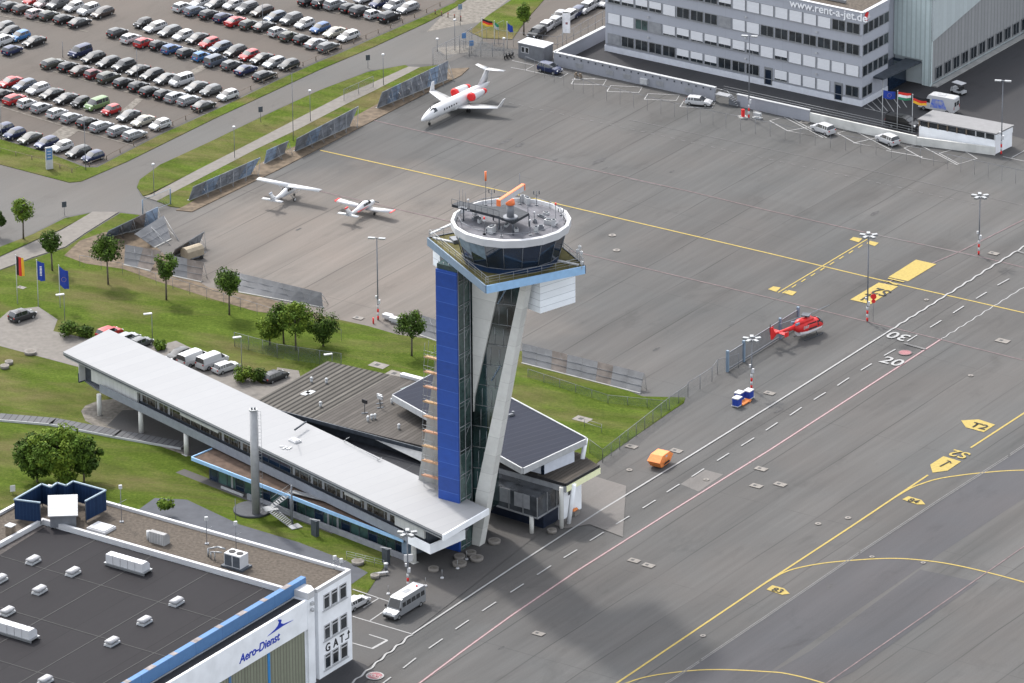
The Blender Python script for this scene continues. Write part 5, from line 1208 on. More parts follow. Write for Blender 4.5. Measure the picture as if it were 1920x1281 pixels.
ROWS = [
 ('single row nearest the roadside sign', TO, [(-22, 230, 'wh'), (5, 241, 'nh'), (27, 250, 'nh'), (56, 258, 'os'), (87, 267, 'ne'), (116, 274, 'wh'), (147, 284, 'de'), (174, 293, 'nh')]),
 ('lowest double row, noses to the camera', TO, [(19, 153, 'rs'), (46, 159, 'ae'), (71, 166, 'we'), (97, 175, 'bs'), (124, 184, 'ds'), (151, 191, 'bk'), (181, 196, 'Gm'), (208, 206, 'rk'), (241, 216, 'gs'), (268, 226, 'cs'), (300, 233, 'wh')]),
 ('lowest double row, noses away', AW, [(5, 176, 'bh'), (28, 185, 're'), (50, 193, 'wk'), (77, 201, 'sh'), (107, 211, 'wh'), (133, 220, 'sh'), (163, 228, 'bh'), (190, 236, 'se'), (223, 244, 'se'), (252, 252, 'se')]),
 ('middle double row, noses to the camera', TO, [(150, 97, 'nm'), (175, 107, 'be'), (203, 116, 'de'), (232, 123, 'du'), (259, 131, 'bs'), (285, 139, 'de'), (311, 147, 'gs'), (340, 151, 'wm'), (368, 162, 'gs'), (395, 169, 'gh'), (427, 178, 'wh')]),
 ('middle double row, noses away', AW, [(99, 118, 'oe'), (128, 124, 'bh'), (152, 131, 'Bs'), (176, 138, 'Rk'), (203, 145, 'ou'), (232, 154, 'bh'), (260, 161, 'bh'), (281, 170, 'bh'), (308, 176, 'bh'), (330, 181, 'se'), (354, 187, 'se'), (382, 197, 'ds')]),
 ('upper double row, noses to the camera', TO, [(268, 43, 'bk'), (291, 50, 'we'), (318, 58, 'ge'), (343, 66, 'wh'), (370, 71, 'ds'), (392, 80, 'rh'), (413, 88, 'ae'), (441, 95, 'de'), (467, 103, 'rh'), (491, 109, 'bs'), (514, 117, 'se'), (541, 121, 'dh')]),
 ('upper double row, noses away', AW, [(220, 60, 'dh'), (245, 71, 'wh'), (270, 79, 'rh'), (297, 84, 'bk'), (322, 91, 'lh'), (350, 98, 'dh'), (378, 105, 'Lk'), (404, 114, 'am'), (434, 121, 'gh'), (461, 130, 'ns'), (496, 141, 'de')]),
 ('top left double row, noses to the camera', TO, [(38, -10, 'wh'), (62, 0, 'rh'), (82, 5, 'ph'), (108, 7, 'gu'), (138, 12, 'wh'), (166, 18, 'wu'), (192, 23, 'Be')]),
 ('top left double row, noses away', AW, [(-8, 3, 'wh'), (20, 11, 'dh'), (42, 16, 'Bh'), (67, 24, 'ph'), (92, 28, 'oh'), (120, 35, 'bh'), (149, 41, 'ds')]),
 ('row at the left edge, noses to the camera', TO, [(7, 50, 'gh'), (18, 59, 'dh'), (37, 67, 'Lh'), (64, 77, 'bs')]),
 ('short row at the left edge, noses away', AW, [(8, 75, 'wu'), (23, 93, 'nh')]),
 ('top right double row, noses to the camera', TO, [(375, 4, 'ws'), (405, 6, 'gs'), (437, 8, 'wh'), (463, 15, 'gu'), (491, 20, 'Be'), (516, 31, 'ae'), (546, 36, 'gu'), (571, 44, 'wh'), (600, 52, 'lh'), (627, 60, 'cs'), (653, 67, 'we')]),
 ('top right double row, noses away', AW, [(342, 12, 'wh'), (366, 19, 'ae'), (392, 26, 'dh'), (419, 32, 'nh'), (442, 39, 'rs'), (467, 45, 'oh'), (495, 48, 'ds'), (520, 59, 'wk'), (542, 67, 'oh'), (567, 73, 'bk'), (592, 80, 'ss'), (615, 87, 'ge')]),
 ('row under the top edge, noses to the camera', TO, [(682, -4, 'wh'), (711, 5, 'nh'), (739, 10, 'wu'), (765, 14, 'se')]),
 ('row under the top edge, noses away', AW, [(578, 1, 'bh'), (603, 5, 'bh'), (628, 8, 'su'), (655, 14, 'bh'), (675, 20, 'du'), (700, 26, 'wk'), (730, 31, 'bu')]),
]
for rn, hd, lst in ROWS:
    vis = 0
    for (x, y, ck) in lst:
        if x < -12 or y < -8: continue
        vis += 1
        kd = K_[ck[1]]; cl = C_[ck[0]]
        lab = '%s %s, %s from left, %s' % (cl, {'small': 'small car', 'suv': 'off-roader'}.get(kd, kd if kd != 'minivan' else 'minivan'), ORD[vis - 1], rn)
        place_car(kd, x, y, cl, hd + random.uniform(-.05, .05), lab, 'cars parked in the big car park').scale = (.9, .93, .96)
# cars elsewhere
BH = ang(B)
for i, (kd, x, y, cl, hd, lab, gr) in enumerate([
    ('suv', 1031, 128, 'dark blue', BH + rad(-4), 'dark blue estate car by the small grey cabin, beside the apron wall', 0), ('estate', 1310, 189, 'white', BH + rad(16), 'white estate car with black roof hatch in a marked bay near the steps', 0),
    ('suv', 1543, 241, 'white', BH + rad(166), 'white off-roader in a slanted bay, left of the two by the concrete wall', 0), ('suv', 1664, 261, 'white', BH + rad(163), 'white off-roader in a slanted bay, right of the two by the concrete wall', 0),
    ('suv', 42, 591, 'dark grey', AZ - rad(14), 'dark grey off-roader on its own beside the left flag poles', 0), ('suv', 205, 624, 'red', AZ - rad(10), 'red car just behind the far end of the white roof', 1), ('estate', 238, 633, 'silver', AZ - rad(10), 'silver car between the red car and the dark car behind the white roof', 1),
    ('hatchback', 265, 641, 'grey', AZ - rad(10), 'grey car half hidden behind the white roof, right of the silver one', 1), ('hatchback', 334, 664, 'dark grey', AZ + rad(170), 'dark car with pale bonnet beside the two white vans', 1),
    ('estate', 424, 687, 'white', AZ - rad(14), 'white saloon right of the two white vans', 1), ('estate', 516, 704, 'dark grey', AZ - rad(10), 'dark grey estate car parked at the corner of the timber roof', 1), ('estate', 668, 1128, 'white', AZ - rad(4), 'white car half hidden behind the white hangar wall', 0),
    ('suv', 1006, 62, 'black', AZ + rad(186), 'black off-roader nearest the small cabin in the office parking', 2), ('suv', 1021, 52, 'white', AZ + rad(186), 'white off-roader second from the cabin in the office parking', 2), ('estate', 1038, 42, 'silver', AZ + rad(186), 'silver estate third from the cabin in the office parking', 2),
    ('hatchback', 1048, 30, 'silver', AZ + rad(186), 'silver car fourth from the cabin, partly behind the white banner', 2), ('suv', 1065, 31, 'white', AZ + rad(186), 'white car fifth from the cabin, just right of the banner', 2), ('estate', 1081, 22, 'dark blue', AZ + rad(186), 'dark blue car sixth from the cabin in the office parking', 2),
    ('suv', 1098, 15, 'white', AZ + rad(186), 'white off-roader seventh from the cabin in the office parking', 2), ('hatchback', 1114, 6, 'white', AZ + rad(186), 'white car near the top edge, eighth from the cabin', 2), ('hatchback', 1134, 3, 'white', AZ + rad(186), 'white car cut by the office wall at the top edge', 2)]):
    place_car(kd, x, y, cl, hd, lab, [None, 'cars parked behind the white roofed wing', 'cars in the office parking'][gr])
CARVAN[0] = True; 
pv = make_car('van')
for i, (x, y) in enumerate(((363, 671), (398, 676))):
    t = pv if i == 0 else copy_tree(pv)
    p = G(x, y, .9); t.location = (p.x, p.y, .09); t.rotation_euler = (0, 0, AZ - rad(10)); t.name = 'parked_van'
    tag(t, 'white panel van, %s of the two behind the white roofed wing' % ('left' if i == 0 else 'right'), 'van', 'cars parked behind the white roofed wing')
for k_, t in PROTO.items():
    if k_ not in USED:
        for c_ in list(t.children): bpy.data.objects.remove(c_)
        bpy.data.objects.remove(t)
# big vans
def big_van(name, x, y, hd, L, W_, H, col, label, cat, glass_rows, nosew=1.1, extra=None):
    p = G(x, y, .02); t = empty(name, (p.x, p.y, .07), hd, label, cat)
    hw = W_ / 2; L2 = L / 2
    prof = [(-L2, .45), (-L2, H - .15), (-L2 + .12, H), (L2 - nosew - .95, H), (L2 - nosew - .55, H - .12), (L2 - nosew + .05, 1.35), (L2 - .25, 1.08), (L2 - .02, .85), (L2, .45)]
    b = MB()
    def hwz(z): return hw * (1 if z < 1.2 else 1 - .10 * (z - 1.2) / (H - 1.2))
    l = [(x_, hwz(z_), z_) for x_, z_ in prof]; r = [(x_, -hwz(z_), z_) for x_, z_ in prof]
    low = [(-L2, .42), (-L2, 1.25), (L2 - nosew + .1, 1.25), (L2 - .25, 1.05), (L2 - .02, .82), (L2, .42)]
    upp = [(-L2, 1.25), (-L2, H - .15), (-L2 + .12, H), (L2 - nosew - .95, H), (L2 - nosew - .55, H - .12), (L2 - nosew + .1, 1.25)]
    for pr, mi in ((low, 0), (upp, 0)):
        n_ = len(pr)
        for s in (1, -1): b.poly([(x_, s * hwz(z_), z_) for x_, z_ in pr], mi)
        for i in range(n_):
            (x0, z0), (x1, z1) = pr[i], pr[(i + 1) % n_]
            if (z0 == 1.25 and z1 == 1.25): continue
            b.poly([(x0, hwz(z0), z0), (x1, hwz(z1), z1), (x1, -hwz(z1), z1), (x0, -hwz(z0), z0)], mi, True)
    b.box((0, 0, .30), (L * .97, W_ * .96, .14), 0, 1); b.box((L2, 0, .42), (.1, W_ * .8, .25), 0, 1)
    b.box((-.6, 0, H), (1.2, .7, .08), 0, 0)
    b.build('body', [PAINT[col], M['black']], t)
    ws = MB(); za, zc_ = 1.42, H - .3
    fa = lambda z: L2 - nosew + .05 + (1.35 - z) * 0.55 + .03
    xs0 = L2 - nosew + .02; xs1 = L2 - nosew - .5
    ws.poly([(xs0 + .035, hw * .86, 1.42), (xs1 + .04, hw * .78, H - .2), (xs1 + .04, -hw * .78, H - .2), (xs0 + .035, -hw * .86, 1.42)]); ws.build('windscreen', M['car_glass'], t)
    for (a_, e_) in glass_rows:
        for s in (1, -1):
            z0, z1 = 1.42, min(H - .55, 2.05); w_ = MB(); w_.poly([(a_, s * (hwz(z0) + .012), z0), (e_, s * (hwz(z0) + .012), z0), (e_ - .06, s * (hwz(z1) + .012), z1), (a_ + .04, s * (hwz(z1) + .012), z1)]); w_.build('side_window', M['car_glass'], t)
    for s in (-1, 1): MB().box((-L2 - .01, s * hw * .42, 1.35), (.03, hw * .62, .7)).build('rear_window', M['car_glass'], t)
    for xx in (L2 - .95, -L2 + 1.15):
        for s in (1, -1): MB().tube((xx, s * (hw - .22), .34), (xx, s * (hw + .015), .34), .34, n=14, sm=False).tube((xx, s * (hw + .015), .34), (xx, s * (hw + .025), .34), .2, n=10, mi=1).build('wheel', [M['tyre'], M['rim']], t)
    for s in (1, -1):
        MB().box((L2 - .1, s * hw * .72, .78), (.2, .36, .26)).build('headlight', M['headlight'], t); MB().box((-L2 - .01, s * hw * .9, .9), (.06, .14, .5)).build('tail_light', M['taillight'], t)
        MB().box((L2 - nosew + .1, s * (hw + .16), 1.35), (.12, .22, .32)).build('wing_mirror', M['black'], t)
    return t, hw, L2
t, hw, L2 = big_van('minibus', 758, 1147, AZ + math.pi, 6.9, 2.0, 2.62, 'silver', 'silver and white high roof minibus parked by the taxi lane near the hangar', 'minibus', [(.95, 1.75), (-.15, .85), (-1.2, -.25), (-2.2, -1.3), (-3.2, -2.35)])
MB().prism([(-L2 + .1, -hw * .88, 2.2), (L2 - 1.9, -hw * .88, 2.2), (L2 - 1.9, hw * .88, 2.2), (-L2 + .1, hw * .88, 2.2)], (0, 0, .46)).build('high_roof', M['white'], t)
MB().tube((-2.4, .3, 2.66), (-2.4, .3, 2.8), .12, n=8).build('red_beacon', M['red'], t)
t, hw, L2 = big_van('delivery_van', 1760, 208, BH + math.pi + rad(4), 6.2, 2.1, 2.7, 'white', 'white high roof van with blue picture on its side beside the flags', 'van', [(1.05, 1.9)])
for s in (1, -1):
    b = MB(); b.poly([(-1.9, s * (hw + .03), .75), (1.0, s * (hw + .03), .75), (.7, s * (hw * .94 + .025), 2.2), (-1.2, s * (hw * .94 + .025), 2.2)]); b.build('side_picture', mat('blue_side_print', (.03, .08, .38), .4, var=.5, scale=2, stain=(.35, .36, .42)), t)
big_van('black_van', 1692, 240, BH + rad(2), 5.2, 1.9, 1.95, 'black', 'black van behind the railing left of the white shelter', 'van', [(.8, 1.6), (-.6, .7), (-2.0, -.7)])
# golf cart
p = G(1797, 176); t = empty('golf_cart', p, BH + rad(170), 'small open cart with a white canopy behind the white van', 'cart')
MB().box((0, 0, .35), (2.4, 1.2, .35)).box((.9, 0, .7), (.5, 1.1, .3)).build('body', M['offwhite'], t); MB().box((-.1, 0, 1.85), (2.0, 1.25, .08)).build('canopy', M['white'], t)
for x in (-.9, .8):
    for s in (-.55, .55): MB().tube((x, s, .7), (x, s, 1.85), .03, n=4).build('canopy_post', M['darkgrey'], t); MB().tube((x, s - .08, .25), (x, s + .08, .25), .25, n=10).build('wheel', M['tyre'], t)
MB().box((-.3, 0, .7), (.6, 1.1, .15)).box((-.6, 0, .85), (.12, 1.1, .45)).build('seat', M['black'], t)
# ---------------------------------------------------------------- aircraft
def ellr(x, ry, rz, zc, n=16, yc=0): return [(x, yc + ry * math.cos(2 * math.pi * i / n), zc + rz * math.sin(2 * math.pi * i / n)) for i in range(n)]
M['aw'] = mat('aircraft_white', (0.56, 0.565, 0.575), 0.25, var=0.02, coat=.4)
M['ablue'] = mat('aircraft_grey_blue', (0.28, 0.31, 0.36), 0.3, var=0.1)
def wing(mb, root, tip, th=.16, mi=0):
    "root/tip = (x_lead, x_trail, y, z)"
    r = []
    for (xl, xt, y, z), t in ((root, th), (tip, th * .55)):
        c = xl - xt; r.append([(xl, y, z), (xl - .12 * c, y, z + t * .6), (xl - .4 * c, y, z + t * .7), (xt, y, z + .01), (xl - .4 * c, y, z - t * .4), (xl - .12 * c, y, z - t * .4)])
    return mb.loft(r, mi)
nose, tail = G(792, 224, 1.5), G(916, 158, 2.2)
hd = ang(nose - tail); c = (nose + tail) / 2
t = empty('business_jet', (c.x, c.y, 0.02), hd, 'white twin engine business jet with red engine covers and winglets on the apron', 'business jet', 'aircraft parked on the apron')
b = MB(); b.loft([ellr(x, ry, rz, z) for x, ry, rz, z in ((8.9, .08, .08, 1.3), (8.5, .34, .32, 1.38), (7.7, .62, .58, 1.48), (6.8, .82, .80, 1.6), (5.9, .92, .96, 1.75), (5.0, .97, 1.02, 1.8), (2, 1.0, 1.05, 1.8), (-2, 1.0, 1.05, 1.82), (-4.5, .90, .95, 1.95), (-6.5, .62, .68, 2.15), (-8, .34, .40, 2.35), (-8.9, .08, .1, 2.45))])
b.loft([ellr(x, ry, .5, 1.2, 12) for x, ry in ((1.9, .3), (1.0, .95), (-2.0, .95), (-3.2, .3))])
b.build('fuselage', M['aw'], t)
for s in (1, -1):
    b = MB(); wing(b, (1.1, -2.1, s * .7, 1.15), (-1.75, -3.15, s * 6.55, 1.5), .24)
    b.build('wing', M['aw'], t)
    b = MB(); b.prism([(-1.9, s * 6.55, 1.48), (-3.15, s * 6.55, 1.48), (-3.65, s * 6.95, 2.75), (-3.1, s * 6.95, 2.75)], (0, s * .07, 0)); b.build('winglet', M['aw'], t)
    e = MB(); e.loft([ellr(x, r_, r_, 2.4, 14, s * 1.62) for x, r_ in ((-1.9, .58), (-2.6, .70), (-4.2, .64), (-5.2, .46))]); e.box((-3.6, s * .95, 2.2), (1.6, .6, .14)); en = e.build('engine', M['aw'], t)
    MB().loft([ellr(x, r_, r_, 2.4, 14, s * 1.62) for x, r_ in ((-1.6, .56), (-1.75, .70), (-2.15, .73))]).build('engine_cover', M['red'], en)
    MB().loft([ellr(x, r_, r_, 2.4, 12, s * 1.62) for x, r_ in ((-4.9, .56), (-5.6, .38), (-6.0, .06))]).build('exhaust_cover', M['red'], en)
    b = MB(); wing(b, (-7.7, -9.0, s * .05, 4.85), (-8.9, -9.7, s * 2.75, 4.8), .12); b.build('tailplane', M['aw'], t)
    b = MB(); b.tube((-1.2, s * 1.6, .3), (-1.2, s * 1.5, 1.1), .09, n=6)
    for dy in (-.15, .15): b.tube((-1.2, s * 1.6 + dy - .08, .3), (-1.2, s * 1.6 + dy + .08, .3), .3, n=12, mi=1)
    b.build('landing_gear', [M['galv'], M['tyre']], t)
    for k in range(6):
        x = 4.2 - k * .62; MB().loft([ellr(0, .16, .22, 0, 10)], cap=False); w_ = MB(); w_.poly([(x + .15 * math.cos(q * math.pi / 5), s * (1.005 - .03 * abs(math.sin(q * math.pi / 5))), 2.02 + .2 * math.sin(q * math.pi / 5)) for q in range(10)]); w_.build('cabin_window', M['glass'], t)
b = MB(); b.loft([[(x - .0, .07 * q, z) for x, q, z in ((xl, 0, zz), ((xl + xt) / 2, 1, zz), (xt, 0, zz), ((xl + xt) / 2, -1, zz))] for xl, xt, zz in ((-4.6, -8.2, 2.3), (-6.2, -8.6, 3.2), (-7.7, -9.1, 4.85))]); b.build('tail_fin', M['aw'], t)
b = MB()
for s in (1, -1): b.poly([(6.95, s * .12, 2.38), (6.6, s * .72, 2.08), (5.8, s * .88, 2.2), (5.8, s * .50, 2.68), (6.25, s * .12, 2.68)])
b.build('cockpit_windows', M['glass'], t)
b = MB(); b.tube((6.9, 0, .25), (6.9, 0, 1.1), .07, n=6); b.tube((6.9, -.12, .22), (6.9, .12, .22), .22, n=12, mi=1); b.build('nose_gear', [M['galv'], M['tyre']], t)
# light aircraft
def light(name, x, y, zw, hd, high, label):
    c = G(x, y, zw); t = empty(name, (c.x, c.y, .02), hd, label, 'light aircraft', 'aircraft parked on the apron')
    b = MB(); zf = 1.25 if high else 1.15
    b.loft([ellr(x_, ry, rz, z, 14) for x_, ry, rz, z in ((2.35, .18, .2, zf), (2.1, .42, .40, zf), (1.3, .50, .48, zf + .02), (.7, .54, .62, zf + .12), (-.2, .54, .72, zf + .25), (-1.2, .48, .6, zf + .2), (-2.2, .34, .4, zf + .12), (-4.0, .18, .22, zf + .15), (-5.2, .06, .1, zf + .2))])
    b.build('fuselage', M['aw'], t)
    for s in (1, -1):
        b = MB(); zz = 2.2 if high else .85
        wing(b, (.85, -.75, s * (.0 if high else .4), zz), (.75 if high else .7, -.55 if high else -.85, s * (5.5 if high else 4.75), zz + (.15 if high else .42)), .2); w_ = b.build('wing', M['aw'], t)
        if not high:
            MB().prism([(.72, s * 4.75, 1.22), (-.86, s * 4.75, 1.22), (-.7, s * 5.05, 1.3), (.5, s * 5.05, 1.3)], (0, 0, .1)).build('wing_tip', M['red'], w_)
            MB().box((-.4, s * .5, .15), (.05, .05, .05)).tube((0, s * 1.6, .3), (0, s * 1.5, .95), .06, n=6).tube((0, s * 1.6 - .08, .25), (0, s * 1.6 + .08, .25), .24, n=12, mi=1).build('landing_gear', [M['galv'], M['tyre']], t)
        else:
            MB().tube((.2, s * .5, .8), (.3, s * 2.5, 2.2), .05, n=5).build('wing_strut', M['aw'], t)
            MB().tube((-.2, s * .4, .9), (-.3, s * 1.15, .35), .06, n=5).tube((-.3, s * 1.2 - .08, .27), (-.3, s * 1.2 + .08, .27), .26, n=12, mi=1).tube((-.3, s * 1.2 - .1, .3), (-.3, s * 1.2 + .1, .3), .2, n=8, mi=2).build('landing_gear', [M['galv'], M['tyre'], M['aw']], t)
        b = MB(); wing(b, (-4.2, -5.2, s * .05, zf + .22), (-4.4, -5.2, s * 1.75, zf + .25), .1); b.build('tailplane', M['aw'], t)
        for k, (a_, e_) in enumerate(((.55, 0), (-.1, -.6), (-.7, -1.1))):
            w_ = MB(); w_.poly([(a_ + (.25 if k == 0 else 0), s * .56, zf + .42), (e_, s * .57, zf + .42), (e_ + .03, s * .47, zf + .78), (a_, s * .47, zf + .78)]); w_.build('side_window', M['glass'], t)
    w_ = MB(); w_.poly([(1.15, .38, zf + .42), (.62, .40, zf + .80), (.62, -.40, zf + .80), (1.15, -.38, zf + .42)]); w_.build('windscreen', M['glass'], t)
    b = MB(); b.loft([[(xl, 0, z), ((xl + xt) / 2, .06, z), (xt, 0, z), ((xl + xt) / 2, -.06, z)] for xl, xt, z in ((-3.4, -5.2, zf + .2), (-4.4, -5.45, zf + .9), (-4.8, -5.65, zf + 1.45))]); b.build('tail_fin', M['aw'], t)
    MB().box((-5.25, 0, zf + 1.4), (.8, .14, .2)).build('fin_cap', M['red'] if not high else M['ablue'], t)
    MB().tube((2.3, 0, zf), (2.65, 0, zf), .14, .03, n=10).box((2.42, 0, zf - .06), (.06, 1.8, .12), 0).build('propeller', M['darkgrey'], t)
    MB().tube((1.6, 0, .25), (1.6, 0, .9), .05, n=5).tube((1.6, -.08, .22), (1.6, .08, .22), .2, n=10, mi=1).build('nose_gear', [M['galv'], M['tyre']], t)
    for s in (1, -1): MB().box((-1.0, s * .5, zf + .05), (3.8, .04, .1)).build('side_stripe', M['red'] if not high else M['ablue'], t)
    return t
light('high_wing_aircraft', 541, 348, 2.25, rad(61), True, 'white high wing light aircraft seen from behind, farthest left on the apron')
light('low_wing_aircraft', 685, 389, 1.0, rad(59), False, 'white low wing light aircraft with red wing tips on the apron')
# helicopter
tl, ns = G(1450, 634, 1.7), G(1543, 603, 1.3); hd = ang(ns - tl); c = G(1513, 612, 1.5)
t = empty('helicopter', (c.x, c.y, .02), hd, 'red and white rescue helicopter with black windows standing beside the sliding gate', 'helicopter')
b = MB(); b.loft([ellr(x_, ry, rz, z, 16) for x_, ry, rz, z in ((3.1, .15, .15, 1.15), (2.8, .55, .5, 1.25), (2.1, .85, .85, 1.45), (1.0, .95, 1.0, 1.6), (-.8, .95, 1.0, 1.65), (-2.0, .75, .75, 1.85), (-2.8, .35, .4, 2.05))]); b.build('body', M['red'], t)
MB().loft([ellr(x_, ry, .42, .98, 14) for x_, ry in ((2.9, .35), (2.2, .82), (1.0, .99), (-.8, .99), (-1.9, .6))]).build('belly', M['aw'], t)
MB().loft([ellr(x_, ry, rz, z, 12) for x_, ry, rz, z in ((1.2, .3, .15, 2.45), (.7, .6, .38, 2.6), (-1.6, .62, .42, 2.62), (-2.5, .3, .25, 2.45))]).build('engine_cowling', M['red'], t)
for s in (1, -1): MB().tube((-2.0, s * .35, 2.6), (-2.75, s * .5, 2.65), .17, .2, n=10).build('exhaust', M['steel_blue'], t)
MB().loft([ellr(x_, r_, r_ * 1.1, z, 10) for x_, r_, z in ((-2.3, .36, 2.05), (-4.5, .22, 2.15), (-6.6, .14, 2.25))]).build('tail_boom', M['red'], t)
b = MB(); b.prism([(-6.2, -.05, 2.1), (-7.0, -.05, 1.5), (-7.4, -.05, 1.55), (-7.5, -.05, 3.4), (-7.1, -.05, 3.4), (-6.6, -.05, 2.4)], (0, .1, 0)); b.build('tail_fin', M['red'], t)
MB().box((-5.7, 0, 2.2), (.7, 3.0, .07)).build('tailplane', M['red'], t)
for s in (1, -1): MB().box((-5.75, s * 1.5, 1.95), (.8, .05, .7)).build('end_plate', M['red'], t)
MB().tube((-7.3, .1, 3.0), (-7.3, .25, 3.0), .08, n=6).box((-7.3, .25, 2.2), (.14, .04, 1.6)).build('tail_rotor', M['darkgrey'], t)
for s in (1, -1):
    MB().poly([(2.6, s * .66, 1.5), (1.35, s * .97, 1.5), (1.25, s * .80, 2.25), (2.0, s * .62, 2.1)]).build('cabin_window', M['glass'], t)
    MB().poly([(1.15, s * .985, 1.35), (-.6, s * .985, 1.35), (-.7, s * .80, 2.25), (1.05, s * .80, 2.25)]).build('cabin_window', M['glass'], t)
    MB().path([(2.3, s * 1.05, .25), (2.0, s * 1.05, .06), (-1.6, s * 1.05, .06)], .05, 5).tube((1.2, s * 1.05, .06), (1.2, s * .6, .8), .04, n=5).tube((-.8, s * 1.05, .06), (-.8, s * .6, .8), .04, n=5).build('skid', M['darkgrey'], t)
MB().loft([ellr(x_, ry, rz, z, 12) for x_, ry, rz, z in ((2.98, .35, .3, 1.42), (2.5, .72, .55, 1.62), (1.9, .80, .55, 1.9))]).build('windscreen', M['glass'], t)
MB().tube((-.2, 0, 2.9), (-.2, 0, 3.35), .12, n=8).box((-.2, 0, 3.25), (1.2, 1.2, .14), .5).build('rotor_hub', M['darkgrey'], t)
for a_ in (0.06, math.pi - .05):
    MB().box((-.2 + 2.9 * math.cos(a_), 2.9 * math.sin(a_), 3.26), (4.6, .14, .035), a_).build('rotor_blade', M['darkgrey'], t)
text_obj('side_lettering', 'DRF', .62, M['white'], Vector((-1.1, -.96, 1.9)), Vector((1, 0, 0)), Zv, .01, 1.0, t)
# ---------------------------------------------------------------- trees and shrubs
def tree(x, yb, ytop, rpx, label, kind=0, name='tree', trunk=True, n=1500, sz=.34, sq=1.0, group='round young trees around the lawn'):
    g_ = G(x, yb); h = HT(x, yb, ytop); px = 13.2 if yb > 500 else 12.4
    r = rpx / px; cz = h - r * sq * 0.98; rz = r * sq * 1.02
    t = empty(name, (g_.x, g_.y, .03), random.random() * 6, label, 'shrub' if not trunk else 'tree', group)
    if trunk:
        b = MB(); b.tube((0, 0, 0), (.05, .02, cz * .6), .15, .11, n=7); b.tube((.05, .02, cz * .6), (0, 0, cz + rz * .3), .11, .04, n=6)
        for k in range(6):
            a_ = k * 1.05; b.tube((.03, 0, cz - rz * .55 + k * .12), (math.cos(a_) * r * .6, math.sin(a_) * r * .6, cz + rz * (.1 + .1 * k % .4)), .05, .02, n=5)
        b.build('trunk', M['bark'], t)
    rs = random.Random(int(x * 7 + yb)); cl = []
    m = 30 if r < 3 else 110; n = int(n * 1.5)
    for k in range(m):
        while True:
            u = Vector((rs.uniform(-1, 1), rs.uniform(-1, 1), rs.uniform(-1, 1)))
            if .25 < u.length < .92: break
        if trunk and u.z < -.3: u.x *= .7; u.y *= .7
        rr_ = r * rs.uniform(.26, .46) if m < 50 else r * rs.uniform(.12, .22)
        cl.append((Vector((u.x * r * .86, u.y * r * .86, u.z * rz * .86 + cz)), rr_, rs.random()))
    b = MB()
    for k in range(n):
        c_, cr, tone = cl[k % m]
        d = Vector((rs.gauss(0, 1), rs.gauss(0, 1), rs.gauss(0, 1))).normalized(); p = c_ + d * cr * rs.uniform(.65, 1.12)
        if p.z < .1: continue
        a_ = (d + Vector((rs.uniform(-.7, .7), rs.uniform(-.7, .7), rs.uniform(-.2, .9)))).normalized(); e1 = a_.orthogonal().normalized(); e1 = (Matrix.Rotation(rs.random() * 6.3, 3, a_) @ e1); e2 = a_.cross(e1); s_ = sz * rs.uniform(.6, 1.25)
        mi = (1 if tone + rs.uniform(-.25, .25) > .55 else 0)
        b.poly([p - e1 * s_ * .5, p - e2 * s_ * .32, p + e1 * s_ * .5, p + e2 * s_ * .32], mi)
    mm = {0: ['leaf_dark', 'leaf_mid'], 1: ['leaf_mid', 'leaf_light'], 2: ['leaf_dark', 'leaf_dark']}[kind]
    me = bpy.data.meshes.new('crown'); me.from_pydata([tuple(v) for v in b.v], [], b.f)
    for q in mm: me.materials.append(M[q])
    me.polygons.foreach_set('material_index', b.m); me.update()
    return link(bpy.data.objects.new('crown' if trunk else 'foliage', me), t)
tree(44, 449, 372, 23, 'bright green young tree between the road and the pale footpath', 1)
tree(-2, 445, 398, 16, 'dark tree cut by the left edge beside the road', 2)
tree(98, 508, 434, 22, 'dark round tree just above the german flag and the blue flag', 0)
tree(203, 534, 441, 31, 'largest round dark tree, left of the fallen mesh barriers', 0, n=2200)
tree(312, 563, 474, 26, 'round green tree between the largest dark tree and the barrier corner', 0)
tree(430, 591, 500, 29, 'round dark tree on the lawn next to the curved barrier row', 0, n=2000)
tree(772, 668, 584, 30, 'green tree just left of the blue tower panel', 0, n=1900)
tree(506, 648, 584, 30, 'yellow green tree, left one of the clump above the timber roof', 1, n=1800)
tree(555, 657, 560, 40, 'tall green tree, middle of the clump above the timber roof', 1, n=2600)
tree(606, 650, 580, 33, 'dark green tree, right one of the clump above the timber roof', 0, n=1900)
tree(532, 645, 566, 30, 'dark tree behind the middle of the clump above the timber roof', 0, n=1600)
tree(982, 66, 8, 19, 'small green tree beside the flags at the top edge', 1, n=1200)
for i, (x, yb, yt, r_, lb) in enumerate(((70, 905, 815, 52, 'left part of the big bushy tree group behind the blue roof screens'), (110, 912, 793, 62, 'tallest bushy tree of the group behind the blue roof screens'), (158, 905, 822, 45, 'right bushy tree of the group behind the blue roof screens'))):
    tree(x, yb, yt, r_, lb, [0, 1, 0][i], name='bushy_tree', n=[5200, 7000, 4200][i], sz=.42, sq=.85, group='bushy trees behind the hangar')
tree(125, 914, 880, 20, 'light yellow green bush peeping over the blue roof screens', 1, name='shrub', trunk=False, n=900, group='shrubs around the tower')
for x, yb, yt, r_, k_, lb in ((312, 968, 935, 16, 1, 'small bright bush beside the slate path and the white parapet'), (130, 632, 605, 22, 0, 'low shrubs beside the driveway under the left flag poles, left one'), (160, 632, 612, 18, 0, 'low shrubs beside the driveway under the left flag poles, right one'), (455, 716, 688, 22, 1, 'shrub bed right of the white saloon behind the wing'), (485, 716, 694, 18, 0, 'dark shrub left of the dark grey estate car'), (300, 655, 640, 14, 1, 'shrub between the hidden grey car and the dark car'), (1075, 640, 638, 1, 0, '')):
    if lb: tree(x, yb, yt, r_, lb, k_, name='shrub', trunk=False, n=700, sq=.6, group='shrubs around the tower')
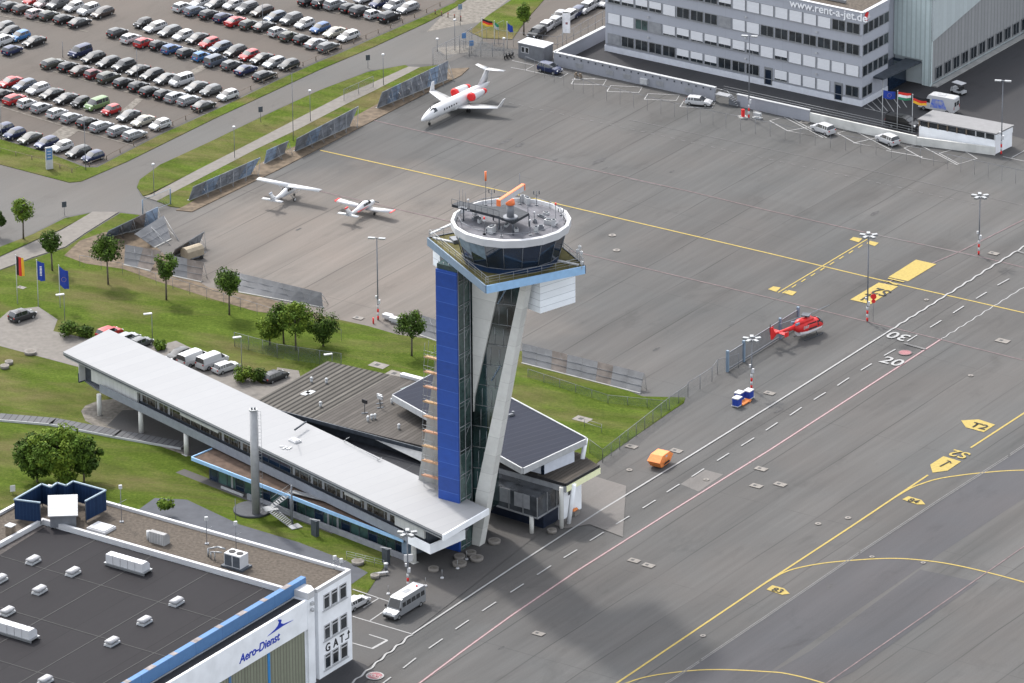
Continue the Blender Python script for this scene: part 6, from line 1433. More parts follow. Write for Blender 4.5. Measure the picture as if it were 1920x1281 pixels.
# ---------------------------------------------------------------- blast barriers: leaning mesh panels
M['bar_front'] = mat('slate_barrier_sheet', (0.20, 0.215, 0.24), 0.4, .2, var=.35, scale=.6)
M['bar_pale'] = mat('pale_barrier_sheet', (0.17, 0.172, 0.178), 0.55, .3, var=.18, scale=.5)
M['bar_brown'] = mat('brown_barrier_sheet', (0.17, 0.145, 0.13), 0.6, var=.35, scale=.6)
def barrier(b0, b1, t0, t1, zt, m, label, back=1, w=2.6):
    p, q = G(*b0), G(*b1); tp, tq = G(*t0, zt), G(*t1, zt)
    t = empty('blast_barrier', p, 0, label, 'barrier', 'leaning barrier rows along the apron'); n = max(1, round((q - p).length / w))
    for i in range(n):
        a, e = p.lerp(q, i / n + .001), p.lerp(q, (i + 1) / n - .001); ta, te = tp.lerp(tq, i / n + .001), tp.lerp(tq, (i + 1) / n - .001)
        nn = (e - a).cross(ta - a).normalized() * .05
        pn = MB().prism([v - p + Zv * .1 for v in (a, e, te, ta)], nn).build('barrier_panel', m[i % len(m)], t)
        b = MB(); mid = (ta - a) * .0
        for f in (.33, .66): b.tube(a.lerp(ta, f) - p + Zv * .1 + nn * 1.6, e.lerp(te, f) - p + Zv * .1 + nn * 1.6, .03, n=4)
        b.tube(a - p + nn * 1.6, (ta.lerp(te, .5)) - p + nn * 1.6, .03, n=4); b.tube(e - p + nn * 1.6, (ta.lerp(te, .5)) - p + nn * 1.6, .03, n=4)
        b.build('panel_frame', M['midgrey'], pn)
        side = Vector((-(q - p).y, (q - p).x, 0)).normalized() * back
        MB().tube(te - p, e - p + side * 1.6, .045, n=4).tube(e.lerp(te, .5) - p, e - p + side * 1.6, .03, n=4).build('strut', M['galv'], t)
    d = q - p
    MB().box(d / 2 + Zv * 0, (d.length, .5, .14), ang(d)).build('foot_beam', M['pale_conc'], t)
    MB().tube(tp - p, tq - p, .05, n=4).build('top_rail', M['galv'], t)
S_, PA, BR = M['bar_front'], M['bar_pale'], M['bar_brown']
SBL = mat('bluish_barrier_sheet', (.20, .26, .35), .45, .2, var=.3, scale=.6)
barrier((706, 204), (838, 150), (716, 174), (840, 115), 2.6, [S_, SBL, S_, S_], 'slate barrier row behind the left wing of the business jet', -1)
barrier((552, 285), (655, 238), (556, 261), (672, 200), 2.6, [S_, SBL, S_, S_], 'slate barrier row just left of the gap behind the business jet', -1)
barrier((495, 308), (533, 288), (500, 283), (541, 265), 2.0, [SBL, S_], 'short bluish barrier row near the start of the yellow apron line', -1)
barrier((353, 377), (470, 328), (362, 351), (488, 296), 2.2, [S_, SBL, S_], 'slate barrier row right of the road gate', -1)
barrier((195, 448), (295, 420), (203, 434), (296, 389), 2.4, [SBL, S_, BR], 'blue grey barrier row left of the road gate', -1)
barrier((288, 465), (320, 449), (252, 440), (307, 405), 2.3, [PA], 'pale barrier section lying back on the apron corner', -1)
barrier((322, 482), (372, 462), (328, 468), (383, 435), 2.2, [BR, S_], 'brown barrier section behind the small covered trailer', -1)
barrier((233, 497), (283, 508), (235, 460), (303, 472), 2.4, [PA, BR], 'pale barrier corner row behind the largest dark tree', 1)
barrier((325, 518), (378, 529), (320, 480), (382, 493), 2.4, [PA, BR], 'pale barrier row in front of the small covered trailer', 1)
barrier((448, 548), (606, 577), (412, 505), (603, 550), 1.9, [PA], 'long pale barrier row behind the tree clump', 1)
barrier((979, 681), (1201, 738), (979, 645), (1208, 701), 2.2, [PA, PA, BR], 'long pale and brown barrier row right of the tower', 1)
barrier((786, 628), (820, 640), (790, 592), (822, 602), 2.3, [PA], 'short pale barrier row between the tree and the blue tower panel', 1)
# ---------------------------------------------------------------- fences
def fence(pts, h, gap, label, m=None, rails=(1.0,), mesh=None, name='fence', pr=.04, cat='fence', group=None):
    P = [G(*p) for p in pts]; t = empty(name, P[0], 0, label, cat, group); o = P[0]
    b = MB(); k = 0
    for a, e in zip(P[:-1], P[1:]):
        n = max(1, round((e - a).length / gap))
        for i in range(n + 1): 
            s = a.lerp(e, i / n) - o
            if i < n or e is P[-1]: MB().tube(s, s + Zv * h, pr, n=5).build('post', m or M['midgrey'], t)
        for r_ in rails: b.tube(a - o + Zv * h * r_, e - o + Zv * h * r_, .03, n=4)
        if mesh: MB().poly([a - o + Zv * .05, e - o + Zv * .05, e - o + Zv * h, a - o + Zv * h]).build('wire_mesh', mesh, t)
    b.build('rail', m or M['midgrey'], t)
def meshmat(name, c, f):
    m = bpy.data.materials.new(name); m.use_nodes = True; nt_ = m.node_tree; b = nt_.nodes['Principled BSDF']; b.inputs['Base Color'].default_value = (*c, 1); b.inputs['Roughness'].default_value = .7
    tc = nt_.nodes.new('ShaderNodeTexCoord'); no = nt_.nodes.new('ShaderNodeTexNoise'); no.inputs['Scale'].default_value = 18; nt_.links.new(tc.outputs['Object'], no.inputs['Vector'])
    ma = nt_.nodes.new('ShaderNodeMath'); ma.operation = 'LESS_THAN'; ma.inputs[1].default_value = f; nt_.links.new(no.outputs['Fac'], ma.inputs[0]); nt_.links.new(ma.outputs[0], b.inputs['Alpha']); return m
mg, ml = meshmat('wire_mesh_green', (.10, .13, .11), .45), meshmat('wire_mesh_grey', (.16, .17, .18), .42)
fence([(985, 132), (1112, 190 - 8), (1265, 220), (1361, 240), (1500, 268), (1700, 300), (1930, 350)], 2.4, 2.5, 'tall thin posted wire fence along the marked parking bays', M['midgrey'], (.98,), None, pr=.022)
fence([(935, 85), (1045, 98), (1062, 88), (1143, 42)], 2.6, 2.4, 'tall fence behind the cabin and the office parking', M['midgrey'], (.5, 1.0), meshmat('fence_thin', (.2, .21, .22), .34), pr=.03)
fence([(1130, 868), (1255, 770), (1290, 745)], 2.0, 2.6, 'green mesh fence along the lawn tip beside the taxi lane', M['midgrey'], (1.0,), mg)
fence([(1290, 745), (1335, 716), (1345, 702), (1385, 690)], 2.2, 3.0, 'grey mesh fence joining the lawn tip to the sliding gate', M['midgrey'], (1.0,), ml)
fence([(990, 708), (1140, 757), (1250, 768)], 1.3, 3.0, 'low mesh fence on the lawn below the long barrier row', M['midgrey'], (1.0,), mg)
fence([(1106, 850), (1130, 868)], 2.0, 2.6, 'short mesh fence at the corner of the lawn near the skip', M['midgrey'], (1.0,), mg)
fence([(1096, 802), (1128, 812)], 1.3, 2.5, 'small rail fence beside the slate roof corner', M['galv'], (.6, 1.0), None)
fence([(150, 500), (230, 515), (420, 572), (640, 640)], 1.8, 3.2, 'thin wire fence running across the lawn behind the round trees', M['midgrey'], (1.0,), meshmat('fence_faint', (.15, .17, .14), .33), pr=.03)
fence([(440, 650), (520, 672), (640, 690)], 2.2, 3.0, 'dark green fence between the tree clump and the parked cars', M['midgrey'], (1.0,), mg)
fence([(0, 285), (90, 308), (135, 325), (200, 300), (300, 247), (420, 192), (520, 146), (640, 92), (800, 24), (850, 0)], .75, 3.3, 'low wooden rail fence round the car park', M['wood'], (.9,), None, pr=.07)
fence([(268, 405), (320, 384)], 2.6, 4.5, 'grey road gate between two barrier rows', M['steel_blue'], (.1, 1.0), ml, name='road_gate', pr=.1, cat='gate')
fence([(645, 190), (700, 165)], 2.0, 3.5, 'short wire fence by the footpath near the business jet', M['midgrey'], (1.0,), ml)
fence([(812, 124), (862, 100), (885, 84)], 3.0, 3.0, 'tall translucent fence right of the grass strip tip', M['midgrey'], (1.0,), meshmat('fence_t2', (.35, .37, .4), .40))
fence([(862, 100), (880, 106), (945, 108)], 2.4, 2.2, 'grey gate fence by the blue sign boards', M['midgrey'], (.5, 1.0), ml)
fence([(650, 1040 + 8), (720, 1065)], 1.1, 1.6, 'small tube railing by the round stools near the slate path', M['galv'], (.4, .7, 1.0), None)
fence([(880, 120 - 30), (945, 60)], 2.0, 2.6, 'thin fence in front of the small flags at the top', M['midgrey'], (1.0,), None, pr=.025)
# sliding gate of upright bars beside the helicopter
g0_, g1_ = G(1364, 697), G(1500, 612); t = empty('sliding_gate', g0_, 0, 'long grey sliding gate of upright bars left of the helicopter', 'gate'); d = g1_ - g0_
MB().box(d / 2 + Zv * .15, (d.length, .12, .25), ang(d)).box(d / 2 + Zv * 2.7, (d.length, .1, .12), ang(d)).build('gate_frame', M['midgrey'], t)
b = MB(); n = 95
for i in range(n): b.box(d * (i / n) + Zv * .4, (.045, .05, 2.3), ang(d))
b.build('bars', M['midgrey'], t)
for f in (0, .22, .72, .97): MB().box(d * f, (.35, .35, 3.2), ang(d)).build('gate_post', M['steel_blue'], t)
# ---------------------------------------------------------------- lamps, masts, flags
def lamp(x, yb, yt, kind, label, name='street_lamp', r=.09, z0=.0, xb=None):
    g_ = G(x if xb is None else xb, yb); h = HT(x if xb is None else xb, yb, yt); t = empty(name, g_, 0, label, 'street lamp' if name == 'street_lamp' else 'floodlight mast', {'street_lamp': 'slim lamp posts', 'floodlight_mast': 'floodlight masts on the apron'}.get(name))
    MB().tube((0, 0, 0), (0, 0, h), r, r * .6, n=7).build('pole', M['midgrey'], t)
    if kind == 'top': MB().tube((0, 0, h - .1), (0, 0, h + .12), .28, .2, n=10).build('lamp_head', M['white'], t)
    if kind == 'one': MB().box((-.55, 0, h - .1), (1.2, .4, .14), .3).build('lamp_head', M['white'], t)
    if kind == 'two':
        for s in (1, -1): MB().box((s * .75, s * -.15, h - .08), (1.0, .5, .18), -.2).build('lamp_head', M['galv'], t)
        MB().box((0, 0, h), (1.0, .1, .08), -.2).build('cross_arm', M['midgrey'], t)
    if kind == 'four':
        MB().box((0, 0, h - .2), (1.9, .12, .12), .3).box((0, 0, h - .2), (.12, 1.5, .12), .3).build('cross_arm', M['grey'], t)
        for k in range(5):
            a_ = .3 + k * 1.257; MB().box((math.cos(a_) * .9, math.sin(a_) * .9, h - .15), (.8, .5, .3), a_).build('floodlight', M['galv'], t)
    if name == 'floodlight_mast':
        for k in range(4): MB().tube((0, 0, .1 + k * .55), (0, 0, .65 + k * .55), r + .025, n=8).build('band', M['red'] if k % 2 == 0 else M['white'], t)
        MB().box((.15, 0, 2.5), (.4, .35, .6)).box((-.2, .1, 3.3), (.3, .25, .4)).build('junction_box', M['white'], t)
    return t
lamp(709, 600, 447, 'two', 'tall double headed lamp mast on the apron left of the tower', 'floodlight_mast', .12)
lamp(1626, 603, 442, 'four', 'tall floodlight mast beside the painted yellow rectangle', 'floodlight_mast', .13)
lamp(1835, 478, 368, 'four', 'floodlight mast at the right edge with several heads', 'floodlight_mast', .12)
lamp(1409, 730, 636, 'four', 'floodlight mast next to the blue and white bins', 'floodlight_mast', .12)
lamp(765, 1106, 1000, 'four', 'floodlight mast in front of the white roof corner by the minibus', 'floodlight_mast', .13)
lamp(1877, 290, 152, 'two', 'tall mast with three lamp heads at the right end of the white shelter', 'floodlight_mast', .11)
lamp(1404, 222, 68, 'two', 'tall thin mast in front of the office windows', 'floodlight_mast', .11)
for x, yb, yt, k, lb in ((122, 612, 552, 'one', 'grey lamp below the star flag'), (286, 640, 588, 'one', 'grey lamp behind the white roof, left one'), (454, 716, 632, 'one', 'grey lamp right of the white saloon'), (623, 690, 664, 'one', 'grey lamp at the top corner of the timber roof'), (550, 265, 138, 'none', 'tall plain pole left of the slate barriers'), (161, 320, 214, 'none', 'tall plain pole at the corner of the car park'),
    (258, 158, 92, 'none', 'thin pole in the middle of the car park'), (118, 108, 78, 'none', 'thin pole among the upper left cars'), (440, 297, 238, 'top', 'white topped post on the lower end of the grass strip'), (582, 228, 170, 'top', 'white topped post in the middle of the grass strip'), (719, 160, 102, 'top', 'white topped post at the upper end of the grass strip'), (820, 97, 73, 'top', 'white topped post by the tall translucent fence'),
    (289, 366, 308, 'top', 'white topped post at the rounded end of the grass strip'), (853, 95, 37, 'top', 'white topped post near the blue sign boards'), (493, 60, 5, 'none', 'thin pole among the top right cars'), (945, 100, 72, 'top', 'camera post at the gate left of the small cabin'), (3, 262, 190, 'none', 'thin pole at the left edge of the car park'), (388, 1015, 962, 'none', 'thin post by the slate path'), (442, 975, 935, 'none', 'thin white post in front of the round platform')):
    lamp(x, yb, yt, k, lb, r=.06)
def signpost(x, yb, yt, col, label, w=.7, h=.9):
    g_ = G(x, yb); H_ = HT(x, yb, yt); t = empty('road_sign', g_, .3, label, 'road sign', 'small signs on posts'); MB().tube((0, 0, 0), (0, 0, H_), .04, n=5).build('post', M['midgrey'], t); MB().box((0, -.05, H_ - h), (w, .05, h)).build('sign_plate', M[col], t)
for a_ in ((121, 404, 378, 'darkgrey', 'dark sign at the road junction'), (690, 128, 103, 'darkgrey', 'dark sign on the road edge above the grass strip'), (489, 230, 200, 'darkgrey', 'dark sign beside the lower road edge'), (863, 48, 8, 'steel_blue', 'blue sign by the bollards on the dirt track'), (870, 96, 62, 'beam_blue', 'blue board at the gate, left one'), (884, 100, 76, 'beam_blue', 'blue board at the gate, right one'), (24, 927, 910, 'white', 'small white and violet sign left of the roof screens')): signpost(*a_)
g_ = G(93, 318); t = empty('pylon_sign', g_, .35, 'tall blue and white pylon sign at the car park corner', 'sign'); h = HT(93, 318, 276)
MB().box((0, 0, 0), (1.1, .25, h)).build('sign_body', M['offwhite'], t); MB().box((0, -.14, h * .45), (.9, .04, h * .5)).build('sign_face', M['beam_blue'], t)
for k in range(3): MB().box((0, -.17, h * (.55 + .13 * k)), (.55, .02, .12)).build('sign_line', M['white'], t)
for i in range(5):
    g_ = G(816 + i * 12, 27 + i * 3); o = MB().tube(g_, g_ + Zv * .9, .09, n=8).tube(g_ + Zv * .7, g_ + Zv * .8, .1, n=8, mi=1).build('bollard', [M['wood'], M['red']]); tag(o, 'brown bollard across the dirt track, %s from the left' % ORD[i], 'bollard', 'bollards across the dirt track')
def flag(x, yb, yt, bands, label, w, h, dirx, droop=.4, vert=False, amp=.18, z0=0):
    g_ = G(x, yb, z0); H_ = HT(x, yb, yt) if not z0 else HT(x, yb, yt) - z0
    t = empty('flag_pole', g_, 0, label, 'flag pole', 'flag poles'); MB().tube((0, 0, 0), (0, 0, H_), .07, .04, n=7).build('pole', M['offwhite'], t); MB().blob((0, 0, H_ + .05), .1, 8).build('finial', M['offwhite'], t)
    b = MB(); nx, nz = 10, 12; d = Vector((math.cos(dirx), math.sin(dirx), 0)); nrm = Vector((-d.y, d.x, 0))
    def pt(i, j):
        u, v = i / nx, j / nz; return d * (.08 + w * u) + nrm * (amp * math.sin(u * 6 + v * 2) * u) + Zv * (H_ - .1 - h * v - droop * u * (1 + .3 * math.sin(u * 5)))
    for i in range(nx):
        for j in range(nz):
            f = (i + .5) / nx if vert else (j + .5) / nz; mi = min(len(bands) - 1, int(f * len(bands))); b.poly([pt(i, j), pt(i + 1, j), pt(i + 1, j + 1), pt(i, j + 1)], mi, True)
    return t, b.build('flag', [M[q] for q in bands], t), pt
M['gold'] = mat('gold_cloth', (.75, .42, .04), .8, var=.05); M['clothred'] = mat('red_cloth', (.6, .04, .03), .8, var=.05); M['clothblack'] = mat('black_cloth', (.02, .02, .022), .8); M['clothblue'] = mat('blue_cloth', (.02, .05, .30), .8, var=.08); M['clothgreen'] = mat('green_cloth', (.03, .22, .12), .8); M['clothwhite'] = mat('white_cloth', (.75, .75, .77), .8)
flag(33, 570, 479, ['clothblack', 'clothred', 'gold'], 'black red and gold flag hanging upright, leftmost of three on the lawn', 1.1, 2.9, -.2, .25, True)
t, f_, pt_ = flag(72, 575, 488, ['clothblue'], 'plain blue flag with white vertical writing, middle of three on the lawn', 1.05, 2.9, -.2, .3)
for k in range(7): 
    c = pt_(5, 3 + k * .9) + Vector((0, -.06, 0)); MB().box(c, (.3, .03, .13), -.2).build('white_writing', M['clothwhite'], f_)
t, f_, pt_ = flag(113, 577, 498, ['clothblue'], 'blue flag with a ring of gold stars, rightmost of three on the lawn', 1.3, 2.9, -.2, .9)
def stars(f_, pt_, ci, cj, r=.34, s=.04, ny=-.12):
    c = pt_(ci, cj)
    for k in range(12): a_ = k * .5236; MB().box(c + Vector((r * math.cos(a_), ny, r * math.sin(a_))), (s * 1.4, .02, s * 1.4)).build('gold_star', M['gold'], f_)
stars(f_, pt_, 5, 6)
t, f_, pt_ = flag(1654, 262 - 24, 168, ['clothblue'], 'blue star flag beside the office, left of three', 1.9, 1.3, .0, .35); stars(f_, pt_, 5, 6, .3, .035)
flag(1682, 268 - 24, 171, ['clothred', 'clothwhite', 'clothgreen'], 'red white and green flag beside the office, middle of three', 2.0, 1.25, -.05, .3)
flag(1710, 273 - 24, 178, ['clothblack', 'clothred', 'gold'], 'black red and gold flag beside the office, right of three', 2.1, 1.2, -.25, .55)
flag(904, 82, 34, ['clothblack', 'clothred', 'gold'], 'black red and gold flag at the top edge near the gate', 1.7, 1.0, -.3, .4)
flag(927, 84, 40, ['clothgreen', 'offwhite'], 'small green and white flag between two others at the top edge', .7, 1.0, -.4, .5)
t, f_, pt_ = flag(951, 92, 42, ['clothblue'], 'dark blue flag right of the small tree at the top edge', .9, 1.2, -.4, .5)
g_ = G(1055, 90); t = empty('banner_pole', g_, 0, 'white vertical banner with a small pink emblem in the office parking', 'banner'); H_ = HT(1055, 90, 25)
MB().tube((0, 0, 0), (0, 0, H_), .06, n=6).build('pole', M['offwhite'], t); bn = MB().box((.65, 0, H_ - 3.4), (1.15, .04, 3.35)).build('banner', M['clothwhite'], t); MB().box((.65, -.04, H_ - 1.9), (.35, .02, .35)).build('emblem', M['mark_red'], bn)
# ---------------------------------------------------------------- chimney, platform, steps
g_ = G(480, 967); h = HT(480, 967, 769); t = empty('chimney', g_, 0, 'tall round grey metal chimney in front of the white roof', 'chimney')
b = MB(); b.tube((0, 0, .25), (0, 0, h), .54, n=24); b.build('shaft', M['grey'] if 0 else mat('chimney_steel', (.30, .305, .315), .5, .3, var=.08), t); MB().tube((0, 0, h), (0, 0, h + .12), .6, n=24).build('rim', M['galv'], t)
for s in (-.2, .2): MB().tube((s, .0, h + .12), (s, 0, h + .35), .13, n=8).build('flue', M['darkgrey'], t)
b = MB()
for dx in (-.02, .36): b.tube((.62 + dx, -.15, .6), (.62 + dx, -.15, h - .1), .03, n=4)
for k in range(int(h / .5)): b.tube((.6, -.15, .6 + k * .5), (.98, -.15, .6 + k * .5), .02, n=4)
b.build('ladder', M['galv'], t)
g_ = G(474, 958); o = MB().tube(g_ + Zv * .06, g_ + Zv * .35, 2.6, n=40).tube(g_ + Zv * .35, g_ + Zv * .352 + Zv * .004, 2.45, n=40).build('round_platform', mat('slate_disc', (.06, .064, .073), .8, var=.12)); tag(o, 'round dark slab at the foot of the metal chimney', 'platform')
g_ = G(515, 965); t = empty('outdoor_stair', g_, 0, 'grey steel stair from the lawn up to the white roofed wing', 'stair')
def steps(p, q, n, w, name, par):
    d = Vector((q - p)); d.z = 0; a_ = ang(d); b = MB()
    for k in range(n): c = p.lerp(q, (k + .5) / n); b.box(c - g_, ((q - p).length / n * .62, w, .06), a_)
    b.build(name, M['galv'], par); s_ = Vector((-d.y, d.x, 0)).normalized() * w / 2
    for s in (1, -1): MB().tube(p - g_ + s_ * s, q - g_ + s_ * s, .06, n=4).build('stringer', M['grey'], par); MB().tube(p - g_ + s_ * s + Zv * .95, q - g_ + s_ * s + Zv * .95, .03, n=4).build('handrail', M['galv'], par)
steps(G(546, 984, .15), G(510, 957, 1.7), 11, 1.4, 'lower_steps', t)
steps(G(510, 950, 1.7), G(548, 922, 3.3), 9, 1.0, 'upper_steps', t)
MB().box(G(507, 954, 1.65) - g_, (1.8, 1.6, .08), .4).build('landing', M['galv'], t); MB().box(G(553, 988, .1) - g_, (1.6, 1.4, .1), .5).build('foot_plate', M['grey'], t)
MB().box((G(548, 922, 3.3) + G(620, 940, 3.3)) / 2 - g_, (6.2, .9, .08), ang(G(620, 940, 3.3) - G(548, 922, 3.3))).build('gangway', M['galv'], t)
MB().tube(G(548, 985, 0) - g_, G(548, 985, 0) - g_ + Zv * 5.8, .12, n=7).build('stair_mast', M['midgrey'], t)
for (x, y) in ((502, 965), (545, 978), (590, 965)): MB().tube(G(x, y, 0) - g_, G(x, y, 0) - g_ + Zv * (1.6 if x < 520 else 3.2), .06, n=5).build('support', M['midgrey'], t)
# boardwalk at the left
a_, e_ = G(-40, 781), G(350, 838); g_ = a_; t = empty('boardwalk', a_, 0, 'grey slatted boardwalk crossing the lawn to the building', 'boardwalk')
pts = [(-40, 781), (100, 793), (220, 816), (345, 838)]
for p, q in zip(pts[:-1], pts[1:]):
    p, q = G(*p), G(*q); d = q - p; MB().box((p + q) / 2 - g_ + Zv * .12, (d.length + .3, 2.3, .14), ang(d)).build('deck_boards', stripe_mat('boardwalk_boards%d' % p.x, (.11, .112, .118), (.06, .06, .065), ang(d), .9, .18, .8, .1, 0), t)
    n_ = Vector((d.y, -d.x, 0)).normalized() * 1.2; MB().box((p + q) / 2 - g_ + n_ + Zv * .02, (d.length + .3, .1, .34), ang(d)).build('edge_board', M['offwhite'], t)
# ---------------------------------------------------------------- small things on the ground
g_ = G(1238, 872); t = empty('skip', g_, AZ + rad(4), 'orange lidded waste skip on the asphalt beside the white edge line', 'skip')
b = MB(); b.loft([[(-1.2, -.85, .2), (1.2, -.85, .2), (1.2, .85, .2), (-1.2, .85, .2)], [(-1.9, -.95, 1.15), (1.9, -.95, 1.15), (1.9, .95, 1.15), (-1.9, .95, 1.15)]], sm=False); b.build('tub', M['skip_orange'], t)
b = MB(); b.loft([[(-1.95, -.98, 1.16), (1.95, -.98, 1.16), (1.95, .98, 1.16), (-1.95, .98, 1.16)], [(-1.0, -.9, 1.85), (1.0, -.9, 1.85), (1.0, .9, 1.85), (-1.0, .9, 1.85)]], sm=False); b.build('lid', M['skip_orange'], t)
for s in (-1, 1): MB().tube((s * .9, -1.05, .9), (s * .9, 1.05, .9), .09, n=8).build('lifting_pin', M['skip_orange'], t)
b = MB(); b.prism([(-.8, -.99, .45), (.9, -.99, .45), (.7, -.99, .75), (-.5, -.99, .7)], (0, -.02, 0)); b.build('dark_print', M['black'], t)
MB().box((.05, -.93, 1.3), (.5, .05, .35)).build('sticker', M['offwhite'], t)
for i, (x, y) in enumerate(((1382, 762), (1386, 752), (1404, 748))):
    g_ = G(x, y); t = empty('barrel_bin', g_, AZ, 'blue and white bin cart, %s' % ['nearest the taxi lane of three', 'middle of three', 'closest to the floodlight mast of three'][i], 'bin', 'bins beside the floodlight mast')
    MB().box((0, 0, .25), (1.1, .9, 1.0)).build('bin_body', M['clothblue'], t); MB().box((0, 0, 1.25), (1.2, 1.0, .14)).box((0, 0, .15), (1.25, 1.05, .1)).build('lid', M['white'], t)
    for s in (-.4, .4): MB().tube((s, -.5, .14), (s, -.42, .14), .14, n=8).build('wheel', M['tyre'], t)
g_ = G(1396, 756); o = MB().box(g_ + Zv * .1, (2.2, .9, .18), AZ).box(g_ + Zv * .0 + A * .7, (.2, 1.0, .12), AZ).build('trolley', M['skip_orange']); tag(o, 'low orange trolley between the blue and white bins', 'trolley')
g_ = G(361, 486); t = empty('covered_trailer', g_, ang(B) + rad(75), 'small beige covered trailer between two barrier sections', 'trailer')
b = MB(); sec = [(-.9, .6), (.9, .6), (.9, 1.6), (.5, 2.0), (0, 2.12), (-.5, 2.0), (-.9, 1.6)]; b.prism([(-1.5, y_, z_) for y_, z_ in sec], (3.0, 0, 0)); b.build('tarpaulin', mat('beige_tarpaulin', (.30, .255, .19), .85, var=.1), t)
MB().box((0, 0, .4), (3.1, 1.7, .22)).build('chassis', M['midgrey'], t)
for x_ in (-1.0, 1.0):
    for s in (1, -1): MB().tube((x_, s * .8, .3), (x_, s * .98, .3), .3, n=12).build('wheel', M['tyre'], t)
MB().tube((1.5, 0, .45), (2.6, 0, .45), .06, n=5).build('drawbar', M['midgrey'], t)
for i, (x, y, r_) in enumerate(((862, 1048, .75), (862, 1063 - 2, .95), (883, 1041, .72), (894, 1051, .9), (927, 1019, .85), (1003 + 32, 1000 - 1, .65), (813, 1071, .7), (671, 1058, .85), (703, 1084, .6), (57, 664, .9), (17, 683, .6), (9, 691, .65))):
    g_ = G(x, y); o = MB().tube(g_ + Zv * .02, g_ + Zv * .5, r_ * .92, r_, n=22).tube(g_ + Zv * .5, g_ + Zv * .506, r_ * .72, n=18, mi=1).build('stone_seat', [M['conc_slab'], M['gravel']])
    tag(o, 'round pale concrete seat ' + ['farthest of the four by the blue tower foot', 'largest of the four by the blue tower foot', 'second from the right of the four by the tower foot', 'rightmost of the four by the blue tower foot', 'on its own right of the tower foot', 'beside the pillar of the glazed storey', 'flat on the plaza left of the tower foot', 'on the grass beside the small tube railing', 'beside the bench near the hangar wall', 'on the lawn edge of the driveway at the left', 'on the lawn, upper of two at the left edge', 'on the lawn, lower of two at the left edge'][i], 'stone seat', 'round concrete seats')
for i, (x, y) in enumerate(((875, 1050), (858, 1067), (829, 1085), (798, 1100), (728, 1115))):
    g_ = G(x, y); t = empty('barrier_post', g_, 0, 'thin white post on a round white foot, %s from the right on the plaza' % ORD[i], 'post', 'white posts on the plaza')
    MB().tube((0, 0, .02), (0, 0, .22), .26, .2, n=12).build('foot', M['white'], t); MB().tube((0, 0, .22), (0, 0, 1.3), .035, n=5).build('post', M['galv'], t)
for i, (x, y, w_, h_) in enumerate(((611, 1005, 1.0, 2.3), (724, 1062 - 5, 1.0, 2.2))):
    g_ = G(x - 20 if i == 0 else x, y); o = MB().box(g_, (1.1, .5, h_), AU).box(g_ + Zv * h_, (1.5, .1, .08), AU + .5, 1).build('display_board', [M['darkgrey'], M['offwhite']]); tag(o, 'upright dark board in the lawn, %s' % ['the one nearer the steel stair', 'the one nearer the minibus'][i], 'display board', 'upright boards on the lawn')
g_ = G(724, 1070); t = empty('ashtray_bin', g_, 0, 'small steel bin with white domed top on the plaza corner', 'bin'); MB().tube((0, 0, 0), (0, 0, .9), .22, n=12).build('bin_body', M['midgrey'], t); MB().blob((0, 0, 1.0), .32, 12, sq=.5).build('bin_cap', M['white'], t)
g_ = G(714, 1080); t = empty('bench', g_, AZ - rad(40), 'simple bench beside the round seat near the hangar wall', 'bench'); MB().box((0, 0, .42), (2.0, .45, .08)).build('seat', M['grey'], t)
for s in (-.8, .8): MB().box((s, 0, 0), (.1, .4, .42)).build('leg', M['midgrey'], t)
g_ = G(766, 1078); o = MB().box(g_ + Zv * 1.9, (1.1, .2, 1.0), .2).tube(g_, g_ + Zv * 1.9, .06, n=6, mi=1).build('notice_sign', [M['white'], M['midgrey']]); tag(o, 'small white notice board on the mast by the minibus', 'notice board')
g_ = G(1078, 966); t = empty('sand_box', g_, AZ, 'beige box with orange sacks on top beside the raking white post', 'box'); MB().box((0, 0, 0), (1.2, .8, .7)).build('box_body', M['conc_slab'], t)
for k in range(3): MB().blob((-.3 + .3 * k, 0, .8), .28, 8, sq=.6).build('sack', M['skip_orange'], t)
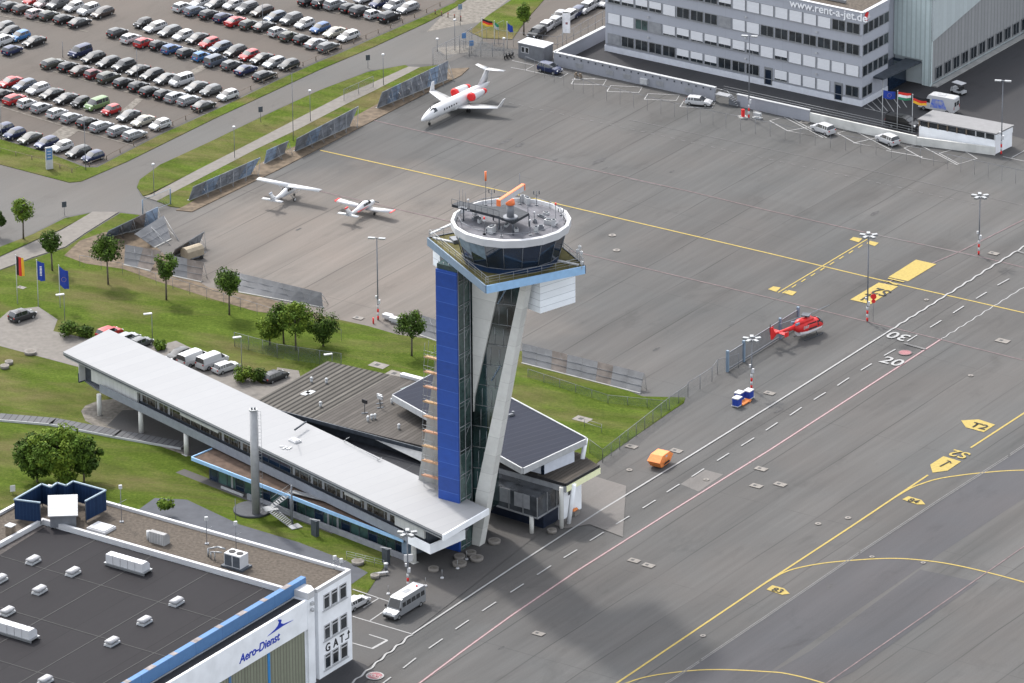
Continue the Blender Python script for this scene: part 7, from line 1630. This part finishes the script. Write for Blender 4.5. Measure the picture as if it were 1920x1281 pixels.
for i in range(3):
    g_ = G(948 + i * 6, 110 - i * 1.5); t = empty('bicycle', g_, AZ + .3, 'dark bicycle by the cabin corner, %s of three' % ORD[i], 'bicycle', 'bicycles beside the cabin'); b = MB(); b.path([(-.5, 0, .33), (-.1, 0, .8), (.45, 0, .8), (-.05, 0, .33), (-.5, 0, .33)], .03, 4); b.path([(.5, 0, .33), (.4, 0, .95), (.3, .25, .98)], .03, 4); b.build('bicycle_frame', M['darkgrey'], t)
    for s in (-.5, .5): MB().tube((s, -.03, .33), (s, .03, .33), .33, n=12).build('wheel', M['tyre'], t)
    MB().box((-.15, 0, .85), (.25, .12, .06)).build('saddle', M['black'], t)
for i, (x, y) in enumerate(((1080, 145), (1088, 147), (1393, 221), (1420, 222))):
    g_ = G(x, y)
    if i < 2: o = MB().box(g_, (.4, .7, .5), .4).box(g_ + Zv * .5, (.3, .3, .3), 1).build('machine', M['wood']); tag(o, 'small brown machine by the wall right of the dark car, %s' % ['left one', 'right one'][i], 'machine')
    elif i == 2: o = MB().box(g_, (1.3, 1.3, .2), .3).box(g_ + Zv * .2, (.45, .45, 1.2), .3, 1).build('hydrant_box', [M['pale_conc'], M['red']]); tag(o, 'red extinguisher box on a pale base at the foot of the thin mast', 'extinguisher')
    else: b = MB(); b.box(g_ + Zv * .05, (1.5, .8, .1), BH); b.path([g_ + B * -.7, g_ + B * -.7 + Zv * 1.1, g_ + B * .7 + Zv * 1.1, g_ + B * .7], .05, 5); b.box(g_ + Zv * .4, (1.2, .5, .5), BH); o = b.build('luggage_rack', M['offwhite']); tag(o, 'small white metal rack right of the red extinguisher box', 'rack')
for i, (x, y) in enumerate(((727, 600), (740, 606))):
    g_ = G(x, y); o = MB().box(g_ + Zv * .4, (1.4, .9, .5), BH).box(g_, (1.2, .1, .4), BH).build('white_cabinet', M['white']); tag(o, 'low white cabinet at the foot of the double headed mast, %s' % ['left one', 'right one'][i], 'cabinet')
o = MB().tube(G(700, 607), G(700, 607) + Zv * .9, .12, n=8).build('hydrant', M['red']); tag(o, 'red hydrant on the lawn edge left of the double headed mast', 'hydrant')
g_ = G(1632, 553, 0); t = empty('round_sign', G(1637, 603), 0, 'two round red signs on the floodlight mast by the yellow rectangle', 'sign'); o_ = t.location
for z_, r_ in ((3.9, .42), (3.2, .3)): MB().tube((0.0, -.1, z_), (0.0, -.16, z_), r_, n=18).build('sign_disc', M['red'], t)
MB().tube((0, 0, 0), (0, 0, 4.2), .03, n=5).build('sign_post', M['midgrey'], t)
